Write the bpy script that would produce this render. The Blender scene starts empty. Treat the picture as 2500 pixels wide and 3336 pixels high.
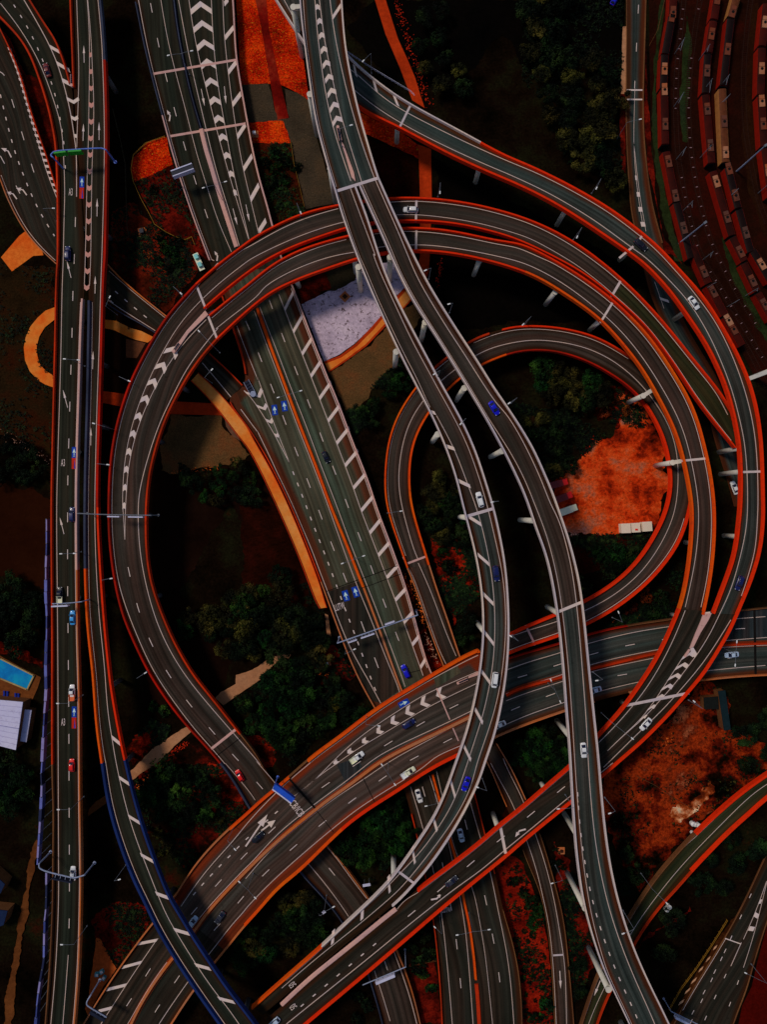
import bpy, bmesh, math, random
from mathutils import Vector, Matrix, noise
from mathutils.geometry import tessellate_polygon
random.seed(7)
D = bpy.data
SC = bpy.context.scene
COL = SC.collection

# ---------------------------------------------------------------- camera, sky, sun, exposure
H = 240.0           # drone height above the ground
F = 2286.0          # focal length in photograph pixels
cam = D.cameras.new('camera'); camo = D.objects.new('camera', cam); COL.objects.link(camo)
camo.location = (0, 0, H); camo.rotation_euler = (0, 0, 0)
cam.sensor_fit = 'VERTICAL'; cam.sensor_height = 24; cam.lens = 24*F/3336.0
cam.clip_start = 1; cam.clip_end = 2000
SC.camera = camo
SUN_EL = math.radians(52); SUN_AZ = math.radians(-60)      # azimuth from +Y, towards the upper left of the picture
w = D.worlds.new("World"); SC.world = w; w.use_nodes = True
wn = w.node_tree.nodes; bg = wn['Background']
sk = wn.new('ShaderNodeTexSky'); sk.sky_type = 'NISHITA'; sk.sun_disc = False
sk.sun_elevation = SUN_EL; sk.sun_rotation = SUN_AZ
w.node_tree.links.new(sk.outputs[0], bg.inputs[0]); bg.inputs[1].default_value = 0.075
sl = D.lights.new('sun', 'SUN'); sl.energy = 2.0; sl.angle = math.radians(11); sl.color = (1.0, .88, .74)
so = D.objects.new('sun', sl); COL.objects.link(so)
d = Vector((math.sin(SUN_AZ)*math.cos(SUN_EL), math.cos(SUN_AZ)*math.cos(SUN_EL), math.sin(SUN_EL)))
so.rotation_euler = d.to_track_quat('Z', 'Y').to_euler()
SC.view_settings.view_transform = 'Standard'; SC.view_settings.look = 'None'
SC.view_settings.exposure = -0.33; SC.view_settings.gamma = 1

# ---------------------------------------------------------------- coordinates
K = 850/1658.0
OX = {'0': 0, '1': 800, '2': 1650}; OY = {'0': 0, '1': 800, '2': 1650, '3': 2486}
def parse(s):
    out = []; ox = oy = 0
    for t in s.replace('|', ' | ').replace(';', ' ').split():
        if t == '|': continue
        if ',' not in t: ox, oy = OX[t[0]], OY[t[1]]; continue
        a, b = t.split(','); out.append((ox+float(a)*K, oy+float(b)*K))
    return out
def W(p, z=0.0):
    return Vector(((p[0]-1250)/F*(H-z), -(p[1]-1668)/F*(H-z), z))
def PX(v):
    k = F/(H-v.z); return (1250+v.x*k, 1668-v.y*k)
def cr(p0, p1, p2, p3, t):
    # Catmull-Rom limited so that short spans next to long ones do not overshoot
    l = (p2-p1).length
    m1 = (p2-p0)*.5; m2 = (p3-p1)*.5
    if m1.length > 1.3*l: m1 = m1.normalized()*1.3*l
    if m2.length > 1.3*l: m2 = m2.normalized()*1.3*l
    t2 = t*t; t3 = t2*t
    return p1*(2*t3-3*t2+1)+m1*(t3-2*t2+t)+p2*(-2*t3+3*t2)+m2*(t3-t2)
def smooth(P, n=6):
    out = []
    for i in range(len(P)-1):
        p0 = P[i-1] if i else P[0]*2-P[1]; p3 = P[i+2] if i+2 < len(P) else P[-1]*2-P[-2]
        for k in range(n): out.append(cr(p0, P[i], P[i+1], p3, k/n))
    out.append(P[-1].copy()); return out
def relax(P, sig=7.0, ref=None):
    """smooth a sampled curve over about sig metres, ends fixed"""
    n = len(P)
    if n < 5: return P
    ref = ref or P
    h = sum((b-a).length for a, b in zip(ref, ref[1:]))/(n-1)
    it = int(min(60, (sig/max(h, .2))**2/.5*.5+1)); P = [p.copy() for p in P]
    for _ in range(it):
        Q = [p.copy() for p in P]
        for i in range(1, n-1):
            a, b = (P[i]-P[i-1]).length+1e-6, (P[i+1]-P[i]).length+1e-6
            Q[i] = P[i]*.5+(P[i-1]*(1/a)+P[i+1]*(1/b))*(.5/(1/a+1/b)) if False else P[i]*.5+(P[i-1]+P[i+1])*.25
        P = Q
    return P
def cum(P):
    c = [0]
    for a, b in zip(P, P[1:]): c.append(c[-1]+(b-a).length)
    return c
def at(P, c, s):
    s = max(0, min(c[-1], s))
    for i in range(len(c)-1):
        if c[i+1] >= s:
            L = c[i+1]-c[i]
            return P[i].lerp(P[i+1], (s-c[i])/L if L > 1e-9 else 0)
    return P[-1].copy()

# ---------------------------------------------------------------- materials
def lin(c):
    c /= 255.0
    return c/12.92 if c <= .04045 else ((c+.055)/1.055)**2.4
KW = .50
def T(r, g, b, k=1.0):
    return tuple(min(.85, k*lin(x)/KW) for x in (r, g, b))+(1,)
MATS = {}
def base(name, rough=.9, spec=.08):
    m = D.materials.new(name); m.use_nodes = True
    b = m.node_tree.nodes['Principled BSDF']; b.inputs['Roughness'].default_value = rough
    b.inputs['Specular IOR Level'].default_value = spec
    return m, m.node_tree.nodes, m.node_tree.links, b
def plain(name, col, rough=.8, spec=.1, var=.25, sc=.8, metallic=0, coat=0):
    if name in MATS: return MATS[name]
    m, N, Lk, b = base(name, rough, spec)
    tc = N.new('ShaderNodeTexCoord'); n = N.new('ShaderNodeTexNoise'); n.inputs['Scale'].default_value = sc; n.inputs['Detail'].default_value = 6
    n.inputs['Roughness'].default_value = .65
    Lk.new(tc.outputs['Object'], n.inputs['Vector'])
    r = N.new('ShaderNodeMapRange'); r.inputs[1].default_value = .3; r.inputs[2].default_value = .7
    r.inputs[3].default_value = 1-var; r.inputs[4].default_value = 1+var
    Lk.new(n.outputs[0], r.inputs[0])
    mx = N.new('ShaderNodeVectorMath'); mx.operation = 'SCALE'; mx.inputs[0].default_value = col[:3]
    Lk.new(r.outputs[0], mx.inputs['Scale']); Lk.new(mx.outputs[0], b.inputs['Base Color'])
    b.inputs['Metallic'].default_value = metallic; b.inputs['Coat Weight'].default_value = coat
    MATS[name] = m; return m
def ground(name, cols, sc=.06, fine=1.6, fineamt=.5, rough=.95, spec=.0, lo=.3, hi=.7, speck=None):
    """large patches between two or three colours, broken by fine grain and optional bright specks"""
    if name in MATS: return MATS[name]
    m, N, Lk, b = base(name, rough, spec)
    tc = N.new('ShaderNodeTexCoord')
    n = N.new('ShaderNodeTexNoise'); n.inputs['Scale'].default_value = sc; n.inputs['Detail'].default_value = 8; n.inputs['Roughness'].default_value = .68
    Lk.new(tc.outputs['Object'], n.inputs['Vector'])
    cr_ = N.new('ShaderNodeValToRGB'); e = cr_.color_ramp.elements
    e[0].position = lo; e[0].color = cols[0]; e[1].position = hi; e[1].color = cols[-1]
    for i, c in enumerate(cols[1:-1]):
        q = e.new(lo+(hi-lo)*(i+1)/(len(cols)-1)); q.color = c
    Lk.new(n.outputs[0], cr_.inputs[0])
    f = N.new('ShaderNodeTexNoise'); f.inputs['Scale'].default_value = fine; f.inputs['Detail'].default_value = 5; f.inputs['Roughness'].default_value = .8
    Lk.new(tc.outputs['Object'], f.inputs['Vector'])
    r = N.new('ShaderNodeMapRange'); r.inputs[1].default_value = .3; r.inputs[2].default_value = .7
    r.inputs[3].default_value = 1-fineamt; r.inputs[4].default_value = 1+fineamt
    Lk.new(f.outputs[0], r.inputs[0])
    mx = N.new('ShaderNodeVectorMath'); mx.operation = 'SCALE'
    Lk.new(cr_.outputs[0], mx.inputs[0]); Lk.new(r.outputs[0], mx.inputs['Scale'])
    out = mx.outputs[0]
    if speck:
        v = N.new('ShaderNodeTexNoise'); v.inputs['Scale'].default_value = speck[1]; v.inputs['Detail'].default_value = 3; v.inputs['Roughness'].default_value = .9
        Lk.new(tc.outputs['Object'], v.inputs['Vector'])
        q = N.new('ShaderNodeMapRange'); q.inputs[1].default_value = speck[2]; q.inputs[2].default_value = speck[2]+.06
        Lk.new(v.outputs[0], q.inputs[0])
        mm = N.new('ShaderNodeMix'); mm.data_type = 'RGBA'; Lk.new(q.outputs[0], mm.inputs[0]); Lk.new(out, mm.inputs[6]); mm.inputs[7].default_value = speck[0]
        out = mm.outputs[2]
    Lk.new(out, b.inputs['Base Color'])
    MATS[name] = m; return m
def asphalt(name, c1, c2, edge=None, ew=2.2):
    """long streaks left by wheels along the road (UV = metres across, metres along), patches of different mixes"""
    if name in MATS: return MATS[name]
    m, N, Lk, b = base(name, .85, .06)
    if 'olive' not in name: kk = .8 if 'highway' in name else .86; c1 = tuple(x*kk for x in c1[:3])+(1,); c2 = tuple(x*kk for x in c2[:3])+(1,)
    uv = N.new('ShaderNodeUVMap'); uv.uv_map = 'UVMap'; tc = N.new('ShaderNodeTexCoord')
    mp = N.new('ShaderNodeMapping'); mp.inputs['Scale'].default_value = (1.0, .012, 1); Lk.new(uv.outputs[0], mp.inputs[0])
    st = N.new('ShaderNodeTexNoise'); st.inputs['Scale'].default_value = .9; st.inputs['Detail'].default_value = 4; Lk.new(mp.outputs[0], st.inputs['Vector'])
    pt = N.new('ShaderNodeTexNoise'); pt.inputs['Scale'].default_value = .035; pt.inputs['Detail'].default_value = 5; pt.inputs['Roughness'].default_value = .6
    Lk.new(tc.outputs['Object'], pt.inputs['Vector'])
    cr_ = N.new('ShaderNodeValToRGB'); e = cr_.color_ramp.elements
    e[0].position = .34; e[0].color = c1; e[1].position = .66; e[1].color = c2
    ad = N.new('ShaderNodeMath'); ad.operation = 'MULTIPLY_ADD'; ad.inputs[1].default_value = .55
    sc2 = N.new('ShaderNodeMath'); sc2.operation = 'MULTIPLY'; sc2.inputs[1].default_value = .45; Lk.new(st.outputs[0], sc2.inputs[0])
    Lk.new(pt.outputs[0], ad.inputs[0]); Lk.new(sc2.outputs[0], ad.inputs[2]); Lk.new(ad.outputs[0], cr_.inputs[0])
    r = N.new('ShaderNodeMapRange'); r.inputs[1].default_value = .3; r.inputs[2].default_value = .7; r.inputs[3].default_value = .62; r.inputs[4].default_value = 1.38
    Lk.new(st.outputs[0], r.inputs[0])
    fg = N.new('ShaderNodeTexNoise'); fg.inputs['Scale'].default_value = 3.0; fg.inputs['Detail'].default_value = 4; Lk.new(tc.outputs['Object'], fg.inputs['Vector'])
    r2 = N.new('ShaderNodeMapRange'); r2.inputs[1].default_value = .3; r2.inputs[2].default_value = .7; r2.inputs[3].default_value = .85; r2.inputs[4].default_value = 1.18
    Lk.new(fg.outputs[0], r2.inputs[0])
    ml = N.new('ShaderNodeMath'); ml.operation = 'MULTIPLY'; Lk.new(r.outputs[0], ml.inputs[0]); Lk.new(r2.outputs[0], ml.inputs[1])
    src = cr_.outputs[0]
    if edge:   # shoulders outside the edge lines are an older, rust-stained mix
        u2 = N.new('ShaderNodeUVMap'); u2.uv_map = 'EdgeUV'; sx = N.new('ShaderNodeSeparateXYZ'); Lk.new(u2.outputs[0], sx.inputs[0])
        mn = N.new('ShaderNodeMath'); mn.operation = 'MINIMUM'; Lk.new(sx.outputs[0], mn.inputs[0]); Lk.new(sx.outputs[1], mn.inputs[1])
        wob = N.new('ShaderNodeMath'); wob.operation = 'MULTIPLY_ADD'; wob.inputs[1].default_value = 1.6; Lk.new(pt.outputs[0], wob.inputs[0]); Lk.new(mn.outputs[0], wob.inputs[2])
        rr = N.new('ShaderNodeMapRange'); rr.inputs[1].default_value = ew+.5; rr.inputs[2].default_value = ew+1.6; rr.inputs[3].default_value = 1; rr.inputs[4].default_value = 0
        Lk.new(wob.outputs[0], rr.inputs[0])
        mm = N.new('ShaderNodeMix'); mm.data_type = 'RGBA'; Lk.new(rr.outputs[0], mm.inputs[0]); Lk.new(src, mm.inputs[6]); mm.inputs[7].default_value = edge; src = mm.outputs[2]
    mp3 = N.new('ShaderNodeMapping'); mp3.inputs['Scale'].default_value = (.23, .004, 1); Lk.new(uv.outputs[0], mp3.inputs[0])
    ln = N.new('ShaderNodeTexNoise'); ln.inputs['Scale'].default_value = 1.0; ln.inputs['Detail'].default_value = 2; Lk.new(mp3.outputs[0], ln.inputs['Vector'])
    lr = N.new('ShaderNodeValToRGB'); e3 = lr.color_ramp.elements; e3[0].position = .38; e3[0].color = (.74, .92, .86, 1); e3[1].position = .62; e3[1].color = (1.12, .88, .76, 1); Lk.new(ln.outputs[0], lr.inputs[0])
    mt = N.new('ShaderNodeMix'); mt.data_type = 'RGBA'; mt.blend_type = 'MULTIPLY'; mt.inputs[0].default_value = 1; Lk.new(src, mt.inputs[6]); Lk.new(lr.outputs[0], mt.inputs[7]); src = mt.outputs[2]
    sp = N.new('ShaderNodeTexNoise'); sp.inputs['Scale'].default_value = .35; sp.inputs['Detail'].default_value = 6; sp.inputs['Roughness'].default_value = .7; Lk.new(tc.outputs['Object'], sp.inputs['Vector'])
    sr = N.new('ShaderNodeMapRange'); sr.inputs[1].default_value = .62; sr.inputs[2].default_value = .74; sr.inputs[3].default_value = 1; sr.inputs[4].default_value = .55; Lk.new(sp.outputs[0], sr.inputs[0])
    ml2 = N.new('ShaderNodeMath'); ml2.operation = 'MULTIPLY'; Lk.new(ml.outputs[0], ml2.inputs[0]); Lk.new(sr.outputs[0], ml2.inputs[1]); ml = ml2
    mx = N.new('ShaderNodeVectorMath'); mx.operation = 'SCALE'; Lk.new(src, mx.inputs[0]); Lk.new(ml.outputs[0], mx.inputs['Scale'])
    Lk.new(mx.outputs[0], b.inputs['Base Color'])
    MATS[name] = m; return m
def jointed(name, c1, c2, sc=.25, dirt=(.02, .012, .008, 1)):
    """cast concrete / coated parapet: colour drift along its length and grime in blotches"""
    if name in MATS: return MATS[name]
    m, N, Lk, b = base(name, .8, .1)
    tc = N.new('ShaderNodeTexCoord')
    n = N.new('ShaderNodeTexNoise'); n.inputs['Scale'].default_value = sc*.25; n.inputs['Detail'].default_value = 4; Lk.new(tc.outputs['Object'], n.inputs['Vector'])
    cr_ = N.new('ShaderNodeValToRGB'); e = cr_.color_ramp.elements; e[0].position = .35; e[0].color = c1; e[1].position = .65; e[1].color = c2
    Lk.new(n.outputs[0], cr_.inputs[0])
    n2 = N.new('ShaderNodeTexNoise'); n2.inputs['Scale'].default_value = sc*3; n2.inputs['Detail'].default_value = 7; n2.inputs['Roughness'].default_value = .75
    Lk.new(tc.outputs['Object'], n2.inputs['Vector'])
    r = N.new('ShaderNodeMapRange'); r.inputs[1].default_value = .52; r.inputs[2].default_value = .75; r.inputs[3].default_value = 0; r.inputs[4].default_value = .55
    Lk.new(n2.outputs[0], r.inputs[0])
    mm = N.new('ShaderNodeMix'); mm.data_type = 'RGBA'; Lk.new(r.outputs[0], mm.inputs[0]); Lk.new(cr_.outputs[0], mm.inputs[6]); mm.inputs[7].default_value = dirt
    Lk.new(mm.outputs[2], b.inputs['Base Color'])
    MATS[name] = m; return m

PAINT = jointed('road_paint', T(178, 156, 144), T(164, 150, 150), 1.5, T(80, 62, 54))
THIN = jointed('line_paint', T(164, 140, 126), T(148, 134, 132), 1.2, T(76, 60, 50))
ES = T(44, 22, 12)
A_GREEN = asphalt('asphalt_olive', T(38, 38, 29), T(60, 62, 52), T(60, 30, 18), 3.0)
A_HW = asphalt('asphalt_highway', T(22, 22, 16), T(38, 38, 31), T(30, 16, 7), 1.6)
A_BROWN = asphalt('asphalt_brown', T(34, 25, 20), T(57, 46, 42), T(38, 18, 7), 1.2)
A_DARK = asphalt('asphalt_dark', T(22, 19, 13), T(42, 36, 31), T(40, 19, 8), 1.2)
A_RUST = asphalt('asphalt_rusty', T(40, 32, 27), T(62, 54, 51), T(84, 30, 12), 2.9)
A_BLUE = asphalt('asphalt_blue_grey', T(28, 31, 29), T(52, 57, 56), T(56, 26, 12), 1.5)
A_MOSS = asphalt('asphalt_moss', T(24, 27, 14), T(48, 46, 28), T(36, 22, 7), 1.2)
RED = jointed('red_parapet', T(216, 30, 1), T(190, 34, 2))
ORANGE = jointed('orange_parapet', T(220, 68, 3), T(196, 50, 4))
RUST = jointed('rust_parapet', T(158, 36, 4), T(120, 28, 4))
DRED = jointed('dark_red_parapet', T(144, 14, 1), T(100, 14, 2))
WHITE = jointed('pale_parapet', T(146, 136, 142), T(168, 150, 138), .25, T(110, 95, 95))
PINK = jointed('pink_concrete', T(164, 124, 112), T(150, 118, 116), .3, T(90, 60, 48))
OCHRE = jointed('ochre_concrete', T(150, 76, 32), T(134, 84, 56), .3, T(70, 36, 18))
BLUEP = jointed('blue_parapet', T(10, 24, 60), T(18, 34, 78), .3, T(10, 20, 60))
SLATE = jointed('slate_parapet', T(46, 50, 66), T(30, 34, 48))
TAN = jointed('tan_wall', T(92, 58, 32), T(72, 42, 24))
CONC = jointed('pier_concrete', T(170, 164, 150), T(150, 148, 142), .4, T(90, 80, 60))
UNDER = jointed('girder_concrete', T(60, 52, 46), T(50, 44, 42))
STEEL = plain('galvanised_steel', T(104, 112, 134), .5, .3, .15)
BSTEEL = plain('blue_steel', T(60, 84, 150), .5, .3, .2)
LAMPM = plain('lamp_pole', T(78, 82, 90), .5, .3, .1)
LAMPH = plain('lamp_head', T(180, 186, 192), .5, .3, .05)
BLACK = plain('black_rubber', (.008, .008, .009, 1), .8, .2, .1)
GLASS = plain('dark_glass', (.004, .005, .02, 1), .15, .5, .05)

# ---------------------------------------------------------------- object helpers
def mesh(name, verts, faces, mat, parent=None, uvs=None, smoothf=False, uv2=None):
    me = D.meshes.new(name); me.from_pydata([tuple(v) for v in verts], [], faces); me.update()
    if uvs:
        if uv2:
            l2 = me.uv_layers.new(name='EdgeUV')
            for p in me.polygons:
                for li in p.loop_indices: l2.data[li].uv = uv2[me.loops[li].vertex_index]
        l = me.uv_layers.new(name='UVMap')
        for p in me.polygons:
            for li in p.loop_indices: l.data[li].uv = uvs[me.loops[li].vertex_index]
    if smoothf:
        for p in me.polygons: p.use_smooth = True
    me.materials.append(mat[0][1] if isinstance(mat, list) else mat)
    o = D.objects.new(name, me); COL.objects.link(o)
    if parent: o.parent = parent
    return o
def empty(name, loc=(0, 0, 0), rz=0, label=None, cat=None, group=None, kind=None):
    o = D.objects.new(name, None); COL.objects.link(o); o.location = loc; o.rotation_euler = (0, 0, rz); o.empty_display_size = .5
    return tag(o, label, cat, group, kind)
def tag(o, label=None, cat=None, group=None, kind=None):
    if label: o['label'] = label
    if cat: o['category'] = cat
    if group: o['group'] = group
    if kind: o['kind'] = kind
    return o
class MB:
    def __init__(s): s.v = []; s.f = []
    def add(s, v, f):
        k = len(s.v); s.v += [Vector(x) for x in v]; s.f += [tuple(i+k for i in q) for q in f]
    def box(s, c, sx, sy, sz, rz=0):
        c = Vector(c); ca, sa = math.cos(rz), math.sin(rz); v = []
        for z in (-1, 1):
            for x, y in ((-1, -1), (1, -1), (1, 1), (-1, 1)):
                a, b = x*sx/2, y*sy/2; v.append(c+Vector((a*ca-b*sa, a*sa+b*ca, z*sz/2)))
        s.add(v, [(3, 2, 1, 0), (4, 5, 6, 7), (0, 1, 5, 4), (1, 2, 6, 5), (2, 3, 7, 6), (3, 0, 4, 7)])
    def tube(s, a, b, r0, r1=None, n=8, caps=True):
        a, b = Vector(a), Vector(b); r1 = r0 if r1 is None else r1
        q = (b-a).to_track_quat('Z', 'Y'); v = []
        for p, r in ((a, r0), (b, r1)):
            for i in range(n):
                t = 2*math.pi*i/n; v.append(p+q @ Vector((r*math.cos(t), r*math.sin(t), 0)))
        f = [(i, (i+1) % n, n+(i+1) % n, n+i) for i in range(n)]
        if caps: f += [tuple(range(n))[::-1], tuple(range(n, 2*n))]
        s.add(v, f)
    def path(s, pts, r, n=8):
        for a, b in zip(pts, pts[1:]): s.tube(a, b, r, r, n)
    def build(s, name, mat, parent=None, sm=False): return mesh(name, s.v, s.f, mat, parent, None, sm)

# ---------------------------------------------------------------- ribbons (roads and viaducts)
ROADS = {}
class Road: pass
def zip_pairs(s, zs):
    P = parse(s); Lp, Rp = P[0::2], P[1::2]
    n = len(Lp); assert len(Rp) == n, ('pairs', s[:40])
    if isinstance(zs, (int, float)): Z = [float(zs)]*n
    else:  # list of (index, z)
        Z = []
        for i in range(n):
            lo = [q for q in zs if q[0] <= i][-1]; hi = [q for q in zs if q[0] >= i]
            hi = hi[0] if hi else lo
            t = 0 if hi[0] == lo[0] else (i-lo[0])/(hi[0]-lo[0]); Z.append(lo[1]+(hi[1]-lo[1])*t)
    return Lp, Rp, Z
def wall_strip(P, inner, z0, z1, zi):
    """box strip: P outer line, inner = list of inward unit vectors*width; outer face from z0 to z1, inner face down to zi"""
    v = []; f = []
    for p, n in zip(P, inner):
        v += [Vector((p.x, p.y, p.z+z0)), Vector((p.x, p.y, p.z+z1)), Vector((p.x+n.x*.75+0, p.y+n.y*.75, p.z+z1)), Vector((p.x+n.x, p.y+n.y, p.z+zi))]
    m = len(P)
    for i in range(m-1):
        a, b = 4*i, 4*i+4
        for k in range(4):
            k2 = (k+1) % 4; f.append((a+k, b+k, b+k2, a+k2))
    f += [(3, 2, 1, 0), (4*m-4, 4*m-3, 4*m-2, 4*m-1)]
    return v, f
def ribbon(key, name, s, z, mat, paras=(), elevated=True, label=None, cat=None, kind=None, girder=True, dz=0, sig=6.0, sh=(0, 0), uvr=False):
    shL, shR = sh
    Lp, Rp, Z = zip_pairs(s, z)
    n = len(Lp)
    # traced outlines are the visible silhouettes: the edge facing the nadir shows its lower rim, the far edge its parapet top
    def edge(pts, other):
        out = []
        for i, (p, o) in enumerate(zip(pts, other)):
            nx, ny = p[0]-o[0], p[1]-o[1]; l = math.hypot(nx, ny) or 1
            rx, ry = p[0]-1250, p[1]-1668; rl = math.hypot(rx, ry) or 1
            c = (nx*rx+ny*ry)/l/rl
            h = (0.95*max(0, c) - (1.0 if elevated else 0)*max(0, -c))
            w_ = W(p, Z[i]+h); w_.z = Z[i]; out.append(w_)
        return out
    Lw, Rw = edge(Lp, Rp), edge(Rp, Lp)
    Ls, Rs = smooth(Lw), smooth(Rw)
    if sig:
        ref = [(a+b)/2 for a, b in zip(Ls, Rs)]
        Ls, Rs = relax(Ls, sig, ref), relax(Rs, sig, ref)
    R = Road(); R.L, R.R, R.C = Ls, Rs, [(a+b)/2 for a, b in zip(Ls, Rs)]
    R.key = key; R.name = name; R.c = cum(R.C)
    R.px = [PX(p) for p in R.C]; ROADS[key] = R
    R.pw = [max([q[4] for q in paras if q[0] == sd] or [0])+(.28 if elevated else .1) for sd in 'LR']; R.el = elevated; R.idx = {sd: [(q[1], q[2] if q[2] is not None else 999, q[4]) for q in paras if q[0] == sd] for sd in 'LR'}
    root = empty(name, (0, 0, 0), 0, label, cat, None, kind); R.root = root
    # deck surface, 4 columns across
    def dist(p, E):
        best = 1e9; bi = 0
        for j in range(len(E)-1):
            ax, ay = E[j].x, E[j].y; dx, dy = E[j+1].x-ax, E[j+1].y-ay; l2 = dx*dx+dy*dy
            t = 0 if l2 < 1e-9 else max(0, min(1, ((p.x-ax)*dx+(p.y-ay)*dy)/l2)); q2 = (p.x-ax-t*dx)**2+(p.y-ay-t*dy)**2
            if q2 < best: best = q2; bi = j+t
        return math.sqrt(best), bi
    cR = cum(Rs)
    NC = 6; v = []; uv = []; uve = []; f = []
    for i, (a, b) in enumerate(zip(Ls, Rs)):
        wdt = (b-a).length
        for k in range(NC+1):
            p = a.lerp(b, k/NC); v.append(p+Vector((0, 0, dz)))
            lo, hi = max(0, i-40), i+41
            dL = dist(p, Ls[lo:hi])[0]; dR, bi = dist(p, Rs[lo:hi])
            if uvr:
                j = int(bi); vv_ = cR[min(len(cR)-1, lo+j)]+(bi-j)*(cR[min(len(cR)-1, lo+j+1)]-cR[min(len(cR)-1, lo+j)])
                uv.append((-dR, vv_))
            else: uv.append((wdt*k/NC, R.c[i]))
            uve.append((dL+shL, dR+shR))
    m = len(Ls)
    for i in range(m-1):
        for k in range(NC):
            q = i*(NC+1)+k; f.append((q, q+1, q+NC+2, q+NC+1))
    o = mesh('road_surface', v, f, mat, root, uv, False, uve)
    me = o.data
    if isinstance(mat, list):
        starts = [0]+[near(R, parse(q_[0])[0]) for q_ in mat[1:]]
        for i0, mm_ in mat[1:]: me.materials.append(mm_)
        for fi, p_ in enumerate(me.polygons):
            p_.material_index = max(j for j, q_ in enumerate(starts) if q_ <= fi//NC)
    if me.polygons and me.polygons[len(me.polygons)//2].normal.z < 0: me.flip_normals()
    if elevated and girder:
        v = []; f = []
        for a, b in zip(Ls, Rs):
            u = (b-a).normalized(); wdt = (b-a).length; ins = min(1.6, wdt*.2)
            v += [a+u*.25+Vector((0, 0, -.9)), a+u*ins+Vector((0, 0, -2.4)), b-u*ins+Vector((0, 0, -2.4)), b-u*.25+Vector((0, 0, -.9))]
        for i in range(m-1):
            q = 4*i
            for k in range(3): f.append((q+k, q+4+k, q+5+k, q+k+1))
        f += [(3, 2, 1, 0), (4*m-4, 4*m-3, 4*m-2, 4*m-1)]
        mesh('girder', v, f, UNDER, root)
    for pr in paras:
        side, i0, i1, pm, wd = pr[:5]; hh = pr[5] if len(pr) > 5 else .95
        E, O = (Ls, Rs) if side == 'L' else (Rs, Ls)
        i1 = n-1 if i1 is None else i1
        a, b = i0*6, i1*6+1
        Ev = E[a:b]; N_ = []
        for q in range(a, min(b, m)):
            t = (E[min(q+1, m-1)]-E[max(q-1, 0)]); t.z = 0
            nn = Vector((-t.y, t.x, 0));
            if nn.length < 1e-6: nn = (O[q]-E[q])
            nn.normalize()
            if nn.dot(O[q]-E[q]) < 0: nn = -nn
            N_.append(nn*wd)
        vv, ff = wall_strip(Ev, N_, -1.0 if elevated else -.3, hh, .01)
        po = mesh('parapet', vv, ff, pm, root)
        bm = bmesh.new(); bm.from_mesh(po.data); bmesh.ops.recalc_face_normals(bm, faces=bm.faces); bm.to_mesh(po.data); bm.free()
    return R
def near(R, p):
    best = 1e18; bi = 0
    for i, q in enumerate(R.px):
        dd = (q[0]-p[0])**2+(q[1]-p[1])**2
        if dd < best: best = dd; bi = i
    return bi
def zat(R, x, y):
    """height of the deck under world point x, y (between the two nearest cross-sections)"""
    Ls, Rs = R.L, R.R; i0 = min(range(len(R.C)), key=lambda k: (R.C[k].x-x)**2+(R.C[k].y-y)**2)
    ds = []
    for i in range(max(0, i0-14), min(len(Ls), i0+15)):
        ax, ay = Ls[i].x, Ls[i].y; dx, dy = Rs[i].x-ax, Rs[i].y-ay; l2 = dx*dx+dy*dy or 1e-9
        t = max(0, min(1, ((x-ax)*dx+(y-ay)*dy)/l2)); ds.append((math.hypot(x-ax-t*dx, y-ay-t*dy), Ls[i].z+(Rs[i].z-Ls[i].z)*t))
    k = min(range(len(ds)), key=lambda q: ds[q][0])
    nb = [q for q in (k-1, k+1) if 0 <= q < len(ds)]
    if not nb: return ds[k][1]
    j = min(nb, key=lambda q: ds[q][0]); a, b = ds[k], ds[j]
    return (a[1]*b[0]+b[1]*a[0])/(a[0]+b[0]+1e-9)
def settle(R, P, dz):
    for p in P: p.z = zat(R, p.x, p.y)+dz
    return P
def on(R, p, dz=0.0):
    q = W(p, R.C[near(R, p)].z)
    for _ in range(2): q = W(p, zat(R, q.x, q.y))
    return W(p, q.z+dz)
def on_old(R, p, dz=0.0):
    i = near(R, p); z = R.C[i].z
    # refine between neighbours
    for j in (i-1, i+1):
        if 0 <= j < len(R.px):
            a, b = R.px[i], R.px[j]; l2 = (b[0]-a[0])**2+(b[1]-a[1])**2
            if l2 > 1e-6:
                t = ((p[0]-a[0])*(b[0]-a[0])+(p[1]-a[1])*(b[1]-a[1]))/l2
                if 0 < t < 1: z = R.C[i].z*(1-t)+R.C[j].z*t; break
    return W(p, z+dz)
def tang(R, p):
    i = near(R, p); a, b = max(0, i-2), min(len(R.C)-1, i+2)
    t = R.C[b]-R.C[a]; t.z = 0; return t.normalized()
PZ = .05
def track(R, s, n=6, dz=PZ):
    P = [on(R, p, dz) for p in parse(s)]
    return settle(R, relax(smooth(P, n), 5.0), dz) if len(P) > 2 else [P[0].lerp(P[1], i/6) for i in range(7)]
def strip(mb, P, wd):
    v = []; m = len(P)
    for i in range(m):
        t = P[min(i+1, m-1)]-P[max(i-1, 0)]; t.z = 0
        if t.length < 1e-6: t = Vector((1, 0, 0))
        t.normalize(); nn = Vector((-t.y, t.x, 0))*wd/2; v += [P[i]+nn, P[i]-nn]
    mb.add(v, [(2*i, 2*i+1, 2*i+3, 2*i+2) for i in range(m-1)])
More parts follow.
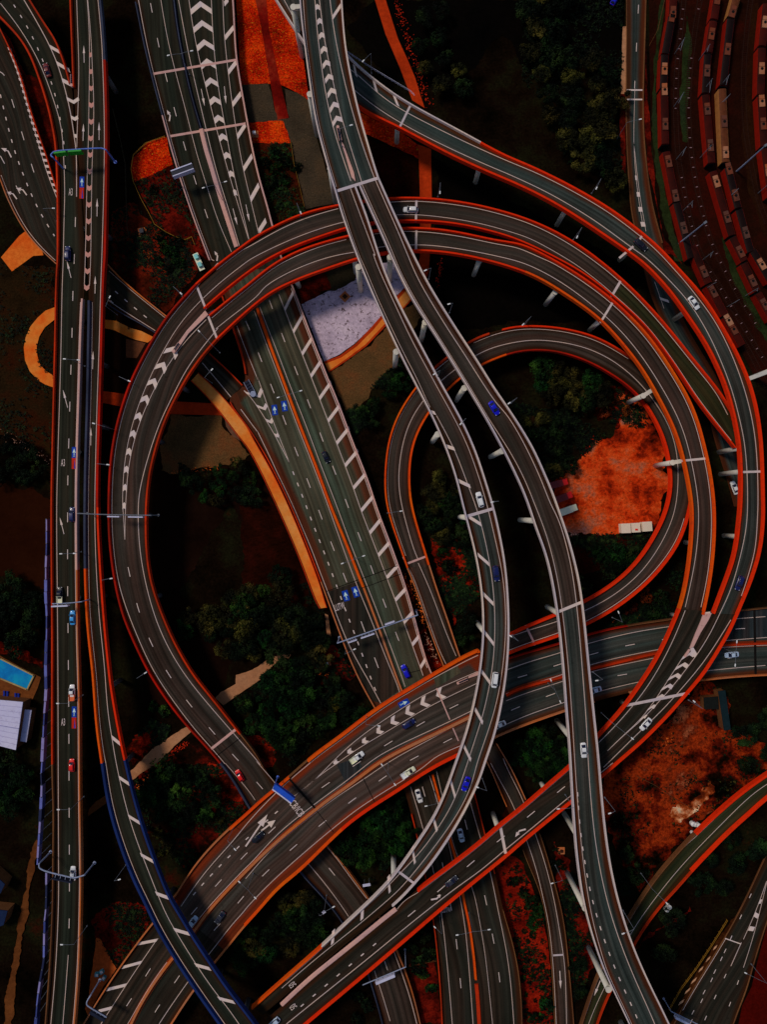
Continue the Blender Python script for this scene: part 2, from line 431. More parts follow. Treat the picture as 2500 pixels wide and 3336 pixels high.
def clamp(R, P):
    out = []
    for p in P:
        q = p.copy()
        for E, sd in ((R.L, 'L'), (R.R, 'R')):
            j = min(range(len(E)), key=lambda k: (E[k].x-q.x)**2+(E[k].y-q.y)**2)
            ws = [w for a, b, w in R.idx[sd] if a*6 <= j <= b*6+1]
            if not ws or j in (0, len(E)-1): continue
            lim = max(ws)+.32; t = E[min(j+1, len(E)-1)]-E[max(0, j-1)]; t.z = 0
            if t.length < 1e-6: continue
            t.normalize(); n = Vector((-t.y, t.x, 0))
            if n.dot(R.C[j]-E[j]) < 0: n = -n
            dd = (q-E[j]).dot(n)
            if dd < lim: q += n*(lim-dd)
        out.append(q)
    return settle(R, relax(out, 3.0), PZ)
def line(key, s, wd=.2, name='edge_line'):
    R = ROADS[key]; mb = MB(); strip(mb, clamp(R, track(R, s)), wd*.9); return mb.build(name, THIN, R.root)
def dash(key, s, ln=3.0, gap=9.0, wd=.2, start=0, name='lane_dash', mat=None):
    R = ROADS[key]; P = track(R, s); c = cum(P); mb = MB(); q = start
    while q < c[-1]-ln*.5:
        seg = [at(P, c, q+ln*i/3) for i in range(4)]; strip(mb, seg, wd); q += ln+gap; mb.build(name, mat or PAINT, R.root); mb = MB()
PINKP = jointed('pink_paint', T(160, 112, 100), T(150, 106, 98), 1.5, T(80, 40, 34))
def hatch(key, sa, sb, n, th=1.4, sk=0.0, vee=None, t0=0.0, t1=1.0, name='hatch_bar', mat=None):
    """n bars between two guide lines; sk = how far along the second end sits; vee = how far the middle is pushed (chevrons)"""
    R = ROADS[key]; A, B = track(R, sa), track(R, sb); ca, cb = cum(A), cum(B); mb = MB()
    for i in range(n):
        t = t0+(t1-t0)*(i+.0)/max(1, n-1)
        a0 = at(A, ca, t*ca[-1]); b0 = at(B, cb, t*cb[-1]+sk)
        da = at(A, ca, min(ca[-1], t*ca[-1]+th)); db = at(B, cb, min(cb[-1], t*cb[-1]+sk+th))
        dirv = (at(A, ca, min(ca[-1], t*ca[-1]+1))-at(A, ca, max(0, t*ca[-1]-1)))
        if dirv.length < 1e-6: continue
        dirv.normalize(); tv = dirv*th
        if vee is None:
            mb.add([a0, b0, b0+tv, a0+tv], [(0, 1, 2, 3)])
        else:
            m0 = (a0+b0)/2+dirv*vee*(a0-b0).length
            mb.add([a0, m0, b0, b0+tv, m0+tv, a0+tv], [(0, 1, 4, 5), (1, 2, 3, 4)])
        for q in mb.v: q.z += .004
        mb.build(name, mat or PAINT, R.root); mb = MB()
def bars(key, s, th, name='hatch_bar', mat=None):
    R = ROADS[key]; P = [on(R, p, PZ+.004) for p in parse(s)]; mb = MB()
    for a, b in zip(P[0::2], P[1::2]): 
        t = tang(R, PX((a+b)/2))*th/2
        mb.add([a-t, b-t, b+t, a+t], [(0, 1, 2, 3)])
        mb.build(name, mat or PAINT, R.root); mb = MB()
def joint(key, s, wd=.7, mat=None, name='expansion_joint'):
    R = ROADS[key]; P = [on(R, p, PZ+.012) for p in parse(s)]; mb = MB()
    for a, b in zip(P[0::2], P[1::2]):
        strip(mb, [a, b], wd); mb.build(name, mat or WHITE, R.root); mb = MB()
def arrow(key, s, head=.9, wd=.22, hl=3.0, turn=0):
    R = ROADS[key]; P = [on(R, p, PZ+.004) for p in parse(s)]; mb = MB()
    for a, b in zip(P[0::2], P[1::2]):
        t = (b-a); L = t.length; t.normalize(); nn = Vector((-t.y, t.x, 0))
        hb = b-t*min(hl, L*.45)
        mb.add([a+nn*wd/2, a-nn*wd/2, hb-nn*wd/2, hb+nn*wd/2], [(0, 1, 2, 3)])
        if turn:
            an = turn*math.radians(40); tt = Vector((t.x*math.cos(an)-t.y*math.sin(an), t.x*math.sin(an)+t.y*math.cos(an), 0)); n2 = Vector((-tt.y, tt.x, 0)); hs = min(2.4, L*.5)
            mb.add([hb+nn*wd*.5, hb-nn*wd*.5, hb+tt*hs*.45-n2*wd*.5, hb+tt*hs*.45+n2*wd*.5], [(0, 1, 2, 3)])
            mb.add([hb+tt*hs*.4+n2*hs*.32, hb+tt*hs*.4-n2*hs*.32, hb+tt*hs*1.25], [(0, 1, 2)])
        else: mb.add([hb+nn*head/2, hb-nn*head/2, b], [(0, 1, 2)])
        mb.build('arrow_marking', PAINT, R.root); mb = MB()
def text_on(R, txt, centre, up, size, stretch=1.0, mat=None, parent=None, dz=PZ+.006, name='lettering'):
    """lettering as a mesh lying on the road; centre and up-direction given in picture pixels"""
    cu = D.curves.new('t', 'FONT'); cu.body = txt; cu.align_x = 'CENTER'; cu.align_y = 'CENTER'; cu.size = size
    to = D.objects.new('t', cu); me = D.meshes.new_from_object(to); D.objects.remove(to)
    c = on(R, centre, dz); u = on(R, up, dz)-c; u.z = 0; u.normalize(); r = Vector((u.y, -u.x, 0))
    vs = [c+r*v.co.x+u*v.co.y*stretch for v in me.vertices]; fs = [tuple(p.vertices) for p in me.polygons]
    D.meshes.remove(me)
    return mesh(name, vs, fs, mat or PAINT, parent or R.root)

# ================================================================ GROUND
gbase = ground('bush_floor', [T(3, 2, 1), T(12, 6, 3), T(16, 16, 6), T(44, 8, 4)], .045, 1.2, .7, lo=.36, hi=.74)
g = MB(); S = 420
g.add([(-S, -S, 0), (S, -S, 0), (S, S, 0), (-S, S, 0)], [(0, 1, 2, 3)])
tag(g.build('ground', gbase), kind='structure')
PL = [0.02]; CLEAR = []
def patch(name, s, mat, jag=.0, label=None, z=None, kind='structure'):
    P = [W(p, 0) for p in parse(s)]; n = len(P); Q = []
    for i in range(n):
        a, b = P[i], P[(i+1) % n]; L = (b-a).length; k = max(1, int(L/.7)) if jag else 1
        nn = Vector((-(b-a).y, (b-a).x, 0)).normalized() if L > 1e-6 else Vector()
        for q in range(k):
            p = a.lerp(b, q/k)
            if jag: p = p+nn*(noise.noise(p*.16)*jag*2.4+noise.noise(p*.5+Vector((7, 3, 0)))*jag*1.1+noise.noise(p*1.6)*jag*.6)
            Q.append(p)
    PL[0] += .003; zz = (PL[0] if z is None else z)+(.22 if 'path' in name else 0)
    tri = tessellate_polygon([[Vector((p.x, p.y, 0)) for p in Q]])
    o = mesh(name, [(p.x, p.y, zz) for p in Q], [tuple(t) for t in tri], mat)
    if o.data.polygons and sum(p.normal.z for p in o.data.polygons) < 0: o.data.flip_normals()
    if 'path' in name or name in ('pale_sand', 'paved_apron', 'pool_paving', 'footway', 'pebble_bed'): CLEAR.append([(p.x, p.y) for p in P])
    return tag(o, kind=kind)
WATER = ground('creek_water', [T(9, 3, 2), T(17, 7, 4), T(26, 10, 5)], .03, .5, .25, rough=.5, spec=.0, lo=.35, hi=.7)
WATERB = ground('brown_water', [T(20, 5, 2), T(32, 12, 4)], .04, .6, .2, rough=.4, spec=.0)
WDARK = ground('dark_water', [T(2, 2, 2), T(6, 4, 3)], .04, .6, .3, rough=.5, spec=.0)
MULCH = ground('red_mulch', [T(64, 7, 2), T(140, 20, 3), T(184, 50, 6)], .10, 1.6, .95, speck=(T(226, 110, 24), 1.7, .60))
RSOIL = ground('red_soil', [T(10, 4, 2), T(44, 6, 3), T(84, 14, 6), T(20, 12, 5)], .10, 1.3, .8, lo=.34, hi=.72)
RSOILB = ground('bright_red_soil', [T(6, 3, 1), T(40, 6, 2), T(110, 18, 5), T(140, 36, 10)], .10, 1.4, .9, lo=.36, hi=.70)
DSOIL = ground('dark_soil', [T(6, 2, 1), T(22, 5, 2), T(40, 8, 4)], .08, 1.3, .6)
GRASS = ground('dry_grass', [T(14, 8, 3), T(26, 16, 6), T(34, 12, 4), T(22, 24, 8)], .06, 1.6, .6, lo=.33, hi=.72)
GREENG = ground('dark_turf', [T(4, 8, 3), T(10, 20, 6), T(22, 26, 8)], .09, 1.6, .6)
COB = ground('cobble_bank', [T(30, 24, 18), T(46, 38, 28), T(58, 44, 30)], .07, 2.2, .6, speck=(T(96, 70, 50), 2.0, .64))
COBR = ground('warm_cobble_bank', [T(48, 38, 20), T(70, 48, 26), T(90, 46, 22)], .06, 2.2, .55, speck=(T(110, 76, 44), 2.0, .64))
PEB = ground('pale_pebbles', [T(118, 104, 118), T(150, 134, 148), T(166, 150, 160)], .09, .9, .3, speck=(T(66, 50, 50), .6, .57))
PATH = ground('orange_path', [T(176, 62, 10), T(196, 96, 34), T(204, 120, 62)], .08, .8, .12)
PATHR = ground('red_path', [T(120, 30, 8), T(150, 44, 12)], .08, .8, .25)
PATHT = ground('tan_path', [T(120, 76, 48), T(140, 100, 72)], .08, .8, .2)
PATHB = ground('brown_path', [T(56, 28, 12), T(84, 46, 20)], .08, .8, .3)
DIRT = ground('bright_dirt', [T(30, 6, 2), T(92, 18, 4), T(144, 36, 7), T(160, 56, 18), T(132, 68, 44), T(108, 68, 60)], .05, 1.1, .6, lo=.37, hi=.64, speck=(T(90, 24, 10), .5, .63))
DIRTB = ground('patchy_dirt', [T(3, 2, 1), T(14, 5, 2), T(70, 14, 4), T(112, 34, 8), T(74, 22, 8), T(124, 64, 38)], .055, 1.2, .9, lo=.36, hi=.66)
BALLAST = ground('rail_ballast', [T(14, 4, 2), T(24, 8, 4), T(40, 8, 4)], .05, 2.0, .5)
RAILG = ground('rail_grass', [T(10, 14, 6), T(26, 34, 14), T(22, 30, 18)], .07, 1.6, .5)

patch('grass_bank', '01 -60,100 345,150 345,1400 150,1240 -60,1150', GRASS, 1.0)
patch('creek_water', '00 880,1000 01 650,1000 02 655,-40 710,500 900,1000 1000,1300 1400,1300 1500,900 1130,560 12 -100,0 330,500 230,100 11 140,1500 01 1500,1400 1080,1460', WATER, .6)
patch('creek_water', '11 640,1050 880,800 1200,560 1650,500 1650,250 1000,260 980,700', WDARK, .6)
patch('creek_water', '01 -60,1500 80,1490 160,1560 200,1530 290,1600 02 320,0 310,560 160,470 -60,440', WATERB, .8)
patch('creek_water', '10 640,180 820,0 1658,0 20 760,0 740,400 100,400 -20,200 10 1300,600 900,500', WDARK, .5)
patch('creek_water', '20 -20,1250 700,1640 21 900,200 600,500 0,480 11 1100,200 10 1250,1250 1180,1000 1600,1200', WDARK, .5)
patch('dark_bank', '12 -40,0 330,0 400,300 480,640 250,600 0,560', DSOIL, .8)
patch('red_bed', '00 1480,-40 1658,-40 1658,0 10 190,-30 345,215 400,600 422,655 330,590 240,545 130,530 0,540 -30,540 -60,0', MULCH)
patch('dark_channel', '10 55,-40 128,-40 152,200 210,480 275,750 198,765 150,480 100,180', ground('channel_bed', [T(30, 3, 2), T(90, 10, 6), T(120, 44, 24)], .05, .7, .4), 0)
patch('cobble_bank', '10 -30,540 130,532 150,535 200,765 275,750 245,560 330,592 422,655 450,870 575,1290 380,1330 335,1150 300,950 290,910 240,770 10,775', COB, .2)
patch('red_bed', '10 15,785 235,770 265,830 290,912 45,912', MULCH, .3)
patch('shrub_bed', '10 45,912 290,912 340,1150 385,1340 160,1440 100,1150', ground('bed_floor', [T(8, 14, 4), T(30, 12, 4), T(70, 14, 6)], .09, 1.2, .6), .4)
patch('orange_path', '10 810,-40 878,-40 970,250 1030,380 1080,500 1110,600 1140,690 1060,640 1030,560 980,430 890,220', PATHR)
patch('orange_path', '10 1095,920 1180,950 1185,1300 11 1170,100 1165,170 1130,260 1060,345 1000,408 890,515 770,640 640,735 530,808 500,738 600,700 700,625 800,520 860,452 960,325 1020,262 1075,150 10 1110,1640 1108,1200 1102,1000', PATHR)
patch('footpath_slabs', '11 1022,285 1055,335 1000,398 885,500 765,628 635,725 532,796 508,752 610,712 710,640 815,535 875,462 970,345', PATH)
patch('red_bed', '10 725,715 980,835 1100,930 1102,1008 950,935 760,855', MULCH, .2)
patch('dark_soil', '10 760,870 950,945 1095,1015 1100,1250 880,1250 800,1000', DSOIL, .3)
patch('pebble_bed', '11 355,372 500,300 700,215 700,110 900,110 1060,130 1030,255 940,335 858,455 780,540 700,618 600,690 500,738', PEB, .1)
patch('dark_soil', '11 505,165 700,95 700,215 560,280 520,290', ground('leaf_litter', [T(24, 24, 14), T(44, 36, 24)], .1, 1.8, .5), .4)
patch('red_soil', '11 325,250 500,170 535,262 480,322 355,372', RSOIL, .5)
patch('cobble_bank', '11 535,810 650,738 780,640 900,518 1005,405 1115,345 1110,440 1075,540 1060,640 975,640 985,710 930,780 850,850 740,1010 690,1050 625,1060 575,900', COBR, .5)
patch('red_bed', '00 840,1020 930,912 1055,872 1075,950 1100,1045 1050,1070 950,1120 855,1162 832,1090', MULCH, .2)
patch('red_soil', '00 855,1165 950,1122 1100,1045 1180,1290 1330,1658 1240,1600 1180,1525 1080,1490 980,1420 930,1300', RSOIL, .2)
patch('red_soil', '00 720,1350 850,1290 960,1420 1080,1495 1190,1530 1240,1620 01 1240,180 1050,430 850,270 700,110 700,-100', ground('bank_soil', [T(8, 6, 2), T(50, 12, 4), T(92, 22, 8), T(18, 22, 8)], .07, 1.3, .6, lo=.35, hi=.7), .6)
patch('paved_apron', '01 5,75 120,-60 160,-90 220,-20 262,20 275,62 210,66 75,165', ground('apron', [T(170, 60, 12), T(190, 96, 34)], .1, .8, .2))
patch('median_soil', '00 -60,100 60,250 160,480 250,500 330,800 360,1000 365,1220 200,800 100,450 0,200', RSOIL, .3)
patch('curved_path', '01 352,392 290,415 240,460 195,515 165,580 152,650 160,730 190,800 240,855 290,885 340,902 340,828 290,795 255,755 238,700 234,645 250,580 285,522 352,468', PATH)
patch('curved_path', '01 660,470 740,480 830,525 900,545 980,585 940,618 860,600 790,570 730,540 660,525', PATH)
patch('paved_apron', '01 800,592 925,620 870,715 800,712', ground('bare_pad', [T(60, 30, 16), T(84, 48, 30)], .1, 1.2, .3))
patch('curved_path', '01 655,925 800,945 1000,985 1130,992 1385,1005 1410,1045 1420,1080 1100,1072 900,1050 655,1000', PATHR)
patch('cobble_bank', '01 1090,1080 1400,1080 1425,1140 1460,1190 1520,1240 1590,1330 1560,1370 1400,1400 1200,1430 1080,1450 1020,1430 1030,1250', COBR, .5)
patch('footpath', '01 1425,1085 1470,1120 1530,1245 1480,1215 1430,1150', ground('bare_strip', [T(70, 44, 30), T(90, 62, 50)], .1, 1.4, .4), .2)
patch('dirt_edge', '21 660,860 780,920 900,980 980,1150 1020,1300 1035,1450 1020,1640 22 985,60 920,170 740,210 600,220 400,210 340,120 21 250,1640 280,1480 380,1380 480,1290 590,1250 640,1180 700,1120 620,1120 560,1060 600,980', RSOILB, 2.2)
patch('bare_dirt', '21 720,960 800,950 880,1000 960,1150 1010,1300 1030,1450 1020,1640 22 985,60 910,160 740,185 600,190 400,185 350,110 21 270,1620 310,1500 390,1400 480,1320 580,1270 670,1210 740,1140 730,1050', DIRT, 1.2)
DUST = ground('pale_dust', [T(156, 44, 10), T(160, 60, 24), T(146, 86, 66), T(110, 76, 68)], .07, 1.2, .45, lo=.38, hi=.62)
patch('red_soil', '22 400,185 600,190 740,175 920,150 850,300 700,400 420,420', DSOIL, .8)
patch('red_soil', '12 1180,200 1400,230 1480,300 1500,560 1390,640 1320,760 1240,560 1180,300', RSOILB, 1.0)
patch('red_bed', '12 975,395 1010,400 1060,560 1120,700 1180,860 1250,1010 1170,1070 1110,840 1050,620', RSOILB, .3)
patch('red_soil', '12 470,900 560,880 700,1060 640,1120 480,1130 440,1010', RSOIL, .6)
patch('red_soil', '12 -60,1450 90,1460 200,1560 170,1658 100,1640', RSOILB, .8)
patch('concrete_apron', '12 505,680 525,690 545,830 520,850', PATHT)
patch('tan_path', '12 -60,1070 0,1048 70,1018 150,965 230,932 290,940 280,970 200,988 95,1072 40,1108 -60,1158', PATHT, .2)
patch('tan_path', '02 1640,1035 1540,1100 1400,1180 1370,1215 1420,1260 1500,1205 1658,1100', PATHT, .1)
patch('tan_path', '02 1190,1395 1100,1450 980,1530 870,1640 03 820,60 830,110 860,90 1000,0 1080,-80 1215,-200', PATHT, .2)
patch('tan_path', '03 680,195 610,240 570,290 560,330 620,290 680,250', PATHB, .2)
patch('red_soil', '02 790,1620 800,1540 850,1500 960,1345 1080,1400 1060,1500 940,1560 860,1640', RSOILB, 1.4)
patch('red_soil', '02 1658,1610 1500,1500 1300,1500 1210,1450 1130,1530 1000,1640 03 850,170 900,0 1390,10 1500,140 1560,300 1450,400 1200,690 1000,500 900,300', ground('scrub_floor', [T(4, 4, 2), T(20, 6, 3), T(84, 14, 6), T(26, 20, 8)], .07, 1.2, .6, lo=.36, hi=.72), .8)
patch('red_soil', '03 1330,0 1400,20 1540,200 1570,290 1480,370 1360,330 1280,200', RSOILB, .8)
patch('red_soil', '03 580,1000 700,880 900,900 960,1010 850,1180 740,1300 640,1120', RSOIL, .8)
patch('bare_dirt', '03 610,1110 640,1120 742,1305 650,1430 560,1600 545,1560 575,1380', ground('orange_pad', [T(110, 44, 14), T(150, 70, 30)], .1, 1.0, .3), .2)
patch('brown_path', '03 238,470 240,540 222,650 200,800 175,950 155,1080 120,1250 100,1400 80,1658 20,1700 50,1450 70,1300 110,1080 140,900 165,740 190,620', PATHB, .5)
patch('red_soil', '02 -60,850 60,870 180,950 280,980 290,1060 200,1010 80,960 -60,900', RSOILB, 1.0)
patch('pool_paving', '02 -60,905 20,960 130,1020 260,1085 240,1150 205,1228 100,1226 -60,1215', ground('pool_deck', [T(70, 34, 14), T(96, 54, 24)], .1, 1.0, .3))
patch('planted_bed', '23 -60,560 60,590 110,640 170,800 230,950 265,1150 285,1400 300,1690 100,1690 95,1450 60,1200 20,1060 -60,900', ground('planted_soil', [T(40, 4, 2), T(92, 14, 5), T(122, 24, 8)], .12, 1.4, .8), .3)
patch('red_bed', '13 1040,1285 1200,1240 1225,1400 1250,1658 1110,1658 1070,1450', RSOIL, .6)
patch('red_bed', '23 20,200 120,260 200,440 0,600 -120,600 -60,400', DSOIL, .6)
patch('red_soil', '23 300,500 400,620 450,800 480,900 540,1150 560,1300 430,1500 420,1300 380,1000 330,750', RSOIL, .8)
patch('patchy_dirt', '22 620,1640 900,1480 1120,1260 1250,1120 1390,1140 1420,1420 1658,1500 23 1658,40 1540,110 1320,300 1150,440 980,630 850,820 700,560 620,300 610,90', DIRTB, .8)
patch('pale_sand', '23 1100,250 1160,220 1210,210 1300,110 1330,150 1230,260 1170,330 1090,370 1050,330 1060,280', ground('sand', [T(60, 18, 5), T(118, 50, 18), T(160, 110, 76), T(206, 180, 150)], .11, 1.0, .5, lo=.40, hi=.60), 1.2)
patch('red_soil', '23 1658,1030 1640,1100 1600,1250 1560,1420 1500,1540 1470,1690 1760,1690 1760,1030', ground('red_court', [T(36, 3, 2), T(64, 6, 3)], .05, 1.2, .4))
patch('grass_strip', '23 1430,1000 1500,940 1530,960 1400,1150 1200,1500 1100,1658 1040,1658 1200,1340', ground('verge', [T(26, 8, 3), T(60, 30, 10)], .1, 1.2, .5), .3)
patch('red_soil', '23 810,1180 900,1090 1050,1000 1180,920 1100,1010 960,1060 860,1160', RSOIL, .6)
# railway corridor
patch('rail_bed', '20 905,-40 1760,-40 1760,1700 21 1760,900 1600,880 1400,480 1150,120 1040,-20 20 1000,1400 940,1000 915,600', BALLAST)
patch('grass_strip', '20 990,-40 1010,-40 975,300 950,600 960,900 1010,1200 1050,1420 1130,1658 1070,1658 980,1300 935,950 930,600 950,250', RAILG, .3)
patch('grass_strip', '20 1150,100 1180,250 1170,500 1150,700 1150,900 1130,900 1100,700 1110,500 1125,250', RAILG, .3)
patch('grass_strip', '20 1560,-40 1600,-40 1580,600 1600,1200 1650,1500 1600,1400 1540,1200 1500,900', ground('rail_grass_red', [T(24, 6, 3), T(30, 16, 6)], .07, 1.6, .5), .3)
patch('grass_strip', '21 1380,-60 1440,60 1540,250 1658,500 1658,620 1500,330 1400,120', RAILG, .5)
patch('verge', '20 888,300 900,650 920,900 960,1300 1010,1600 21 1060,60 1120,120 1010,-30 20 1000,1500 930,1200 893,1000 876,700', RSOIL, .2)
patch('footway', '20 740,170 765,170 762,420 757,600 728,600 735,400', PATHT, .1)
patch('footway', '20 725,600 757,600 757,900 760,1100 740,1100 722,900', RSOIL, .1)

# ================================================================ ROADS AND VIADUCTS
ribbon('U', 'street', '20 765,-80|895,-80 765,200|888,200 762,500|878,500 760,700|876,700 765,850|880,850 770,1000|893,1000 780,1150|910,1150 790,1300|935,1300 810,1420|965,1420 840,1540|1000,1540 21 870,120|1030,120 910,300|1080,330 1000,500|1150,500 1120,700|1260,690 1250,900|1380,880 1300,1150|1440,1150 1360,1350|1500,1350 1410,1500|1560,1500 1450,1658|1600,1658', .3, A_BLUE,
       [('L', 0, 9, TAN, .3, .25), ('R', 0, 9, TAN, .35, .5)], False, kind='structure')
ribbon('T', 'street', '23 1720,440|1900,440 1658,570|1820,600 1580,740|1760,800 1500,910|1690,960 1400,1090|1640,1100 1290,1270|1580,1290 1190,1430|1540,1440 1110,1570|1490,1560 1050,1690|1440,1700 980,1830|1400,1830', .3, A_DARK,
       [('L', 0, None, TAN, .3, .2), ('R', 0, None, TAN, .3, .2)], False, kind='structure')
ribbon('S', 'ramp_road', '23 1780,-30|1820,130 1660,50|1700,200 1550,120|1620,270 1440,205|1530,355 1330,300|1430,440 1180,440|1290,585 1080,550|1180,700 1000,640|1110,785 920,740|1020,880 860,830|960,950 800,920|880,1060 755,1000|820,1160 700,1100|770,1270 640,1200|710,1380 580,1310|665,1465 520,1480|610,1590 460,1680|570,1700', [(0, 6), (8, 4), (16, 1)], A_MOSS,
       [('L', 0, 5, RED, 1.0), ('L', 5, None, TAN, .5), ('R', 0, 6, RED, 1.0), ('R', 6, None, RUST, .4)], True, kind='structure', girder=False)
ribbon('G', 'motorway_ramp', '00 -60,60|-260,800 80,340|-100,950 140,500|0,1130 190,680|30,1220 250,860|70,1310 310,1020|150,1460 370,1230|250,1580 480,1420|400,1720 01 690,130|690,390 850,280|850,475 1050,440|990,560 1200,560|1120,650 1340,690|1250,785 1450,790|1345,870 1545,888|1440,985', 2.9, A_DARK,
       [('L', 0, 6, RUST, .5), ('L', 8, 11, OCHRE, .5, .9), ('L', 12, 14, RUST, .5), ('R', 2, 7, OCHRE, .4), ('R', 8, 10, SLATE, .4)], False, kind='structure')
ribbon('M', 'motorway', '00 835,-100|1475,-100 855,0|1487,0 905,250|1497,200 960,480|1508,380 1030,740|1555,650 1100,1000|1600,900 1180,1250|1650,1130 1250,1450|1705,1310 01 1330,98|1790,80 1400,300|1870,270 1480,540|11 400,520 01 1575,842|11 520,822 11 -60,930|530,850 -120,985|545,880 0,1135|610,1040 110,1310|690,1260 200,1480|780,1480 285,1658|835,1655 12 375,215|885,130 480,490|975,370 550,680|1050,600 625,880|1110,830 700,1060|1160,1000 790,1230|1215,1120 860,1350|1290,1290 13 930,-80|1370,-80 1000,130|1440,120 1055,330|1475,250 1090,470|1520,430 1140,720|1590,700 1185,960|1640,940 1205,1100|1690,1100 1225,1300|1735,1300 1240,1500|1755,1500 1250,1720|1762,1720', 3, [(0, A_HW), ('10 60,1700', A_GREEN), ('12 1150,1300', A_DARK)],
       [('L', 1, 4, SLATE, .5), ('L', 4, 8, PINK, .5), ('L', 9, 11, RUST, .6), ('L', 13, 19, RUST, .5), ('L', 19, 24, OCHRE, .5), ('L', 27, None, RUST, .45), ('R', 0, 8, PINK, .6), ('R', 8, 19, PINK, .6), ('R', 19, 24, PINK, .5), ('R', 26, 29, RUST, .4), ('R', 30, None, TAN, .3)], False, kind='structure', uvr=True)
ribbon('R4', 'loop_viaduct', '12 1490,895|1500,1022 22 30,800|30,930 130,745|180,880 300,685|340,830 500,595|530,755 640,510|700,655 760,420|830,560 870,290|960,440 930,180|1050,320 980,90|1110,230 1010,0|1160,100 21 1033,1550|1195,1600 1030,1450|1200,1450 1015,1340|1190,1310 985,1220|1155,1170 930,1110|1095,1035 870,1010|1020,920 810,940|940,835 740,880|860,740 650,820|750,672 550,762|640,605 450,720|540,562 350,690|430,533 250,672|300,510 150,672|150,503 60,683|40,512 11 1658,702|1640,528 1590,725|1550,550 1510,760|1460,585 1440,800|1370,635 1370,845|1280,705 1310,900|1190,775 1260,950|1120,850 1205,1015|1060,925 1155,1085|1010,1000 1112,1160|965,1075 1080,1235|930,1165 1060,1310|905,1250 1048,1400|890,1350 1046,1500|883,1450 1052,1580|882,1550 1062,1658|892,1658 12 1100,140|935,140 1140,260|980,260 1172,370|1025,390',
       [(0, 9.01), (20, 8.5), (30, 7), (44, 3.5)], A_BROWN, [('L', 1, 16, RED, 1.0), ('L', 16, 26, DRED, .6), ('L', 26, None, ORANGE, .7), ('R', 0, 12, RED, .8), ('R', 12, 26, RED, .65), ('R', 27, 31, RUST, .8), ('R', 31, None, ORANGE, .7)],
       True, 'brown loop ramp viaduct with orange parapets circling inside the big rings', 'viaduct')
ribbon('Q', 'ramp_road', '12 1172,370|1025,390 1215,510|1075,510 1265,650|1120,640 1300,750|1160,760 1345,890|1210,900 1380,990|1255,1010 1450,1170|1320,1180 1520,1350|1390,1360 1600,1510|1470,1510 13 1678,0|1540,0 1735,120|1595,130 1783,225|1658,275 23 170,330|55,400 215,440|105,560 262,590|160,690 310,760|212,810 355,930|247,950 380,1080|272,1100 397,1260|290,1300 412,1420|300,1480 430,1620|308,1658 440,1760|312,1760', [(0, 3.5), (5, 2.5), (21, 1.0)], A_BROWN,
       [('L', 0, 5, OCHRE, .5, .8), ('R', 0, 5, OCHRE, .5, .8), ('L', 8, 11, OCHRE, .4), ('R', 8, 11, OCHRE, .4), ('L', 13, None, TAN, .3, .4), ('R', 13, None, TAN, .3, .4)], False, kind='structure')
ribbon('N', 'arterial_viaduct', '22 1760,630|1760,1070 1500,655|1540,1078 1250,680|1260,1103 1030,715|1020,1140 760,750|780,1185 520,805|560,1245 330,870|370,1305 150,915|150,1382 0,962|0,1440 12 1510,1022|1520,1508 1500,1018|1512,1511 1488,896|1508,1513 1480,900|1500,1517 1400,935|1400,1565 1300,990|1310,1610 1180,1060|1220,1655 1050,1140|13 1110,90 12 900,1225|13 1000,165 12 750,1330|13 900,228 12 600,1450|13 800,290 12 500,1520|13 700,360 12 400,1595|13 620,425 13 270,85|530,510 180,160|430,610 80,240|330,705 0,320|250,765 03 1470,395|13 170,840 03 1330,530|13 80,950 03 1200,690|13 0,1030 03 1120,830|1480,1130 1040,930|1400,1230 960,1020|1340,1300 840,1180|1265,1400 740,1320|1200,1490 640,1470|1140,1580 530,1650|1085,1665 440,1800|1000,1800', [(0, 7), (9, 9), (26, 9), (33, 6), (36, 5)], [(0, A_BLUE), ('12 1520,1260', A_RUST), ('03 1230,1040', A_DARK)],
       [('L', 0, 4, TAN, .4), ('L', 4, 10, DRED, .4), ('L', 11, 21, ORANGE, 1.1), ('L', 21, 22, TAN, .5), ('L', 22, 26, ORANGE, .9), ('L', 26, None, OCHRE, .5), ('R', 0, 4, OCHRE, .5), ('R', 5, 9, OCHRE, .5), ('R', 12, 21, RED, .8), ('R', 21, 28, ORANGE, .8), ('R', 28, None, OCHRE, .5)],
       True, 'wide rusty dual carriageway viaduct curving across the lower half', 'viaduct', uvr=True)
ribbon('HL', 'highway_viaduct', '00 -60,60|130,-100 95,215|285,150 180,340|375,290 235,480|462,555 290,650|470,700 325,800|478,850 350,950|484,945 362,1250|515,1200 360,1658|548,1658 01 355,150|548,150 347,345|538,345 343,600|528,600 335,900|520,900 325,1300|508,1300 318,1658|503,1658 02 320,400|505,400 324,800|508,800 324,1150|518,1150 325,1658|520,1658 03 335,300|522,300 332,640|527,640 330,900|524,900 312,1300|512,1300 280,1720|478,1720', [(0, 10), (23, 10)], A_HW, 
       [('L', 0, 8, RUST, .7), ('L', 8, 18, RUST, .6), ('L', 18, None, TAN, .5), ('R', 0, 3, RUST, .6), ('R', 10, 15, PINK, .7), ('R', 15, None, OCHRE, .6)],
       True, 'straight olive highway viaduct along the left side of the photo', 'viaduct')
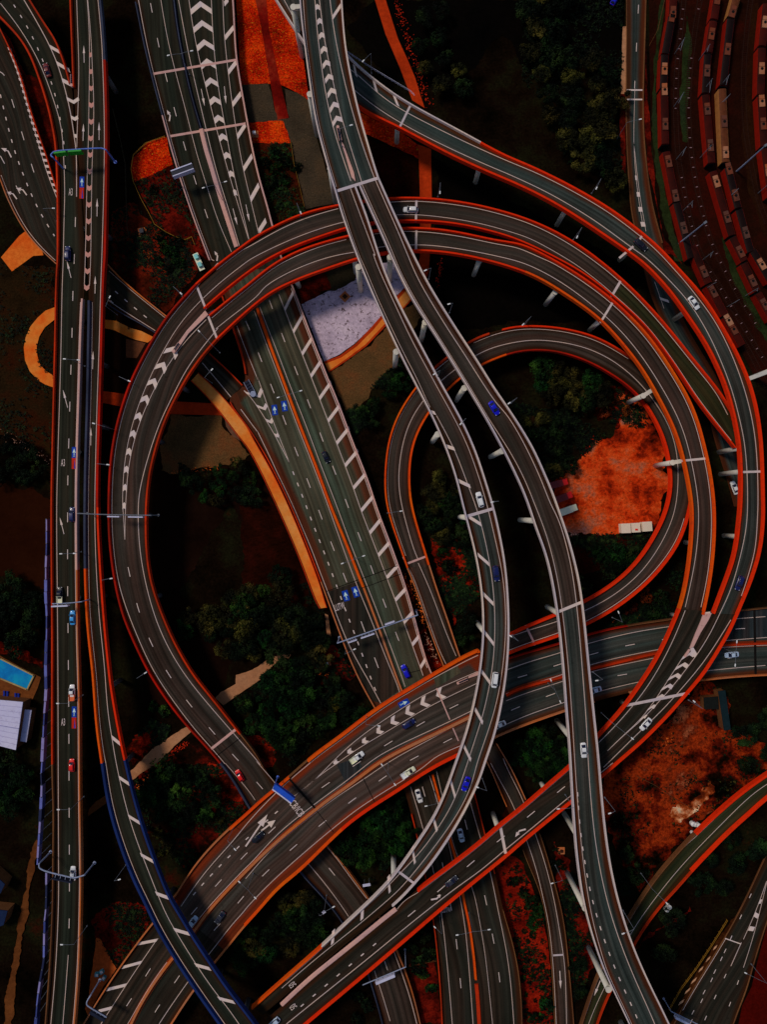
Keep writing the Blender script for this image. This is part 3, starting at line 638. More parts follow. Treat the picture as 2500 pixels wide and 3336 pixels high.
ribbon('HC', 'highway_viaduct', '00 440,-80|640,-80 450,200|668,200 458,400|680,400 462,555|686,555 470,700|690,700 478,850|692,850 484,945|692,945 515,1200|690,1200 548,1658|683,1658 01 548,150|676,150 558,345|668,345 552,600|662,600 548,900|655,900 535,1300|642,1300 528,1658|635,1658 02 530,400|655,400 545,750|680,750 575,1000|705,1000 588,1150|722,1150 605,1400|765,1400 640,1640|808,1600 03 665,180|852,160 700,340|900,340 762,540|960,520 840,740|1040,730 905,870|1092,850 965,1000|1160,960 1015,1090|1240,1100 1110,1250|1340,1250 1210,1400|1440,1400 1300,1530|1540,1530 1400,1670|1640,1660 1500,1810|1740,1800', [(0, 10), (14, 10), (20, 14), (24, 17), (32, 18)], A_HW,
       [('L', 0, 3, RUST, .6), ('L', 10, 15, SLATE, .9), ('L', 15, 20, ORANGE, .8), ('L', 20, None, BLUEP, 1.0), ('R', 0, 2, SLATE, .9), ('R', 2, 14, DRED, 1.0), ('R', 14, 20, RED, .8), ('R', 20, None, BLUEP, .8)],
       True, 'dark highway branch viaduct turning into blue parapets at lower left', 'viaduct', dz=.006, uvr=True)
ribbon('R1', 'ring_viaduct', '01 1240,240|1305,412 1390,105|1430,300 1530,5|1560,200 10 40,1508|97,1690 160,1442|240,1610 300,1372|400,1545 450,1325|540,1498 580,1298|650,1460 740,1270|780,1436 900,1252|900,1420 1090,1248|1080,1417 1300,1265|1270,1427 1500,1300|1450,1458 1650,1340|1610,1500 20 130,1382|60,1535 290,1450|200,1598 450,1540|330,1665 21 590,80|480,185 740,205|640,310 880,340|780,430 1010,485|900,550 1120,620|1000,690 1230,760|1080,800 1340,890|1160,930 1420,1010|1250,1055 1500,1150|1350,1180 1560,1300|1440,1290', [(0, 14), (18, 15), (26, 13)], [(0, A_BROWN), ('21 705,270', A_MOSS)],
       [('L', 0, None, RED, .65), ('R', 0, None, RED, .6)], True, 'upper ring viaduct with red parapets sweeping from the left gore to the far right', 'viaduct')
ribbon('R2', 'ring_viaduct', '01 1325,440|1388,605 1470,320|1540,460 1600,222|1690,335 11 130,140|230,275 270,55|380,210 10 400,1562|11 540,155 10 560,1515|11 700,97 10 700,1482|11 820,72 10 850,1452|11 930,52 10 1000,1440|11 1050,46 10 1200,1445|11 1200,50 10 1400,1475|11 1370,72 10 1620,1530|11 1560,115 21 90,-25|0,145 230,45|110,180 370,120|240,240 520,215|400,345 680,335|540,440 800,450|650,545 900,552|740,650 1000,690|840,775 1070,800|915,900 1150,930|985,1030 1200,1040|1040,1140 1240,1150|1080,1245 1275,1290|1115,1370 1312,1450|1142,1500 1335,1640|1168,1658 22 1337,150|1165,150 1325,350|1150,350 1295,540|1115,550 1262,690|1085,645', [(0, 14), (14, 16), (26, 17), (31, 16)], A_BROWN,
       [('L', 0, 18, RED, .65), ('L', 18, None, ORANGE, .7), ('R', 0, 14, RED, .7), ('R', 14, None, ORANGE, .8)], True, 'inner ring viaduct with orange parapets and brown deck', 'viaduct')
ribbon('R', 'ring_viaduct', '01 1240,240|1388,605 1140,345|1290,712 1050,450|1200,842 950,610|1140,950 860,780|1090,1050 810,890|1055,1130 770,1010|1020,1230 735,1130|990,1335 705,1280|968,1430 688,1430|952,1540 680,1658|943,1650 02 683,170|940,180 700,350|952,370 730,530|985,520 770,690|1035,660 825,820|1100,820 880,940|1170,950 950,1080|1240,1065 1050,1230|1330,1175 1180,1400|1430,1300 1290,1510|1530,1430 1400,1640|1650,1580 03 1480,110|13 110,10 03 1575,290|13 190,120 13 130,450|330,300 340,690|530,520 420,780|620,620 490,850|690,720 560,940|745,790 620,1020|790,850 690,1150|870,1000 740,1240|930,1120 780,1350|985,1220 820,1480|1040,1370 850,1580|1080,1500 880,1700|1120,1680', [(0, 14), (11, 13), (16, 10), (20, 5), (22, 3), (35, 2)], A_BROWN,
       [('L', 0, 21, DRED, .75), ('L', 21, 25, SLATE, .8), ('L', 25, None, SLATE, .4), ('R', 0, 20, RUST, .7), ('R', 20, 22, TAN, .5), ('R', 25, None, OCHRE, .35)], True, 'wide brown ring ramp with white chevrons curving down the left of the interchange', 'viaduct')
ribbon('R3', 'outer_viaduct', '10 390,-100|165,-40 450,30|270,130 530,190|400,330 640,340|540,520 760,450|680,680 900,560|830,765 1050,660|980,830 1300,790|1210,960 1510,905|1420,1062 1658,985|1600,1140 20 130,1035|40,1180 250,1092|160,1237 380,1155|280,1298 500,1222|390,1365 620,1290|500,1435 750,1378|610,1510 880,1482|720,1585 990,1575|800,1640 21 1080,120|880,140 1160,205|960,225 1240,292|1040,315 1330,420|1120,430 1400,540|1200,545 1460,645|1265,650 1515,760|1320,760 1560,870|1372,880 1595,990|1410,1000 1618,1110|1440,1125 1635,1250|1460,1240 1642,1400|1476,1370 1648,1658|1475,1640 22 1648,60|1463,80 1638,220|1450,220 1612,340|1425,340 1570,470|1385,450 1525,580|1340,570 1478,690|1300,675', [(0, 12), (5, 14), (18, 20), (28, 20), (36, 16.5)], A_BLUE,
       [('L', 3, 8, WHITE, .5), ('L', 8, None, RED, .75), ('R', 0, 2, WHITE, .5), ('R', 4, None, RED, .8)], True, 'outermost ramp viaduct with bright red parapets along the right side', 'viaduct')
ribbon('K', 'merged_viaduct', '22 1478,690|1085,645 1430,800|1050,730 1370,900|1000,845 1310,1000|950,945 1245,1095|890,1045 1160,1190|820,1150 1080,1285|740,1262 1000,1370|660,1355 925,1445|580,1440 850,1518|490,1550 23 680,30|390,20 590,115|310,85 410,262|200,180 200,430|60,300 60,550|-70,395 13 1658,605|1520,465 1530,705|1380,575 1400,810|1230,690 1300,890|1090,790 1200,970|960,930 1080,1080|930,955 950,1190|800,1060 820,1300|660,1175 700,1400|520,1285 550,1525|380,1405 400,1650|240,1530 300,1735|130,1625', [(0, 16.3), (8, 16), (18, 15), (26, 12)], A_DARK,
       [('L', 0, None, RED, .7), ('R', 0, 18, RED, .8)], True, 'dark viaduct with red parapets running diagonally to the bottom edge', 'viaduct')
ribbon('AB', 'high_viaduct', '10 340,-100|612,-100 343,0|615,0 355,150|625,150 375,300|638,300 395,450|665,450 420,630|700,620 445,780|740,780 480,910|785,930 520,1060|820,1050 568,1215|848,1130', 26, A_BLUE,
       [('L', 0, None, WHITE, .5), ('R', 0, None, WHITE, .5)], True, 'highest viaduct with pale parapets and chevrons before it forks at top centre', 'viaduct')
ribbon('A', 'high_viaduct', '10 568,1215|700,1180 600,1330|750,1310 650,1480|800,1450 715,1650|858,1650 11 780,250|925,260 860,430|1010,430 940,605|1100,600 1010,750|1180,750 1080,885|1255,890 1145,1010|1330,1020 1205,1130|1390,1130 1260,1260|1445,1250 1312,1400|1492,1370 1350,1530|1535,1510 1378,1658|1580,1650 12 1420,150|1612,130 1455,290|1645,290 1482,430|1665,440 1500,570|1675,590 1508,720|1680,740 1505,870|1678,890 1490,1010|1665,1050 1468,1150|1645,1190 1435,1300|1615,1350 1400,1430|1575,1500 1355,1560|1525,1630 13 1315,40|1500,90 1265,190|1440,220 1200,330|1375,345 1130,440|1300,470 1060,540|1220,590 1000,625|1145,690 950,690|1075,770 900,750|1010,845 840,810|940,910 770,880|850,985 690,950|700,1110 600,1035|590,1200 490,1140|450,1320 350,1260|330,1420 160,1430|215,1520 40,1540|110,1605', [(0, 26), (20, 26), (27, 21), (34, 15.5), (38, 13), (41, 12)], [(0, A_BROWN), ('12 1490,40', A_BLUE), ('13 1020,725', A_HW)],
       [('L', 0, 38, WHITE, .5), ('L', 38, None, ORANGE, .8), ('R', 0, 34, WHITE, .5)], True, 'left branch of the high pale viaduct bowing right then down to lower left', 'viaduct')
ribbon('B', 'high_viaduct', '10 720,1180|848,1130 765,1280|890,1225 820,1400|950,1360 880,1530|1010,1490 930,1650|1085,1650 11 1010,260|1165,245 1080,385|1240,365 1150,490|1310,475 1230,615|1390,600 1310,745|1470,715 1390,875|1545,840 1460,995|1608,935 1530,1110|1672,1025 1600,1240|1735,1120 1658,1345|1800,1225 21 50,1450|195,1320 95,1545|245,1440 140,1658|300,1560 22 175,120|345,40 215,220|390,160 245,305|425,285 280,440|462,425 305,590|485,570 325,720|503,720 340,860|518,870 355,1010|532,1020 367,1170|548,1170 378,1320|565,1330 393,1480|582,1490 403,1640|597,1645 23 410,150|607,150 420,300|620,300 430,450|637,450 442,590|657,600 460,720|685,740 480,860|715,870 517,1005|755,1005 560,1150|808,1160 612,1300|868,1300 672,1430|928,1430 735,1560|990,1550 790,1680|1050,1680 850,1800|1110,1800', [(0, 26), (42, 24)], [(0, A_BROWN), ('22 410,640', A_BLUE)],
       [('L', 0, None, WHITE, .5), ('R', 0, None, WHITE, .48)], True, 'right branch of the high pale viaduct running down to the bottom right', 'viaduct')
# raised concrete walkway beside the motorway
ribbon('WK', 'walkway', '01 1212,860|1262,808 1300,945|1345,885 1400,1062|1455,1000 1530,1240|1590,1170 11 0,1265|20,1175 80,1405|110,1330 150,1560|195,1480 195,1658|280,1658 12 300,235|372,215 390,460|475,490 435,592|500,580 470,650|520,640', 3.4, PATH,
       [('L', 0, None, RUST, .25, .6), ('R', 0, None, RUST, .3, .6)], True, 'orange footbridge walkway alongside the olive motorway', 'walkway')

def median(key, s, wd, mat, hh=.8, name='median_barrier', base_w=None, bmat=None):
    R = ROADS[key]; P = track(R, s, dz=.02); mb = MB(); v = []; m = len(P)
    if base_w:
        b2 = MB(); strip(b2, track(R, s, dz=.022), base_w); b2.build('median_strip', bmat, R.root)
    for i in range(m):
        t = P[min(i+1, m-1)]-P[max(i-1, 0)]; t.z = 0; t.normalize(); nn = Vector((-t.y, t.x, 0))
        for a, h in ((wd/2, .0), (wd*.3, hh), (-wd*.3, hh), (-wd/2, .0)): v.append(P[i]+nn*a+Vector((0, 0, h)))
    f = []
    for i in range(m-1):
        for k in range(3): f.append((4*i+k, 4*i+k+1, 4*i+5+k, 4*i+4+k))
    f += [(0, 3, 2, 1), (4*m-4, 4*m-3, 4*m-2, 4*m-1)]
    mb.add(v, f); return mb.build(name, mat, R.root)
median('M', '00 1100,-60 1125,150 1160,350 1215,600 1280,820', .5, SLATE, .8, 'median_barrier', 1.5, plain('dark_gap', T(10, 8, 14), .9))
median('M', '00 1280,822 1310,950 1345,1060 1400,1250 1505,1570', 1.7, PINK, .5)
median('M', '11 75,400 110,500 160,640 250,880 350,1150 450,1400 540,1650 12 640,230 725,450 750,510', 1.1, ORANGE, .8)
median('M', '12 752,515 830,720 910,940 990,1160 1010,1200', .9, OCHRE, .8)
median('M', '13 1190,70 1240,250 1300,480 1350,650 1385,850 1420,1000 1450,1200 1465,1370', .9, ORANGE, .8)
median('M', '13 1470,1400 1480,1500 1490,1680', 1.4, RUST, .6)
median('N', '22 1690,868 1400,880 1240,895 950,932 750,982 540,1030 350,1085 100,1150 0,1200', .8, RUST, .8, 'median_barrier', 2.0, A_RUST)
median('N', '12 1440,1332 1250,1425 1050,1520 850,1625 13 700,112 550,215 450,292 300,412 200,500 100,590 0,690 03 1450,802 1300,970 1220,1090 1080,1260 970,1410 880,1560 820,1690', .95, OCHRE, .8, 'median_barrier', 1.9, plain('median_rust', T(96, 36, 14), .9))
median('K', '13 960,925 850,1012 700,1135 550,1255 400,1375 230,1535', 1.5, PINK, .45)
# ---- gore islands
def island(key, s, mat, h=.25, name='gore_island'):
    R = ROADS[key]; P = [on(R, p, .02) for p in parse(s)]; n = len(P)
    v = [p for p in P]+[p+Vector((0, 0, h)) for p in P]
    f = [tuple(range(n, 2*n))]+[(i, (i+1) % n, n+(i+1) % n, n+i) for i in range(n)]
    return mesh(name, v, f, mat, R.root)
island('R', '01 1305,415 1325,440 1200,560 1145,640 1130,625 1190,540', PINK, .5)
island('K', '22 1252,680 1305,677 1285,720 1235,800 1190,890 1165,900 1200,810 1235,730', PINK, .4)
island('K', '22 1160,905 1172,908 1140,958 1128,950', PINK, .4)
island('AB', '10 605,895 625,925 690,1100 700,1155 675,1130 635,990', PINK, .4)
island('N', '12 1480,1050 1478,1070 1415,1090 1420,1078', PINK, .5)
def cushion(key, s, wd=1.1, label=''):
    R = ROADS[key]; a, b = [on(R, p, .02) for p in parse(s)]
    t = (b-a); L = t.length; rz = math.atan2(t.y, t.x)
    e = empty('crash_cushion', a, rz, label, 'crash cushion', 'crash cushions in the noses of the forks')
    mb = MB(); mb.tube((0, 0, .35), (L, 0, .35), .1, .1, 6); mb.box((L/2, wd/2-.06, .5), L, .12, .6); mb.box((L/2, -wd/2+.06, .5), L, .12, .6)
    mb.tube((L, 0, 0), (L, 0, .9), wd/2, wd/2, 14); mb.build('rail', PINK if wd < 1.5 else STEEL, e)
    m2 = MB(); n = 5
    for i in range(n): m2.box((L*(i+.5)/n, 0, .45), L/n*.72, wd-.3, .8)
    m2.build('cartridge', plain('dark_cartridge', T(24, 26, 40), .6), e)
cushion('HL', '00 461,480 460,550', 1.0, 'dark crash cushion in the upper left fork nose')
cushion('AB', '10 605,900 588,815', .9, 'crash cushion at the fork of the pale high viaduct')
cushion('M', '11 5,862 50,945', 2.0, 'big dark crash cushion at the motorway ramp nose')
cushion('R', '01 1142,625 1108,675', 1.1, 'crash cushion ahead of the big chevrons on the ring ramp')
cushion('N', '12 1412,1093 1350,1120', .8, 'slim crash cushion on the rusty viaduct by the chevrons')

# ================================================================ MARKINGS
# left highway
line('HL', '00 0,20 130,190 250,400 340,640 385,800 400,950 410,1200 405,1400 400,1658 01 392,300 385,700 370,1200 358,1658 02 362,500 366,1000 368,1658 03 370,600 370,900 352,1300 318,1690', .24)
line('HL', '00 145,-10 245,160 345,350 400,520 450,720 470,880 483,945 485,1100 485,1250', .3)
line('HL', '01 530,360 520,700 508,1100 502,1400 498,1600 02 497,300 500,700 503,1100 503,1600 03 505,400 510,900 505,1300 483,1690', .2)
dash('HL', '00 85,30 130,100 200,220 265,370 320,510 350,600 385,780 405,900 415,1050 412,1130', 1.1, 2.9, .3)
dash('HL', '00 478,1380 470,1658 01 462,280 455,600 445,900 437,1200 430,1450 02 428,0 428,500 432,900 436,1400 437,1658 03 437,170 440,900 435,1110', 3.2, 8.9, .24)
line('HL', '03 432,1220 415,1450 395,1690', .22, 'lane_line')
line('HC', '00 485,-20 492,200 500,400 497,600 490,800 486,935', .22)
line('HC', '00 553,0 566,200 567,420 563,700 560,900 553,1100 548,1300 540,1658 01 534,255', .2)
line('HC', '00 556,0 574,200 585,420 595,650 592,850 585,1000 580,1250 575,1658 01 567,255', .2)
hatch('HC', '00 566,330 567,420 563,700 560,900 553,1100 548,1300 540,1658 01 534,245', '00 580,330 585,420 595,650 592,850 585,1000 580,1250 575,1658 01 567,245', 15, 1.5, 0, .4, name='chevron_marking', mat=PINKP)
line('HC', '00 628,-20 645,250 655,450 665,650 665,800 658,1200 645,1658 01 640,200 630,600 615,1000 605,1400 600,1658 02 605,300 625,650 645,850 665,1050 675,1200 690,1350 715,1500 740,1650 03 800,280 870,500 960,730 1040,930 1110,1060 1220,1240 1340,1420 1450,1560 1540,1690', .24)
line('HC', '01 567,360 558,700 548,1100 540,1500 02 532,0 535,400 555,800 590,1100 605,1300 625,1500 655,1640 03 690,150 740,370 800,560 880,760 980,970 1100,1180 1220,1370 1330,1520 1440,1680', .22)
bars('HC', '02 712,1468 770,1515 03 755,92 828,140 815,338 893,385 893,582 980,630 990,828 1078,860 1105,1058 1200,1085 1240,1282 1335,1308 1388,1495 1488,1520', 1.5)
bars('HL', '00 318,297 385,335 358,400 440,448 392,508 455,540', 1.5)
hatch('HL', '00 420,615 450,745 470,850', '00 497,615 492,745 484,850', 3, 1.2, 0, .3, name='chevron_marking')
arrow('HC', '00 533,398 531,288 526,895 529,785 628,890 628,775 615,1375 616,1260 01 602,305 604,192 587,785 590,670 575,1270 576,1155', .75, .2, 3)
arrow('HL', '01 450,205 423,98 428,1030 398,915 02 405,175 378,68', .75, .2, 3)
def panel(key, c, up, wd, ln, kind, name='painted_panel'):
    R = ROADS[key]; p = parse(c)[0]; q = parse(up)[0]
    a = on(R, p, PZ+.003); u = on(R, q, PZ+.003)-a; u.z = 0; u.normalize(); r = Vector((u.y, -u.x, 0))
    def quad(nm, cx, cy, w_, l_, dz, mat):
        c0 = a+r*cx+u*cy+Vector((0, 0, dz)); return mesh(nm, [c0-r*w_/2-u*l_/2, c0+r*w_/2-u*l_/2, c0+r*w_/2+u*l_/2, c0-r*w_/2+u*l_/2], [(0, 1, 2, 3)], mat, R.root)
    blue = plain('panel_blue', T(8, 42, 124), .7, .1, .2); red = plain('panel_red', T(140, 26, 8), .7, .1, .2)
    pale = plain('panel_white', T(150, 175, 215), .7, .1, .1)
    if kind == 'blue':
        quad(name, 0, 0, wd, ln, 0, blue)
    elif kind == 'both':
        quad(name, 0, ln*.25, wd, ln*.5, 0, blue); quad(name, 0, -ln*.25, wd, ln*.5, 0, red)
        m = MB(); m.add([a-u*ln*.48+r*0+Vector((0, 0, .004)), a-u*ln*.48+r*wd*.35+Vector((0, 0, .004)), a-u*ln*.05+r*wd*.12+Vector((0, 0, .004))], [(0, 1, 2)]); m.build('panel_wedge', blue, R.root)
        q2 = MB(); 
        for sx in (-1, 1): q2.box(a+r*sx*wd*.5+Vector((0, 0, .0)), .001, .001, .001)
    m = MB(); c0 = a+(u*ln*.25 if kind == 'both' else u*0)+Vector((0, 0, .006)); l2 = ln*.5 if kind == 'both' else ln
    m.add([c0-r*wd*.07-u*l2*.34, c0+r*wd*.07-u*l2*.34, c0+r*wd*.07+u*l2*.02, c0-r*wd*.07+u*l2*.02], [(0, 1, 2, 3)])
    m.add([c0-r*wd*.34-u*l2*.02, c0+r*wd*.34-u*l2*.02, c0+u*l2*.36+r*.02, c0+u*l2*.36-r*.02], [(0, 1, 2, 3)])
    m.add([c0-r*wd*.2-u*l2*.36, c0+r*wd*.2-u*l2*.36, c0+r*wd*.07-u*l2*.26, c0-r*wd*.07-u*l2*.26], [(0, 1, 2, 3)])
    m.build('panel_arrow', pale, R.root)
panel('HL', '00 518,1192', '00 520,1100', 1.5, 7.2, 'both')
panel('HL', '01 469,1350', '01 470,1250', 1.5, 7.2, 'both')
panel('HL', '02 469,1341', '02 470,1240', 1.5, 7.2, 'both')
panel('M', '12 638,567', '12 625,520', 2.0, 3.6, 'blue'); panel('M', '12 700,543', '12 685,495', 2.0, 3.6, 'blue')
panel('M', '11 185,1045', '11 180,1000', 1.9, 3.5, 'blue'); panel('M', '11 247,1020', '11 240,975', 1.9, 3.5, 'blue')
panel('N', '12 1007,1250', '12 1060,1222', 1.9, 3.6, 'blue')
for c, u in (('00 448,1222', '00 449,1150'), ('01 399,1382', '01 400,1300'), ('02 400,1372', '02 400,1300')):
    text_on(ROADS['HL'], 'A3', parse(c)[0], parse(u)[0], 1.15, 2.9)
text_on(ROADS['M'], 'LUTW', parse('12 598,638')[0], parse('12 585,600')[0], 1.25, 2.6)
text_on(ROADS['M'], 'LUTW', parse('13 1278,935')[0], parse('13 1275,900')[0], 1.1, 2.2)
text_on(ROADS['N'], 'ICB/ICB', parse('13 322,285')[0], parse('13 352,262')[0], 1.9, 1.8)
text_on(ROADS['A'], '50', parse('13 300,1408')[0], parse('13 278,1425')[0], 1.5, 2.2)
text_on(ROADS['K'], '50', parse('13 305,1548')[0], parse('13 283,1565')[0], 1.5, 2.2)
# motorway
line('M', '00 875,-20 925,250 975,470 1050,780 1120,1030 1190,1280 1260,1500 1320,1640 01 1360,95', .26)
line('M', '00 1018,-20 1060,230 1110,440 1190,740 1250,980 1320,1200 1380,1390 1470,1600', .2)
line('M', '00 1130,-20 1180,250 1215,420 1290,740 1370,1070 1440,1290 1520,1560', .24)
line('M', '00 1197,-20 1225,170 1260,350 1310,560 1370,800 1430,1020 1500,1260 1580,1520', .22)
line('M', '00 1342,-20 1350,180 1370,430 1400,640 1440,860 1480,1080 1530,1300 1582,1520', .22)
line('M', '00 1415,-20 1425,230 1455,500 1490,760 1540,1050 1600,1300 1643,1480', .22)
hatch('M', '00 1197,-60 1225,170 1260,350 1310,560 1370,800 1430,1020 1480,1210', '00 1340,-60 1350,180 1370,430 1400,640 1440,860 1480,1080 1500,1210', 12, 1.9, 0, -.38, name='chevron_marking')
bars('M', '00 1425,25 1450,-5 1430,240 1483,175 1450,460 1500,395 1477,665 1530,595 1508,870 1560,790 1548,1075 1602,990 1592,1270 1645,1175 1645,1470 1690,1400', 1.7)
dash('M', '00 955,20 1010,300 1060,510 1120,740 1190,990 1270,1240 1355,1490', 3.2, 8.8, .22)
arrow('M', '00 1278,565 1300,675 1425,548 1436,660 1480,1325 1508,1430 1562,1300 1585,1410', .8, .2, 3)
arrow('M', '00 1075,770 1085,705 1378,1658 1385,1600', .8, .45, 2, 1)
line('M', '01 1505,510 1560,660 1658,900 11 60,800 100,900 160,1080 280,1383', .24)
line('M', '11 -10,920 45,975 110,1078 175,1180 280,1383', .24)
hatch('M', '11 -10,925 40,975 110,1075 170,1170 235,1290', '11 95,905 115,975 150,1060 185,1140 240,1280', 4, 1.3, 0, .45, name='chevron_marking', t1=.75)
line('G', '01 1285,745 1400,880 1475,972', .26); line('M', '01 1530,1040 1658,1215 11 60,1150 130,1290 200,1440 260,1580 290,1658 12 400,215 470,410 550,610 610,770 680,930 780,1100 860,1250', .26)
line('M', '11 55,415 100,540 160,700 230,880 330,1150 430,1400 520,1640 12 640,320 720,530 800,720 880,930 960,1120 980,1180', .24)
line('M', '11 90,390 140,520 200,670 290,910 380,1130 480,1400 575,1640 12 650,190 740,420 820,620 900,830 980,1040 1015,1145', .24)
line('M', '11 212,310 300,540 400,790 500,1050 600,1310 690,1550 12 740,40 830,270 920,510 1020,770 1090,960 1130,1075', .26)
line('M', '11 303,265 420,530 520,780 610,1020 700,1250 790,1500 12 850,60 950,310 1040,560 1100,750 1170,1020', .25)
hatch('M', '11 245,395 300,540 400,790 500,1050 600,1310 690,1550 12 740,40 830,270 920,510 1020,770 1110,1010', '11 300,285 410,540 500,760 600,1010 700,1260 780,1490 12 830,20 925,260 1015,510 1090,760 1140,960', 17, 1.25, 0)
dash('M', '11 0,480 20,520 80,680 175,920 255,1130 335,1340 415,1545 12 490,90 570,295 655,510', 3.4, 8.0, .24)
dash('M', '11 150,345 215,520 300,740 385,955 465,1170 550,1390 630,1600 12 705,140 785,345 855,540 940,760 1020,970', 3.2, 8.8, .24)
dash('M', '11 300,1435 330,1510 380,1640 12 405,50 460,190 515,330 565,465 640,670 725,890 800,1100 830,1175', 1.3, 2.8, .34)
dash('M', '12 735,730 820,960 910,1190', 3.8, 9.2, .24)
joint('M', '12 500,545 970,375', .25, plain('dark_joint', T(12, 9, 8), .9)); joint('M', '12 740,520 985,430 12 1030,1060 1110,1040', .2, MATS['dark_joint'])
joint('M', '00 968,470 1500,380 00 1065,868 1560,785', .8, PINK)
# ground road G / E
line('G', '00 60,330 120,480 180,700 240,900 290,1080 360,1260', .24)
hatch('G', '00 45,300 100,440 150,620 210,830 260,990 310,1130 355,1240', '00 65,300 140,480 195,690 250,870 300,1010 345,1130 362,1240', 25, .95, .5)
line('G', '00 -10,1120 60,1290 150,1450 250,1570 350,1655', .26)
dash('G', '00 -20,450 30,470 50,560 100,720 160,920 230,1150 280,1260', 3.0, 8.4, .24)
dash('G', '00 0,600 40,770 90,960 150,1120 220,1290 300,1430 345,1500', 1.2, 2.7, .34)
dash('G', '00 0,990 70,1120 180,1340', 3.0, 8.4, .24)
arrow('G', '00 70,1000 35,930 105,1265 62,1205 168,1240 125,1180', .9, .4, 1.8, 1)
line('G', '01 690,350 760,400 850,455 985,540', .24); line('G', '01 690,160 850,300 1048,455', .2)
dash('G', '01 730,290 790,342 850,392 905,438 965,485', 1.3, 2.9, .3)
dash('G', '01 700,350 760,402', 1.3, 3.5, .3)
# rings
line('R1', '01 1370,150 1460,80 1560,10 10 0,1585 150,1490 300,1415 450,1362 590,1325', .25)
line('R1', '10 915,1285 1090,1275 1300,1295 1500,1328 1658,1370 20 150,1420 300,1490 450,1580 560,1658 21 720,220 860,350 970,460 1080,590 1200,740 1320,900 1410,1075', .25)
line('R1', '01 1290,335 1400,230 1560,110 10 30,1645 200,1560 400,1475 600,1415 700,1395', .22)
line('R1', '10 960,1365 1090,1362 1300,1385 1500,1420 1658,1465 20 130,1505 250,1565 410,1658 21 500,160 640,270 800,420 930,580 1050,740 1170,910 1300,1070 1430,1240', .2)
line('R2', '01 1345,460 1480,345 1600,250 11 97,203 200,124 290,80 10 420,1584 520,1552 640,1518', .25)
line('R2', '10 800,1490 900,1475 1050,1468 1200,1478 1400,1505 1600,1555 20 50,1565 150,1605 260,1658 21 340,120 500,220 660,340 800,470 920,600 1020,750 1100,890 1180,1060 1230,1200 1270,1360 1295,1500 1305,1658 22 1312,150 1300,330 1275,480 1240,640', .25)
line('R2', '01 1370,530 1500,425 1658,310 11 100,270 250,180 400,115 550,65 690,42', .22)
line('R2', '10 830,1575 900,1563 1090,1552 1250,1565 1450,1595 1658,1640 21 130,115 300,200 450,300 600,420 700,510 800,620 900,755 990,900 1080,1060 1140,1210 1180,1370 1210,1530 1225,1658 22 1225,150 1205,340 1170,510 1140,640', .24)
line('R', '01 1385,110 1240,265 1060,460 960,630 880,780 790,980 740,1180 710,1350 695,1500 693,1658 02 700,200 730,400 790,620 870,820 960,1020 1060,1180 1200,1370 1340,1540 1420,1640', .26)
line('R', '01 1385,525 1290,640 1180,790 1100,950 1020,1110 960,1280 910,1450 885,1570 877,1658 02 880,200 910,430 980,700 1070,900 1180,1080 1300,1230 1430,1380 1560,1530 1658,1640', .26)
line('R', '01 1275,350 1150,480 1040,660 950,840 880,1010 830,1170 795,1340 780,1500 777,1658 02 783,40 792,210', .2)
line('R', '01 1310,470 1200,580 1120,680 1040,800 970,930 910,1060 860,1200 820,1370 805,1500 797,1658 02 795,40 792,210', .22)
hatch('R', '01 1055,655 975,790 900,960 840,1140 805,1290 785,1450 778,1640', '01 1130,695 1045,800 965,950 895,1100 850,1230 820,1370 797,1640', 10, 1.9, 0, -.5, name='chevron_marking')
dash('R', '02 812,385 870,630 950,850 1060,1050 1190,1240 1350,1430 1500,1600 1530,1630', 3.2, 8.9, .24)
joint('R1', '01 1245,245 1308,405 10 1088,1252 1084,1412', .7); joint('R2', '01 1322,448 1382,600 10 1088,1445 1084,1600 21 1280,1352 1115,1368 685,350 600,490', .7)
joint('R1', '21 735,215 670,325', .8); joint('R', '02 1330,1550 1500,1415', .9, PINK)
joint('R', '02 1370,1590 1540,1460', .3, MATS['dark_joint'])
# R4, Q
line('R4', '12 1658,828 22 130,790 320,735 500,665 650,590 800,480 900,370 980,250 1040,130 1085,0 21 1095,1500 1095,1400 1080,1270 1040,1150 980,1040 900,930 820,840 700,740 550,660 400,620 250,600 130,600 0,625 11 1560,650 1460,700 1390,745 1290,820 1220,880 1150,960 1090,1040 1040,1130 1000,1250 980,1380 973,1480 980,1600 12 1020,100 1070,280 1100,340', .24)
line('R4', '22 20,920 180,865 330,820 505,745 660,665 800,555 940,430 1040,300 1110,190 1150,80', .24)
line('R4', '21 785,712 700,655 600,600 480,560 300,530 150,520 0,545 11 1560,570 1450,615', .2)
line('R4', '11 1280,715 1200,790 1130,865 1070,945 1010,1030 970,1110 940,1190 915,1290 905,1400 900,1500 905,1640 12 920,60 960,190 1000,320', .24)
joint('R4', '22 125,755 185,882 12 1030,362 1155,315', .7, PINK)
line('Q', '12 1000,320 1050,440 1100,580 1160,740 1220,890 1275,1000', .24); line('Q', '12 1085,330 1150,470 1210,620 1270,790 1340,950', .22)
line('Q', '13 1560,0 1610,95 1658,180 23 55,290 135,500 200,700 250,930 280,1200 305,1450 312,1680', .22)
line('Q', '13 1640,-30 23 0,20 60,140 110,240 190,460 250,640 310,880 345,1100 370,1250 380,1400 385,1660', .22)
joint('Q', '23 300,1222 362,1218', .6); arrow('Q', '23 342,1320 348,1435', .9, .3, 3)
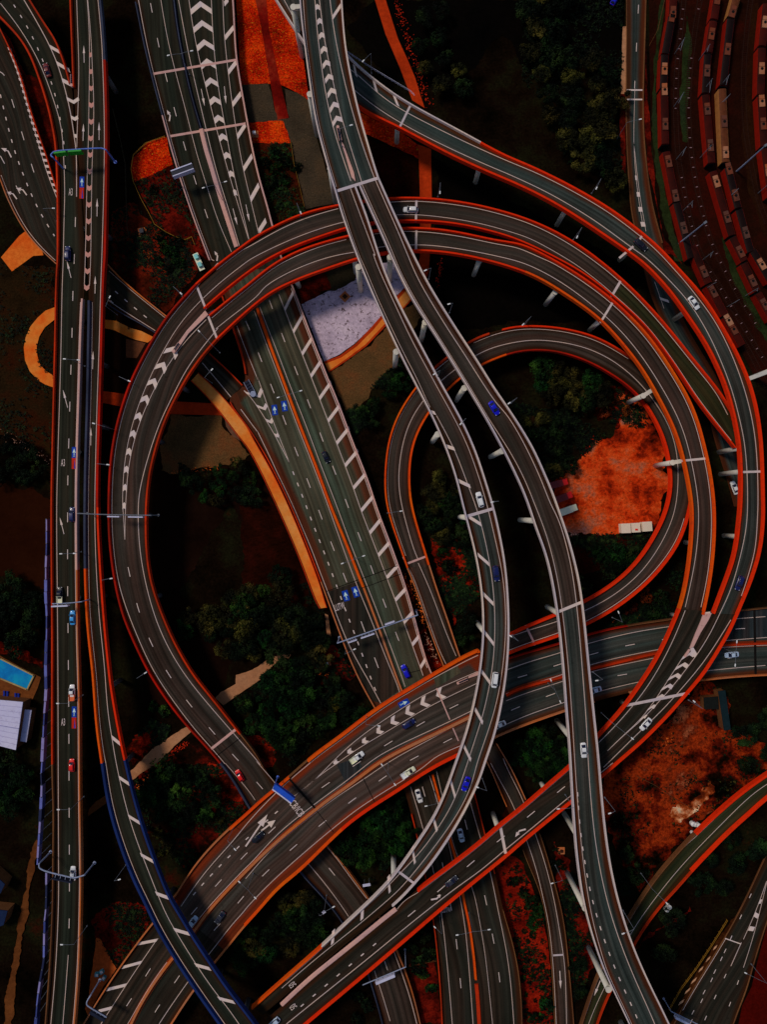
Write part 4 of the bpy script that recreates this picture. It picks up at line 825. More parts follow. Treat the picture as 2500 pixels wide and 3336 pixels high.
# N
line('N', '22 1650,700 1480,712 1250,732 1030,765 800,800 520,870 330,935 150,985 0,1040', .24)
line('N', '22 1690,830 1420,850 1200,870 950,912 760,950 540,1003 340,1075 130,1140 0,1190', .22)
line('N', '22 1690,880 1400,893 1200,915 940,963 760,1000 545,1048 350,1115 130,1185 0,1235', .22)
line('N', '22 1650,1010 1300,1040 1000,1085 820,1120 570,1180 370,1245 150,1320 0,1385', .24)
line('N', '12 1480,945 1400,982 1200,1088 1000,1197 900,1258 780,1342 600,1487 450,1592 400,1640 13 300,90 180,200 0,390 03 1480,500 1300,690 1150,910', .25)
line('N', '12 1478,1048 1240,1150 1130,1200 1000,1280 800,1410 660,1520 545,1630 13 430,120 300,215', .22)
line('N', '12 1470,1125 1330,1190 1150,1280 1000,1370 850,1460 700,1545 560,1650 13 500,55 400,140 310,210', .22)
hatch('N', '12 1250,1145 1130,1205 1030,1270 940,1330 860,1390 760,1470 670,1530 580,1605', '12 1280,1210 1190,1255 1085,1310 990,1370 895,1420 800,1480 700,1550 600,1620', 8, 1.5, 0, .42, name='chevron_marking')
line('N', '12 1435,1300 1250,1390 1050,1480 850,1580 750,1658 13 620,130 500,215 350,330 200,450 50,620 0,665 03 1450,780 1300,940 1200,1075', .24)
line('N', '12 1400,1350 1250,1440 1050,1545 900,1630 13 750,105 600,200 450,310 300,430 150,560 0,735', .22)
line('N', '12 1370,1520 1200,1590 13 1150,20 950,140 830,215 700,300 550,420 400,545 200,720 80,840 0,925 03 1550,945 1460,1040 1350,1190 1310,1230 1100,1520 1010,1658', .24)
dash('N', '22 1520,775 1460,778 820,872 560,935 350,1000 120,1075 0,1110 12 1370,1250 1160,1355 950,1480 760,1600 13 560,105 350,250', 3.2, 9.2, .22)
dash('N', '13 190,405 0,580 03 1580,560 1410,735 1250,920 1130,1060', 3.2, 9.4, .22)
dash('N', '22 1470,955 1410,965 800,1060 520,1115 130,1255 0,1310 12 1350,1455 1150,1560 1000,1640 13 750,185 570,320 400,455 220,610 50,775 03 1465,945 1300,1130', 3.2, 9.2, .22)
dash('N', '13 205,305 140,360 30,465 03 1580,465 1470,580 1360,690 1260,800 1200,870', 1.3, 3.0, .34)
dash('N', '03 955,1305 800,1550 720,1658', 3.2, 9, .22); dash('N', '03 1140,1350 1010,1540 950,1640', 3.2, 9, .22)
line('N', '03 1000,1115 900,1260 800,1410 710,1550 640,1658', .24); line('N', '03 1060,1265 960,1400 850,1590 810,1658', .2)
bars('N', '03 870,1150 998,1125 778,1298 900,1265 678,1440 800,1410 620,1578 710,1555', 1.4)
arrow('N', '13 0,530 140,325 100,430 190,362', 2.3, .5, 4.2)
joint('N', '12 1215,1155 1300,1355 1318,1405 1355,1490', .4, PINK)
joint('N', '13 270,90 445,290', .7, MATS['dark_joint']); joint('N', '13 750,100 820,245', .25, MATS['dark_joint']); joint('N', '13 450,300 560,440', .2, MATS['dark_joint'])
joint('N', '22 1580,660 1588,1075', .8, MATS['dark_joint'])
# K, R3
line('K', '22 1430,720 1350,850 1250,1000 1140,1130 1000,1290 850,1430 720,1560 620,1658', .25)
line('K', '22 1140,660 1090,790 1020,940 930,1100 830,1240 700,1390 590,1500', .24)
line('K', '22 1130,950 1000,1150 880,1330 760,1440 645,1553', .22); line('K', '22 1215,940 1090,1110 990,1220 900,1320 830,1385 740,1460 645,1553', .24)
hatch('K', '22 1125,955 1075,1035 1025,1105 970,1190 920,1265 860,1345', '22 1205,935 1135,1060 1075,1130 1020,1190 960,1260 900,1325', 7, 1.4, 0, -.35, name='chevron_marking')
bars('K', '22 1175,895 1208,950', 1.6)
line('K', '23 400,25 250,150 130,245 0,355 13 1500,490 1350,600 1150,760 1000,880 950,950', .2)
line('K', '23 680,0 560,95 400,215 200,385 0,545 13 1500,680 1350,785 1200,900 1000,1060 800,1225 600,1385 400,1545 260,1658', .28)
dash('K', '23 375,148 325,188 0,455 13 1455,620 1130,895 960,1035', 3.2, 9.3, .24)
dash('K', '13 830,1145 300,1590', 1.3, 3.9, .34)
joint('K', '22 760,1265 1165,1185 13 1620,395 1655,575', .9)
arrow('K', '13 1180,868 1250,855 23 125,420 52,440', .9, .5, 2, 1)
line('R3', '10 240,-10 335,165', .25); line('R3', '10 650,430 720,480 800,555 950,675 1150,780 1350,880 1658,1020 20 150,1080 300,1145 450,1225 600,1310 800,1440 950,1560 1050,1658 21 1150,245 1300,430 1400,610 1480,800 1540,990 1580,1180 1600,1400 1603,1620 22 1600,60 1590,250 1555,390 1500,570', .26)
line('R3', '10 690,570 800,660 950,760 1150,870 1400,990 1658,1100 20 0,1100 200,1190 350,1270 550,1390 700,1500 850,1610 21 870,60 1000,180 1100,285 1180,380 1290,560 1370,740 1440,920 1490,1120 1520,1270 1535,1450 1537,1658 22 1530,130 1500,280 1450,470 1400,600 1300,810 1215,940', .25)
bars('R3', '10 690,412 705,485 815,512 835,585 945,608 970,672', 1.1)
joint('R3', '10 1050,668 975,820 20 870,1490 845,1530 810,1565 720,1640 21 1485,1440 1635,1435 22 1258,680 1300,675', .7)
# high viaduct
line('AB', '10 365,-20 380,200 400,400 430,650 465,850 510,1000 570,1190', .25)
line('AB', '10 440,-20 455,200 475,350 500,550 530,690 555,800 600,950 670,1150', .25)
line('AB', '10 467,-20 485,120 505,280 545,460 580,630 620,780 670,940 740,1160', .25)
line('AB', '10 535,-20 560,180 600,390 650,600 700,780 760,970 820,1130', .25)
hatch('AB', '10 443,35 455,130 470,260 490,420 520,600 550,780', '10 470,35 488,130 508,260 545,430 580,600 612,745', 9, 1.5, 0, -.4, name='chevron_marking')
bars('AB', '10 555,110 605,35', 1.4)
line('A', '10 575,1200 640,1380 700,1600 11 740,90 800,240 870,400 960,590 1040,750 1100,860 1170,1030', .18)
line('A', '10 665,1190 720,1340 780,1500 840,1658 11 800,20 850,160 950,370 1050,590 1150,770 1230,920 1320,1080 1400,1240 1450,1370 1500,1520 1540,1658 12 1575,150 1610,300 1640,460 1655,640 1655,820 1640,1000 1610,1200 1560,1380 1500,1550 1465,1658 13 1430,170 1350,320 1270,440 1180,560 1100,660 1010,770 920,860 700,1045 450,1240 230,1430', .22)
line('A', '11 1215,1080 1280,1200 1340,1320 1400,1480 1460,1640 12 1500,110 1550,330 1580,550 1588,750 1580,950 1555,1130 1510,1330 1440,1540 13 1350,190 1260,360 1120,560 1000,680 900,790 760,920 600,1060 480,1150 240,1360', .22, 'lane_line')
bars('A', '11 1172,1055 1208,1065 1270,1272 1330,1292 1350,1492 1430,1530 12 1420,65 1500,115 1478,305 1550,368 1508,550 1578,620 1518,795 1580,875 1502,1045 1560,1125 1460,1285 1510,1375 1390,1520 1435,1610 13 1305,110 1335,215 1193,335 1220,430 1062,530 1080,635 910,715 920,820 745,910 740,995 560,1060 552,1150', 1.3)
joint('AB', '10 575,1215 840,1132', .9); joint('A', '12 1410,62 1570,15 13 962,680 1082,770', .9); joint('B', '22 330,670 488,605', .9)
line('B', '10 740,1170 820,1350 900,1520 950,1640 11 990,180 1100,380 1220,570 1340,760 1440,930 1540,1090 1640,1240 21 60,1370 130,1510 180,1640 22 220,80 270,220 320,420 350,600 375,800 395,1000 415,1250 430,1500 440,1658 23 450,180 458,250', .22)
line('B', '10 820,1130 890,1290 970,1470 1040,1640 11 1100,220 1200,390 1300,550 1400,700 1500,860 1600,1010 21 0,1065 90,1210 180,1390 240,1530 285,1650 22 340,90 395,290 430,470 455,680 475,900 490,1100 510,1350 522,1600 23 530,100 550,350 580,580 630,830 700,1070 800,1330 900,1550 955,1680', .25)
line('B', '23 450,180 470,430 500,700 540,950 590,1150 660,1380 740,1580 780,1680', .2)
dash('B', '23 455,185 470,420 500,620 530,790 565,930 610,1080 660,1220 720,1370 790,1520 850,1658', 1.3, 2.9, .32)
# streets
line('U', '20 820,560 815,750 812,900 825,1130 855,1340 870,1430', .18); line('U', '20 812,900 845,1200 890,1470', .18)
dash('U', '20 843,30 830,290 820,510 818,560', 3.0, 10, .22); bars('U', '20 822,1130 832,1130 832,1235 850,1235 843,1330 865,1330 858,1425 885,1425', 1.6)
bars('U', '20 765,572 875,572 765,632 875,632', .5)
line('U', '21 945,230 970,300 1005,400', .2); bars('U', '21 978,335 1035,355', 1.0)
line('S', '23 1700,110 1560,200 1380,380 1200,560 1050,730 940,870 840,1010 785,1100', .22); line('S', '23 1300,340 1150,480 1000,660 900,800 760,985', .16)
line('S', '23 585,1345 520,1490 455,1690', .2); line('S', '23 640,1400 570,1540 525,1658', .18); arrow('S', '23 600,1382 560,1480', .9, .3, 3)
dash('T', '23 1560,830 1450,1070 1330,1330 1250,1500 1170,1658', 1.6, 6.3, .24); dash('T', '23 1400,1180 1290,1400 1180,1600', 1.6, 6.3, .24); dash('T', '23 1480,1380 1430,1520 1370,1658', 1.6, 6.3, .24)
dash('T', '23 1400,1340 1300,1550 1240,1690', 1.6, 6.3, .24)
line('T', '23 1658,750 1590,940 1510,1120', .22); line('T', '23 1658,760 1610,960 1565,1130 1510,1300', .2); line('T', '23 1497,1140 1430,1290', .26); line('T', '23 1390,1105 1250,1310 1100,1560', .2)
bars('T', '23 1610,880 1625,880 1580,960 1605,975 1545,1050 1578,1055', 1.6)
bars('T', '23 1320,1180 1340,1165 1275,1255 1298,1235 1228,1320 1252,1300 1180,1395 1210,1370 1140,1460 1170,1435 1100,1530 1130,1510', 1.3, mat=plain('tan_paint', T(150, 110, 80), .8))
bars('T', '23 1388,1112 1495,1150', .35, name='give_way_line'); 
# P
line('R', '13 400,640 520,780 640,950 655,975', .22); line('R', '13 820,1320 870,1470 920,1640', .22); line('R', '13 945,1200 1000,1350 1050,1500 1090,1658', .24); line('R', '13 530,530 640,690 770,860', .2)
line('R', '03 1430,0 1600,200 13 60,235', .2); line('R', '13 70,-10 160,90 190,130', .2); dash('R', '13 70,120 105,160 510,640 680,860', 3.2, 9.5, .22); dash('R', '13 885,1260 960,1480', 3.2, 9.5, .22)
# M lower
line('M', '13 1050,150 1125,400 1190,660 1250,970 1290,1350 1318,1690', .22); line('M', '13 1170,80 1220,240 1290,500 1365,850 1410,1150 1450,1690', .22)
line('M', '13 1215,50 1290,380 1345,590 1445,790 1490,1010 1530,1250 1575,1690', .18); line('M', '13 1430,250 1490,460 1560,700 1610,950 23 0,1180 30,1400 52,1690', .22)
dash('M', '13 1125,150 1200,420 1245,600 1325,1010 1355,1260 1378,1510', 3.4, 9.8, .22); dash('M', '13 1395,360 1460,610 1520,830 1565,1060 1605,1280 1630,1500', 3.4, 9.8, .22)

# dirt: darker patches on asphalt where lanes were relaid
P_DARK = asphalt('patch_dark', T(30, 26, 22), T(42, 36, 32)); P_GREEN = asphalt('patch_olive', T(44, 44, 34), T(56, 54, 44)); P_BLUE = asphalt('patch_blue', T(24, 26, 28), T(40, 42, 46))
def relaid(key, s, mat, dz=.012):
    R = ROADS[key]; P = [on(R, p, dz) for p in parse(s)]; return mesh('relaid_patch', P, [tuple(range(len(P)))], mat, R.root, [(p.x, p.y) for p in P])
relaid('M', '12 498,550 742,468 850,770 980,1170 860,1250 790,1230 620,870', P_DARK)
relaid('N', '12 1195,1085 1350,1010 1370,1055 1215,1150', P_GREEN); relaid('N', '22 1470,660 1700,640 1700,830 1420,850', P_BLUE)
relaid('N', '13 580,10 720,-40 750,60 640,130', P_BLUE)


# ================================================================ PIERS
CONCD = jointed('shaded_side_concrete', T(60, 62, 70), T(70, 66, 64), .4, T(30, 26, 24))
def pier(key, base, r=.85, mat=None, z0=0.0):
    R = ROADS[key]; b = W(parse(base)[0], z0)
    best = min(R.C, key=lambda p: (p.x-b.x)**2+(p.y-b.y)**2)
    zt = best.z-2.3; q = MB(); m = mat or CONC
    q.tube(b, (b.x, b.y, zt-.8), r, r, 20)
    o = q.build('pier', m, R.root, False)
    for p in o.data.polygons:
        if len(p.vertices) == 4: p.use_smooth = True
    t = Vector((best.x-b.x, best.y-b.y, 0)); L = t.length
    c = MB(); c.tube((b.x, b.y, zt-.8), (b.x, b.y, zt), r, r*1.12, 20)
    if L > .5:
        rz = math.atan2(t.y, t.x); c.box((b.x+t.x/2, b.y+t.y/2, zt-.45), L, r*1.6, .85, rz)
    c.build('crosshead', m, o)
for key, lst in (('A', ['11 733,290', '11 950,775', '11 1188,1248', '12 1358,66', '12 1472,738', '13 940,580']), ('AB', ['10 360,360', '10 455,860', '10 572,1285']),
        ('B', ['11 915,232', '11 1117,605', '11 1342,982', '11 1558,1343', '22 88,85', '22 262,638', '22 322,1360', '23 368,318', '23 385,692', '23 522,1165', '23 728,1645']),
        ('R2', ['11 703,172', '11 1452,188', '21 250,375', '21 530,538', '21 775,998', '21 948,1398', '22 1140,228']),
        ('R', ['11 340,262', '01 1195,925', '01 1033,1250', '02 958,55', '02 1018,565']),
        ('R3', ['10 962,905', '10 1462,1160', '20 322,1430', '21 722,92', '21 1065,472', '21 1352,1312', '21 1362,1452', '22 1385,185', '21 1563,838']),
        ('K', ['22 1047,684', '22 738,1240', '13 1573,318', '23 212,106']),
        ('HC', ['00 738,585', '00 712,1015', '00 704,1522', '01 682,770', '01 685,1160', '02 668,567', '02 765,1102', '02 845,1575', '03 942,405', '03 1103,797', '03 1405,1315', '03 1580,1500'])):
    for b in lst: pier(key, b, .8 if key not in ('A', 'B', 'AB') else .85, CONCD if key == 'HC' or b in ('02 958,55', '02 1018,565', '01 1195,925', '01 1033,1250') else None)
# piers hidden from the photograph carry the spans between them
def hidden_piers(key, idx):
    R = ROADS[key]
    for i in idx:
        p = R.C[int(i*(len(R.C)-1))]; q = MB(); q.tube((p.x, p.y, 0), (p.x, p.y, p.z-2.3), .8, .8, 14); q.build('pier', CONC, R.root)
hidden_piers('HL', [.1, .32, .45, .57, .68, .8, .92]); hidden_piers('N', [.05, .2, .95]); hidden_piers('R1', [.3, .75]); hidden_piers('R4', [.12, .45, .62, .75])

# ================================================================ VEHICLES
def paint(name, c, rough=.35, coat=.3):
    return plain('car_paint_'+name, c, rough, .35, .06, .5, 0, coat)
CP = {'white': paint('white', T(200, 198, 196)), 'navy': paint('navy', T(12, 18, 62)), 'blue': paint('blue', T(8, 10, 150)), 'light_blue': paint('light_blue', T(40, 120, 176)),
      'black': paint('black', T(12, 14, 20)), 'red': paint('red', T(178, 14, 6)), 'darkred': paint('dark_red', T(80, 6, 3)), 'silver': paint('silver', T(140, 156, 200)), 'grey': paint('grey', T(34, 36, 44)), 'cream': paint('cream', T(196, 176, 150)), 'orange': paint('orange', T(170, 80, 36))}
CG = plain('car_glass', T(8, 10, 34), .12, .6, .05); TY = plain('tyre', (.006, .006, .006, 1), .85, .1, .1)
LIGHTM = plain('light_lens', T(215, 215, 225), .2, .5, .02); TAILM = plain('tail_lens', T(120, 6, 4), .3, .4, .02)
def loft(secs):
    """secs: list of (x, halfwidth, z0, z1, round) -> closed body"""
    v = []; f = []; n = 10
    for x, hw, z0, z1, r in secs:
        ring = [(-hw, z0), (hw, z0), (hw*1.0, z0+(z1-z0)*.45), (hw*.99, z1-r*1.2), (hw*.9, z1-r*.35), (hw*.6, z1), (-hw*.6, z1), (-hw*.9, z1-r*.35), (-hw*.99, z1-r*1.2), (-hw, z0+(z1-z0)*.45)]
        v += [(x, y, z) for y, z in ring]
    for i in range(len(secs)-1):
        for k in range(n):
            a, b = i*n+k, i*n+(k+1) % n; f.append((a, b, b+n, a+n))
    f += [tuple(range(n))[::-1], tuple(range((len(secs)-1)*n, len(secs)*n))]
    return v, f
def car_mesh(kind, e, paint_m, load=None):
    L = {'sedan': 4.7, 'suv': 4.8, 'hatch': 4.2, 'ute': 5.3, 'van': 4.9, 'wagon': 4.8}[kind]; h = L/2
    B = MB(); zb = .28; hb = .78 if kind != 'suv' else .9
    v, f = loft([(-h, .60, .42, hb-.1, .1), (-h+.12, .80, zb, hb-.02, .14), (-h+.6, .9, zb, hb+.04, .14), (-.6, .92, zb, hb+.08, .14), (.6, .92, zb, hb+.06, .14), (h-1.1, .91, zb, hb-.0, .14), (h-.5, .86, zb, hb-.06, .14), (h-.14, .74, zb+.02, hb-.16, .12), (h, .5, .42, hb-.26, .1)])
    B.add(v, f); body = B.build('body', paint_m, e, True)
    c0, c1, c2, c3 = {'sedan': (-1.75, -1.0, .35, 1.15), 'suv': (-2.2, -1.95, .45, 1.15), 'hatch': (-1.9, -1.5, .35, 1.05), 'ute': (-.55, -.35, .75, 1.45), 'van': (-2.3, -2.15, 1.0, 1.75), 'wagon': (-2.2, -1.8, .4, 1.15)}[kind]
    zt = {'sedan': 1.43, 'suv': 1.72, 'hatch': 1.48, 'ute': 1.7, 'van': 1.85, 'wagon': 1.55}[kind]
    G = MB(); v, f = loft([(c0, .70, hb-.02, hb+.06, .03), (c1, .70, hb-.02, zt-.04, .1), (c2, .70, hb-.02, zt-.04, .1), (c3, .74, hb-.02, hb+.05, .03)]); G.add(v, f); G.build('window_glass', CG, e, True)
    Rf = MB(); v, f = loft([(c1+.02, .60, zt-.08, zt-.03, .02), (c1+.3, .63, zt-.08, zt+.03, .03), (c2-.3, .63, zt-.08, zt+.03, .03), (c2-.02, .60, zt-.08, zt-.03, .02)]); Rf.add(v, f)
    for s in (-1, 1):
        Rf.tube((c1, s*.62, zt-.06), (c0, s*.68, hb+.06), .05, .05, 5); Rf.tube((c2, s*.62, zt-.06), (c3, s*.70, hb+.06), .05, .05, 5)
    Rf.build('roof', paint_m, e, True)
    for sx in (-h+.85, h-.95):
        for sy in (-1, 1):
            w_ = MB(); w_.tube((sx, sy*.70, .33), (sx, sy*.93, .33), .33, .33, 14); w_.build('wheel', TY, e)
    for sy in (-1, 1):
        m = MB(); m.box((h-.22, sy*.62, hb-.2), .16, .26, .12); m.build('headlight', LIGHTM, e)
        m = MB(); m.box((-h+.08, sy*.62, hb-.12), .1, .26, .14); m.build('tail_light', TAILM, e)
        m = MB(); m.box((c3-.25, sy*.99, hb+.1), .14, .18, .12); m.build('wing_mirror', paint_m, e)
    if kind == 'ute':
        m = MB(); m.box((-1.55, 0, hb+.02), 2.15, 1.86, .08)
        for s in (-1, 1): m.box((-1.55, s*.9, hb+.2), 2.15, .06, .34)
        m.box((-2.6, 0, hb+.2), .06, 1.8, .34); m.box((-.5, 0, hb+.35), .08, 1.7, .7); m.build('tray', load or paint_m, e)
def vehicle(key, px, kind, col, label, rev=False, load=None, ang=None, z=None, cat='car', group='vehicles on the roads'):
    p = parse(px)[0]
    if key: R = ROADS[key]; loc = on(R, p, .04); t = tang(R, p)
    else: loc = W(p, z or .1); t = Vector((1, 0, 0))
    a = math.atan2(t.y, t.x) if ang is None else math.radians(ang)
    if rev: a += math.pi
    e = empty('utility_truck' if kind == 'ute' else 'car', loc, a, label, cat, group); car_mesh(kind, e, CP[col], CP[load] if load else None); return e
vehicle('HL', '00 435,1615', 'suv', 'navy', 'navy car on the left highway ahead of the slanted arrow', True)
vehicle('HL', '02 463,50', 'suv', 'navy', 'deep blue car on the left highway under the white gantry line', True)
vehicle('HL', '02 384,560', 'ute', 'black', 'black utility truck with a pinkish tray on the left highway', True, 'cream', cat='utility truck')
vehicle('HL', '02 465,705', 'sedan', 'light_blue', 'sky blue car just below the sign arm on the left highway', True)
vehicle('HL', '02 462,1180', 'ute', 'white', 'white utility truck with an orange load on the left highway', True, 'orange', cat='utility truck')
vehicle('HL', '02 460,1640', 'hatch', 'red', 'red car by the crossbar on the left highway', True)
vehicle('HL', '03 468,695', 'sedan', 'white', 'white car half under the curved gantry at lower left', True)
vehicle('HL', '00 302,452', 'sedan', 'darkred', 'dark red car on the upper left curving ramp', True)
vehicle('R1', '10 1050,1337', 'wagon', 'white', 'white car beside the joint on top of the upper ring', True)
vehicle('R3', '20 852,1562', 'suv', 'black', 'black car straddling the joint on the outer red viaduct')
vehicle('R3', '21 1190,368', 'sedan', 'white', 'white car on the outer red viaduct below the black one')
vehicle(None, '21 1448,1540', 'sedan', 'white', 'white car on the ground between the two red viaducts', ang=110)
vehicle('R3', '22 1477,485', 'suv', 'navy', 'dark blue car on the outer viaduct above the big chevrons')
vehicle('N', '22 1430,940', 'sedan', 'silver', 'pale blue car on the arterial near the right edge')
vehicle('N', '22 560,1165', 'sedan', 'silver', 'pale blue car half hidden beside the high viaduct')
vehicle('K', '22 885,1380', 'sedan', 'white', 'white car beside the last small chevrons of the fork')
vehicle('B', '22 490,1545', 'sedan', 'white', 'white car on the right high viaduct above the crossing')
vehicle('B', '11 1580,1035', 'sedan', 'blue', 'vivid blue car on the right high viaduct')
vehicle('A', '11 1490,1615', 'wagon', 'white', 'white car on the left high viaduct just above a joint', True)
vehicle('M', '11 512,1345', 'hatch', 'black', 'black car alone on the right carriageway of the olive motorway')
vehicle('A', '12 1593,425', 'suv', 'navy', 'dark navy car on the bowed high viaduct')
vehicle('A', '12 1585,1100', 'van', 'white', 'white van on the bowed high viaduct', cat='van')
vehicle('M', '12 1018,1045', 'suv', 'blue', 'bright blue car on the motorway entering the underpass', True)
vehicle('N', '12 1038,1378', 'wagon', 'navy', 'navy car on the rusty viaduct beside the chevrons', True)
vehicle('N', '12 710,1590', 'ute', 'white', 'white utility truck with a cream tray on the rusty viaduct', True, 'cream', cat='utility truck')
vehicle('N', '13 1035,55', 'ute', 'cream', 'cream utility truck in the lower lanes of the rusty viaduct', True, 'white', cat='utility truck')
vehicle('M', '13 1103,205', 'sedan', 'white', 'white car on the lower motorway emerging from the underpass')
vehicle('A', '13 1402,128', 'sedan', 'blue', 'vivid blue car on the lower part of the bowed viaduct')
vehicle('M', '13 1370,455', 'sedan', 'silver', 'pale blue car on the lower motorway between the two viaducts')
vehicle('K', '13 1310,745', 'sedan', 'grey', 'grey car on the red edged diagonal viaduct', True)
vehicle('N', '13 80,465', 'wagon', 'black', 'black car driving over the big white arrows', True)
vehicle('R', '03 1525,75', 'hatch', 'red', 'red car at the foot of the ring ramp', True)
vehicle('N', '03 1225,1005', 'sedan', 'silver', 'pale car coming out from under the blue edged viaduct', True)
vehicle('N', '03 1400,975', 'sedan', 'grey', 'dark grey car in shade beside the ochre median')
vehicle('K', '13 185,1640', 'hatch', 'silver', 'silver blue car cut by the bottom edge')
vehicle(None, '20 688,4', 'hatch', 'blue', 'blue car under the trees at the top edge', ang=60)
vehicle('N', '12 1612,1385', 'sedan', 'white', 'white car mostly hidden under the bowed viaduct')

# ================================================================ STREET LAMPS
def lamp(key, top, head, label, h=10.0, two=None, z=None):
    R = ROADS.get(key); tp = parse(top)[0]; hp = parse(head)[0]
    if z is None:
        p = W(tp, 10+h); z = min(R.C, key=lambda q: (q.x-p.x)**2+(q.y-p.y)**2).z if R else 0.0
    if two:
        h2 = parse(two)[0]; a, b = W(hp, z+h), W(h2, z+h); t0 = (a+b)/2
    else: t0 = W(tp, z+h)
    e = empty('street_lamp', (t0.x, t0.y, z), 0, label, 'street lamp', 'street lamps over the interchange')
    q = MB(); q.tube((0, 0, 0), (0, 0, h), .1, .06, 8); q.tube((0, 0, 0), (0, 0, .5), .22, .2, 8); q.build('pole', LAMPM, e)
    for hd in ([hp, parse(two)[0]] if two else [hp]):
        v = W(hd, z+h)-t0; L = v.length; v.normalize()
        if L < .6: continue
        q = MB(); q.path([Vector((0, 0, h-.05)), v*L*.4+Vector((0, 0, h+.25)), v*L+Vector((0, 0, h+.3))], .05, 6); q.build('arm', LAMPM, e)
        q = MB(); rz = math.atan2(v.y, v.x)
        c = v*(L+.2)+Vector((0, 0, h+.3)); q.box(c, .9, .34, .14, rz); q.box(c+v*-.1+Vector((0, 0, .09)), .5, .24, .08, rz); q.build('lamp_head', LAMPH, e)
    return e
lamp('M', '00 1145,341', '00 1075,355', 'double-arm lamp in the dark motorway median at upper left', 11, '00 1215,328')
lamp('M', '00 1363,1176', '00 1297,1195', 'double-arm lamp on the pink motorway median', 11, '00 1430,1158')
lamp('M', '11 280,945', '11 212,965', 'double-arm lamp over the orange median near the blue panels', 11, '11 348,925')
lamp('M', '12 684,337', '12 620,360', 'double-arm lamp over the orange median above the LUTW letters', 11, '12 748,315')
lamp('M', '13 1448,1071', '13 1350,1088', 'double-arm lamp on the lower motorway median', 11, '13 1545,1055')
lamp('N', '22 1460,932', '22 1465,862', 'double-arm lamp over the arterial at the right edge', 10, '22 1455,1003')
lamp('N', '22 313,1170', '22 285,1105', 'double-arm lamp between the two high viaducts', 10, '22 342,1235')
lamp('N', '13 909,71', '13 870,12', 'double-arm lamp by the cream utility truck', 10, '13 948,130')
lamp('N', '03 1572,802', '03 1525,755', 'double-arm lamp on the ochre median at lower left', 10, '03 1620,850')
lamp('HL', '01 455,725', '01 415,722', 'double-arm lamp over the left highway above the A3 letters', 10, '01 495,728')
lamp('HL', '02 431,299', '02 392,300', 'double-arm lamp over the left highway above the black utility truck', 10, '02 470,298')
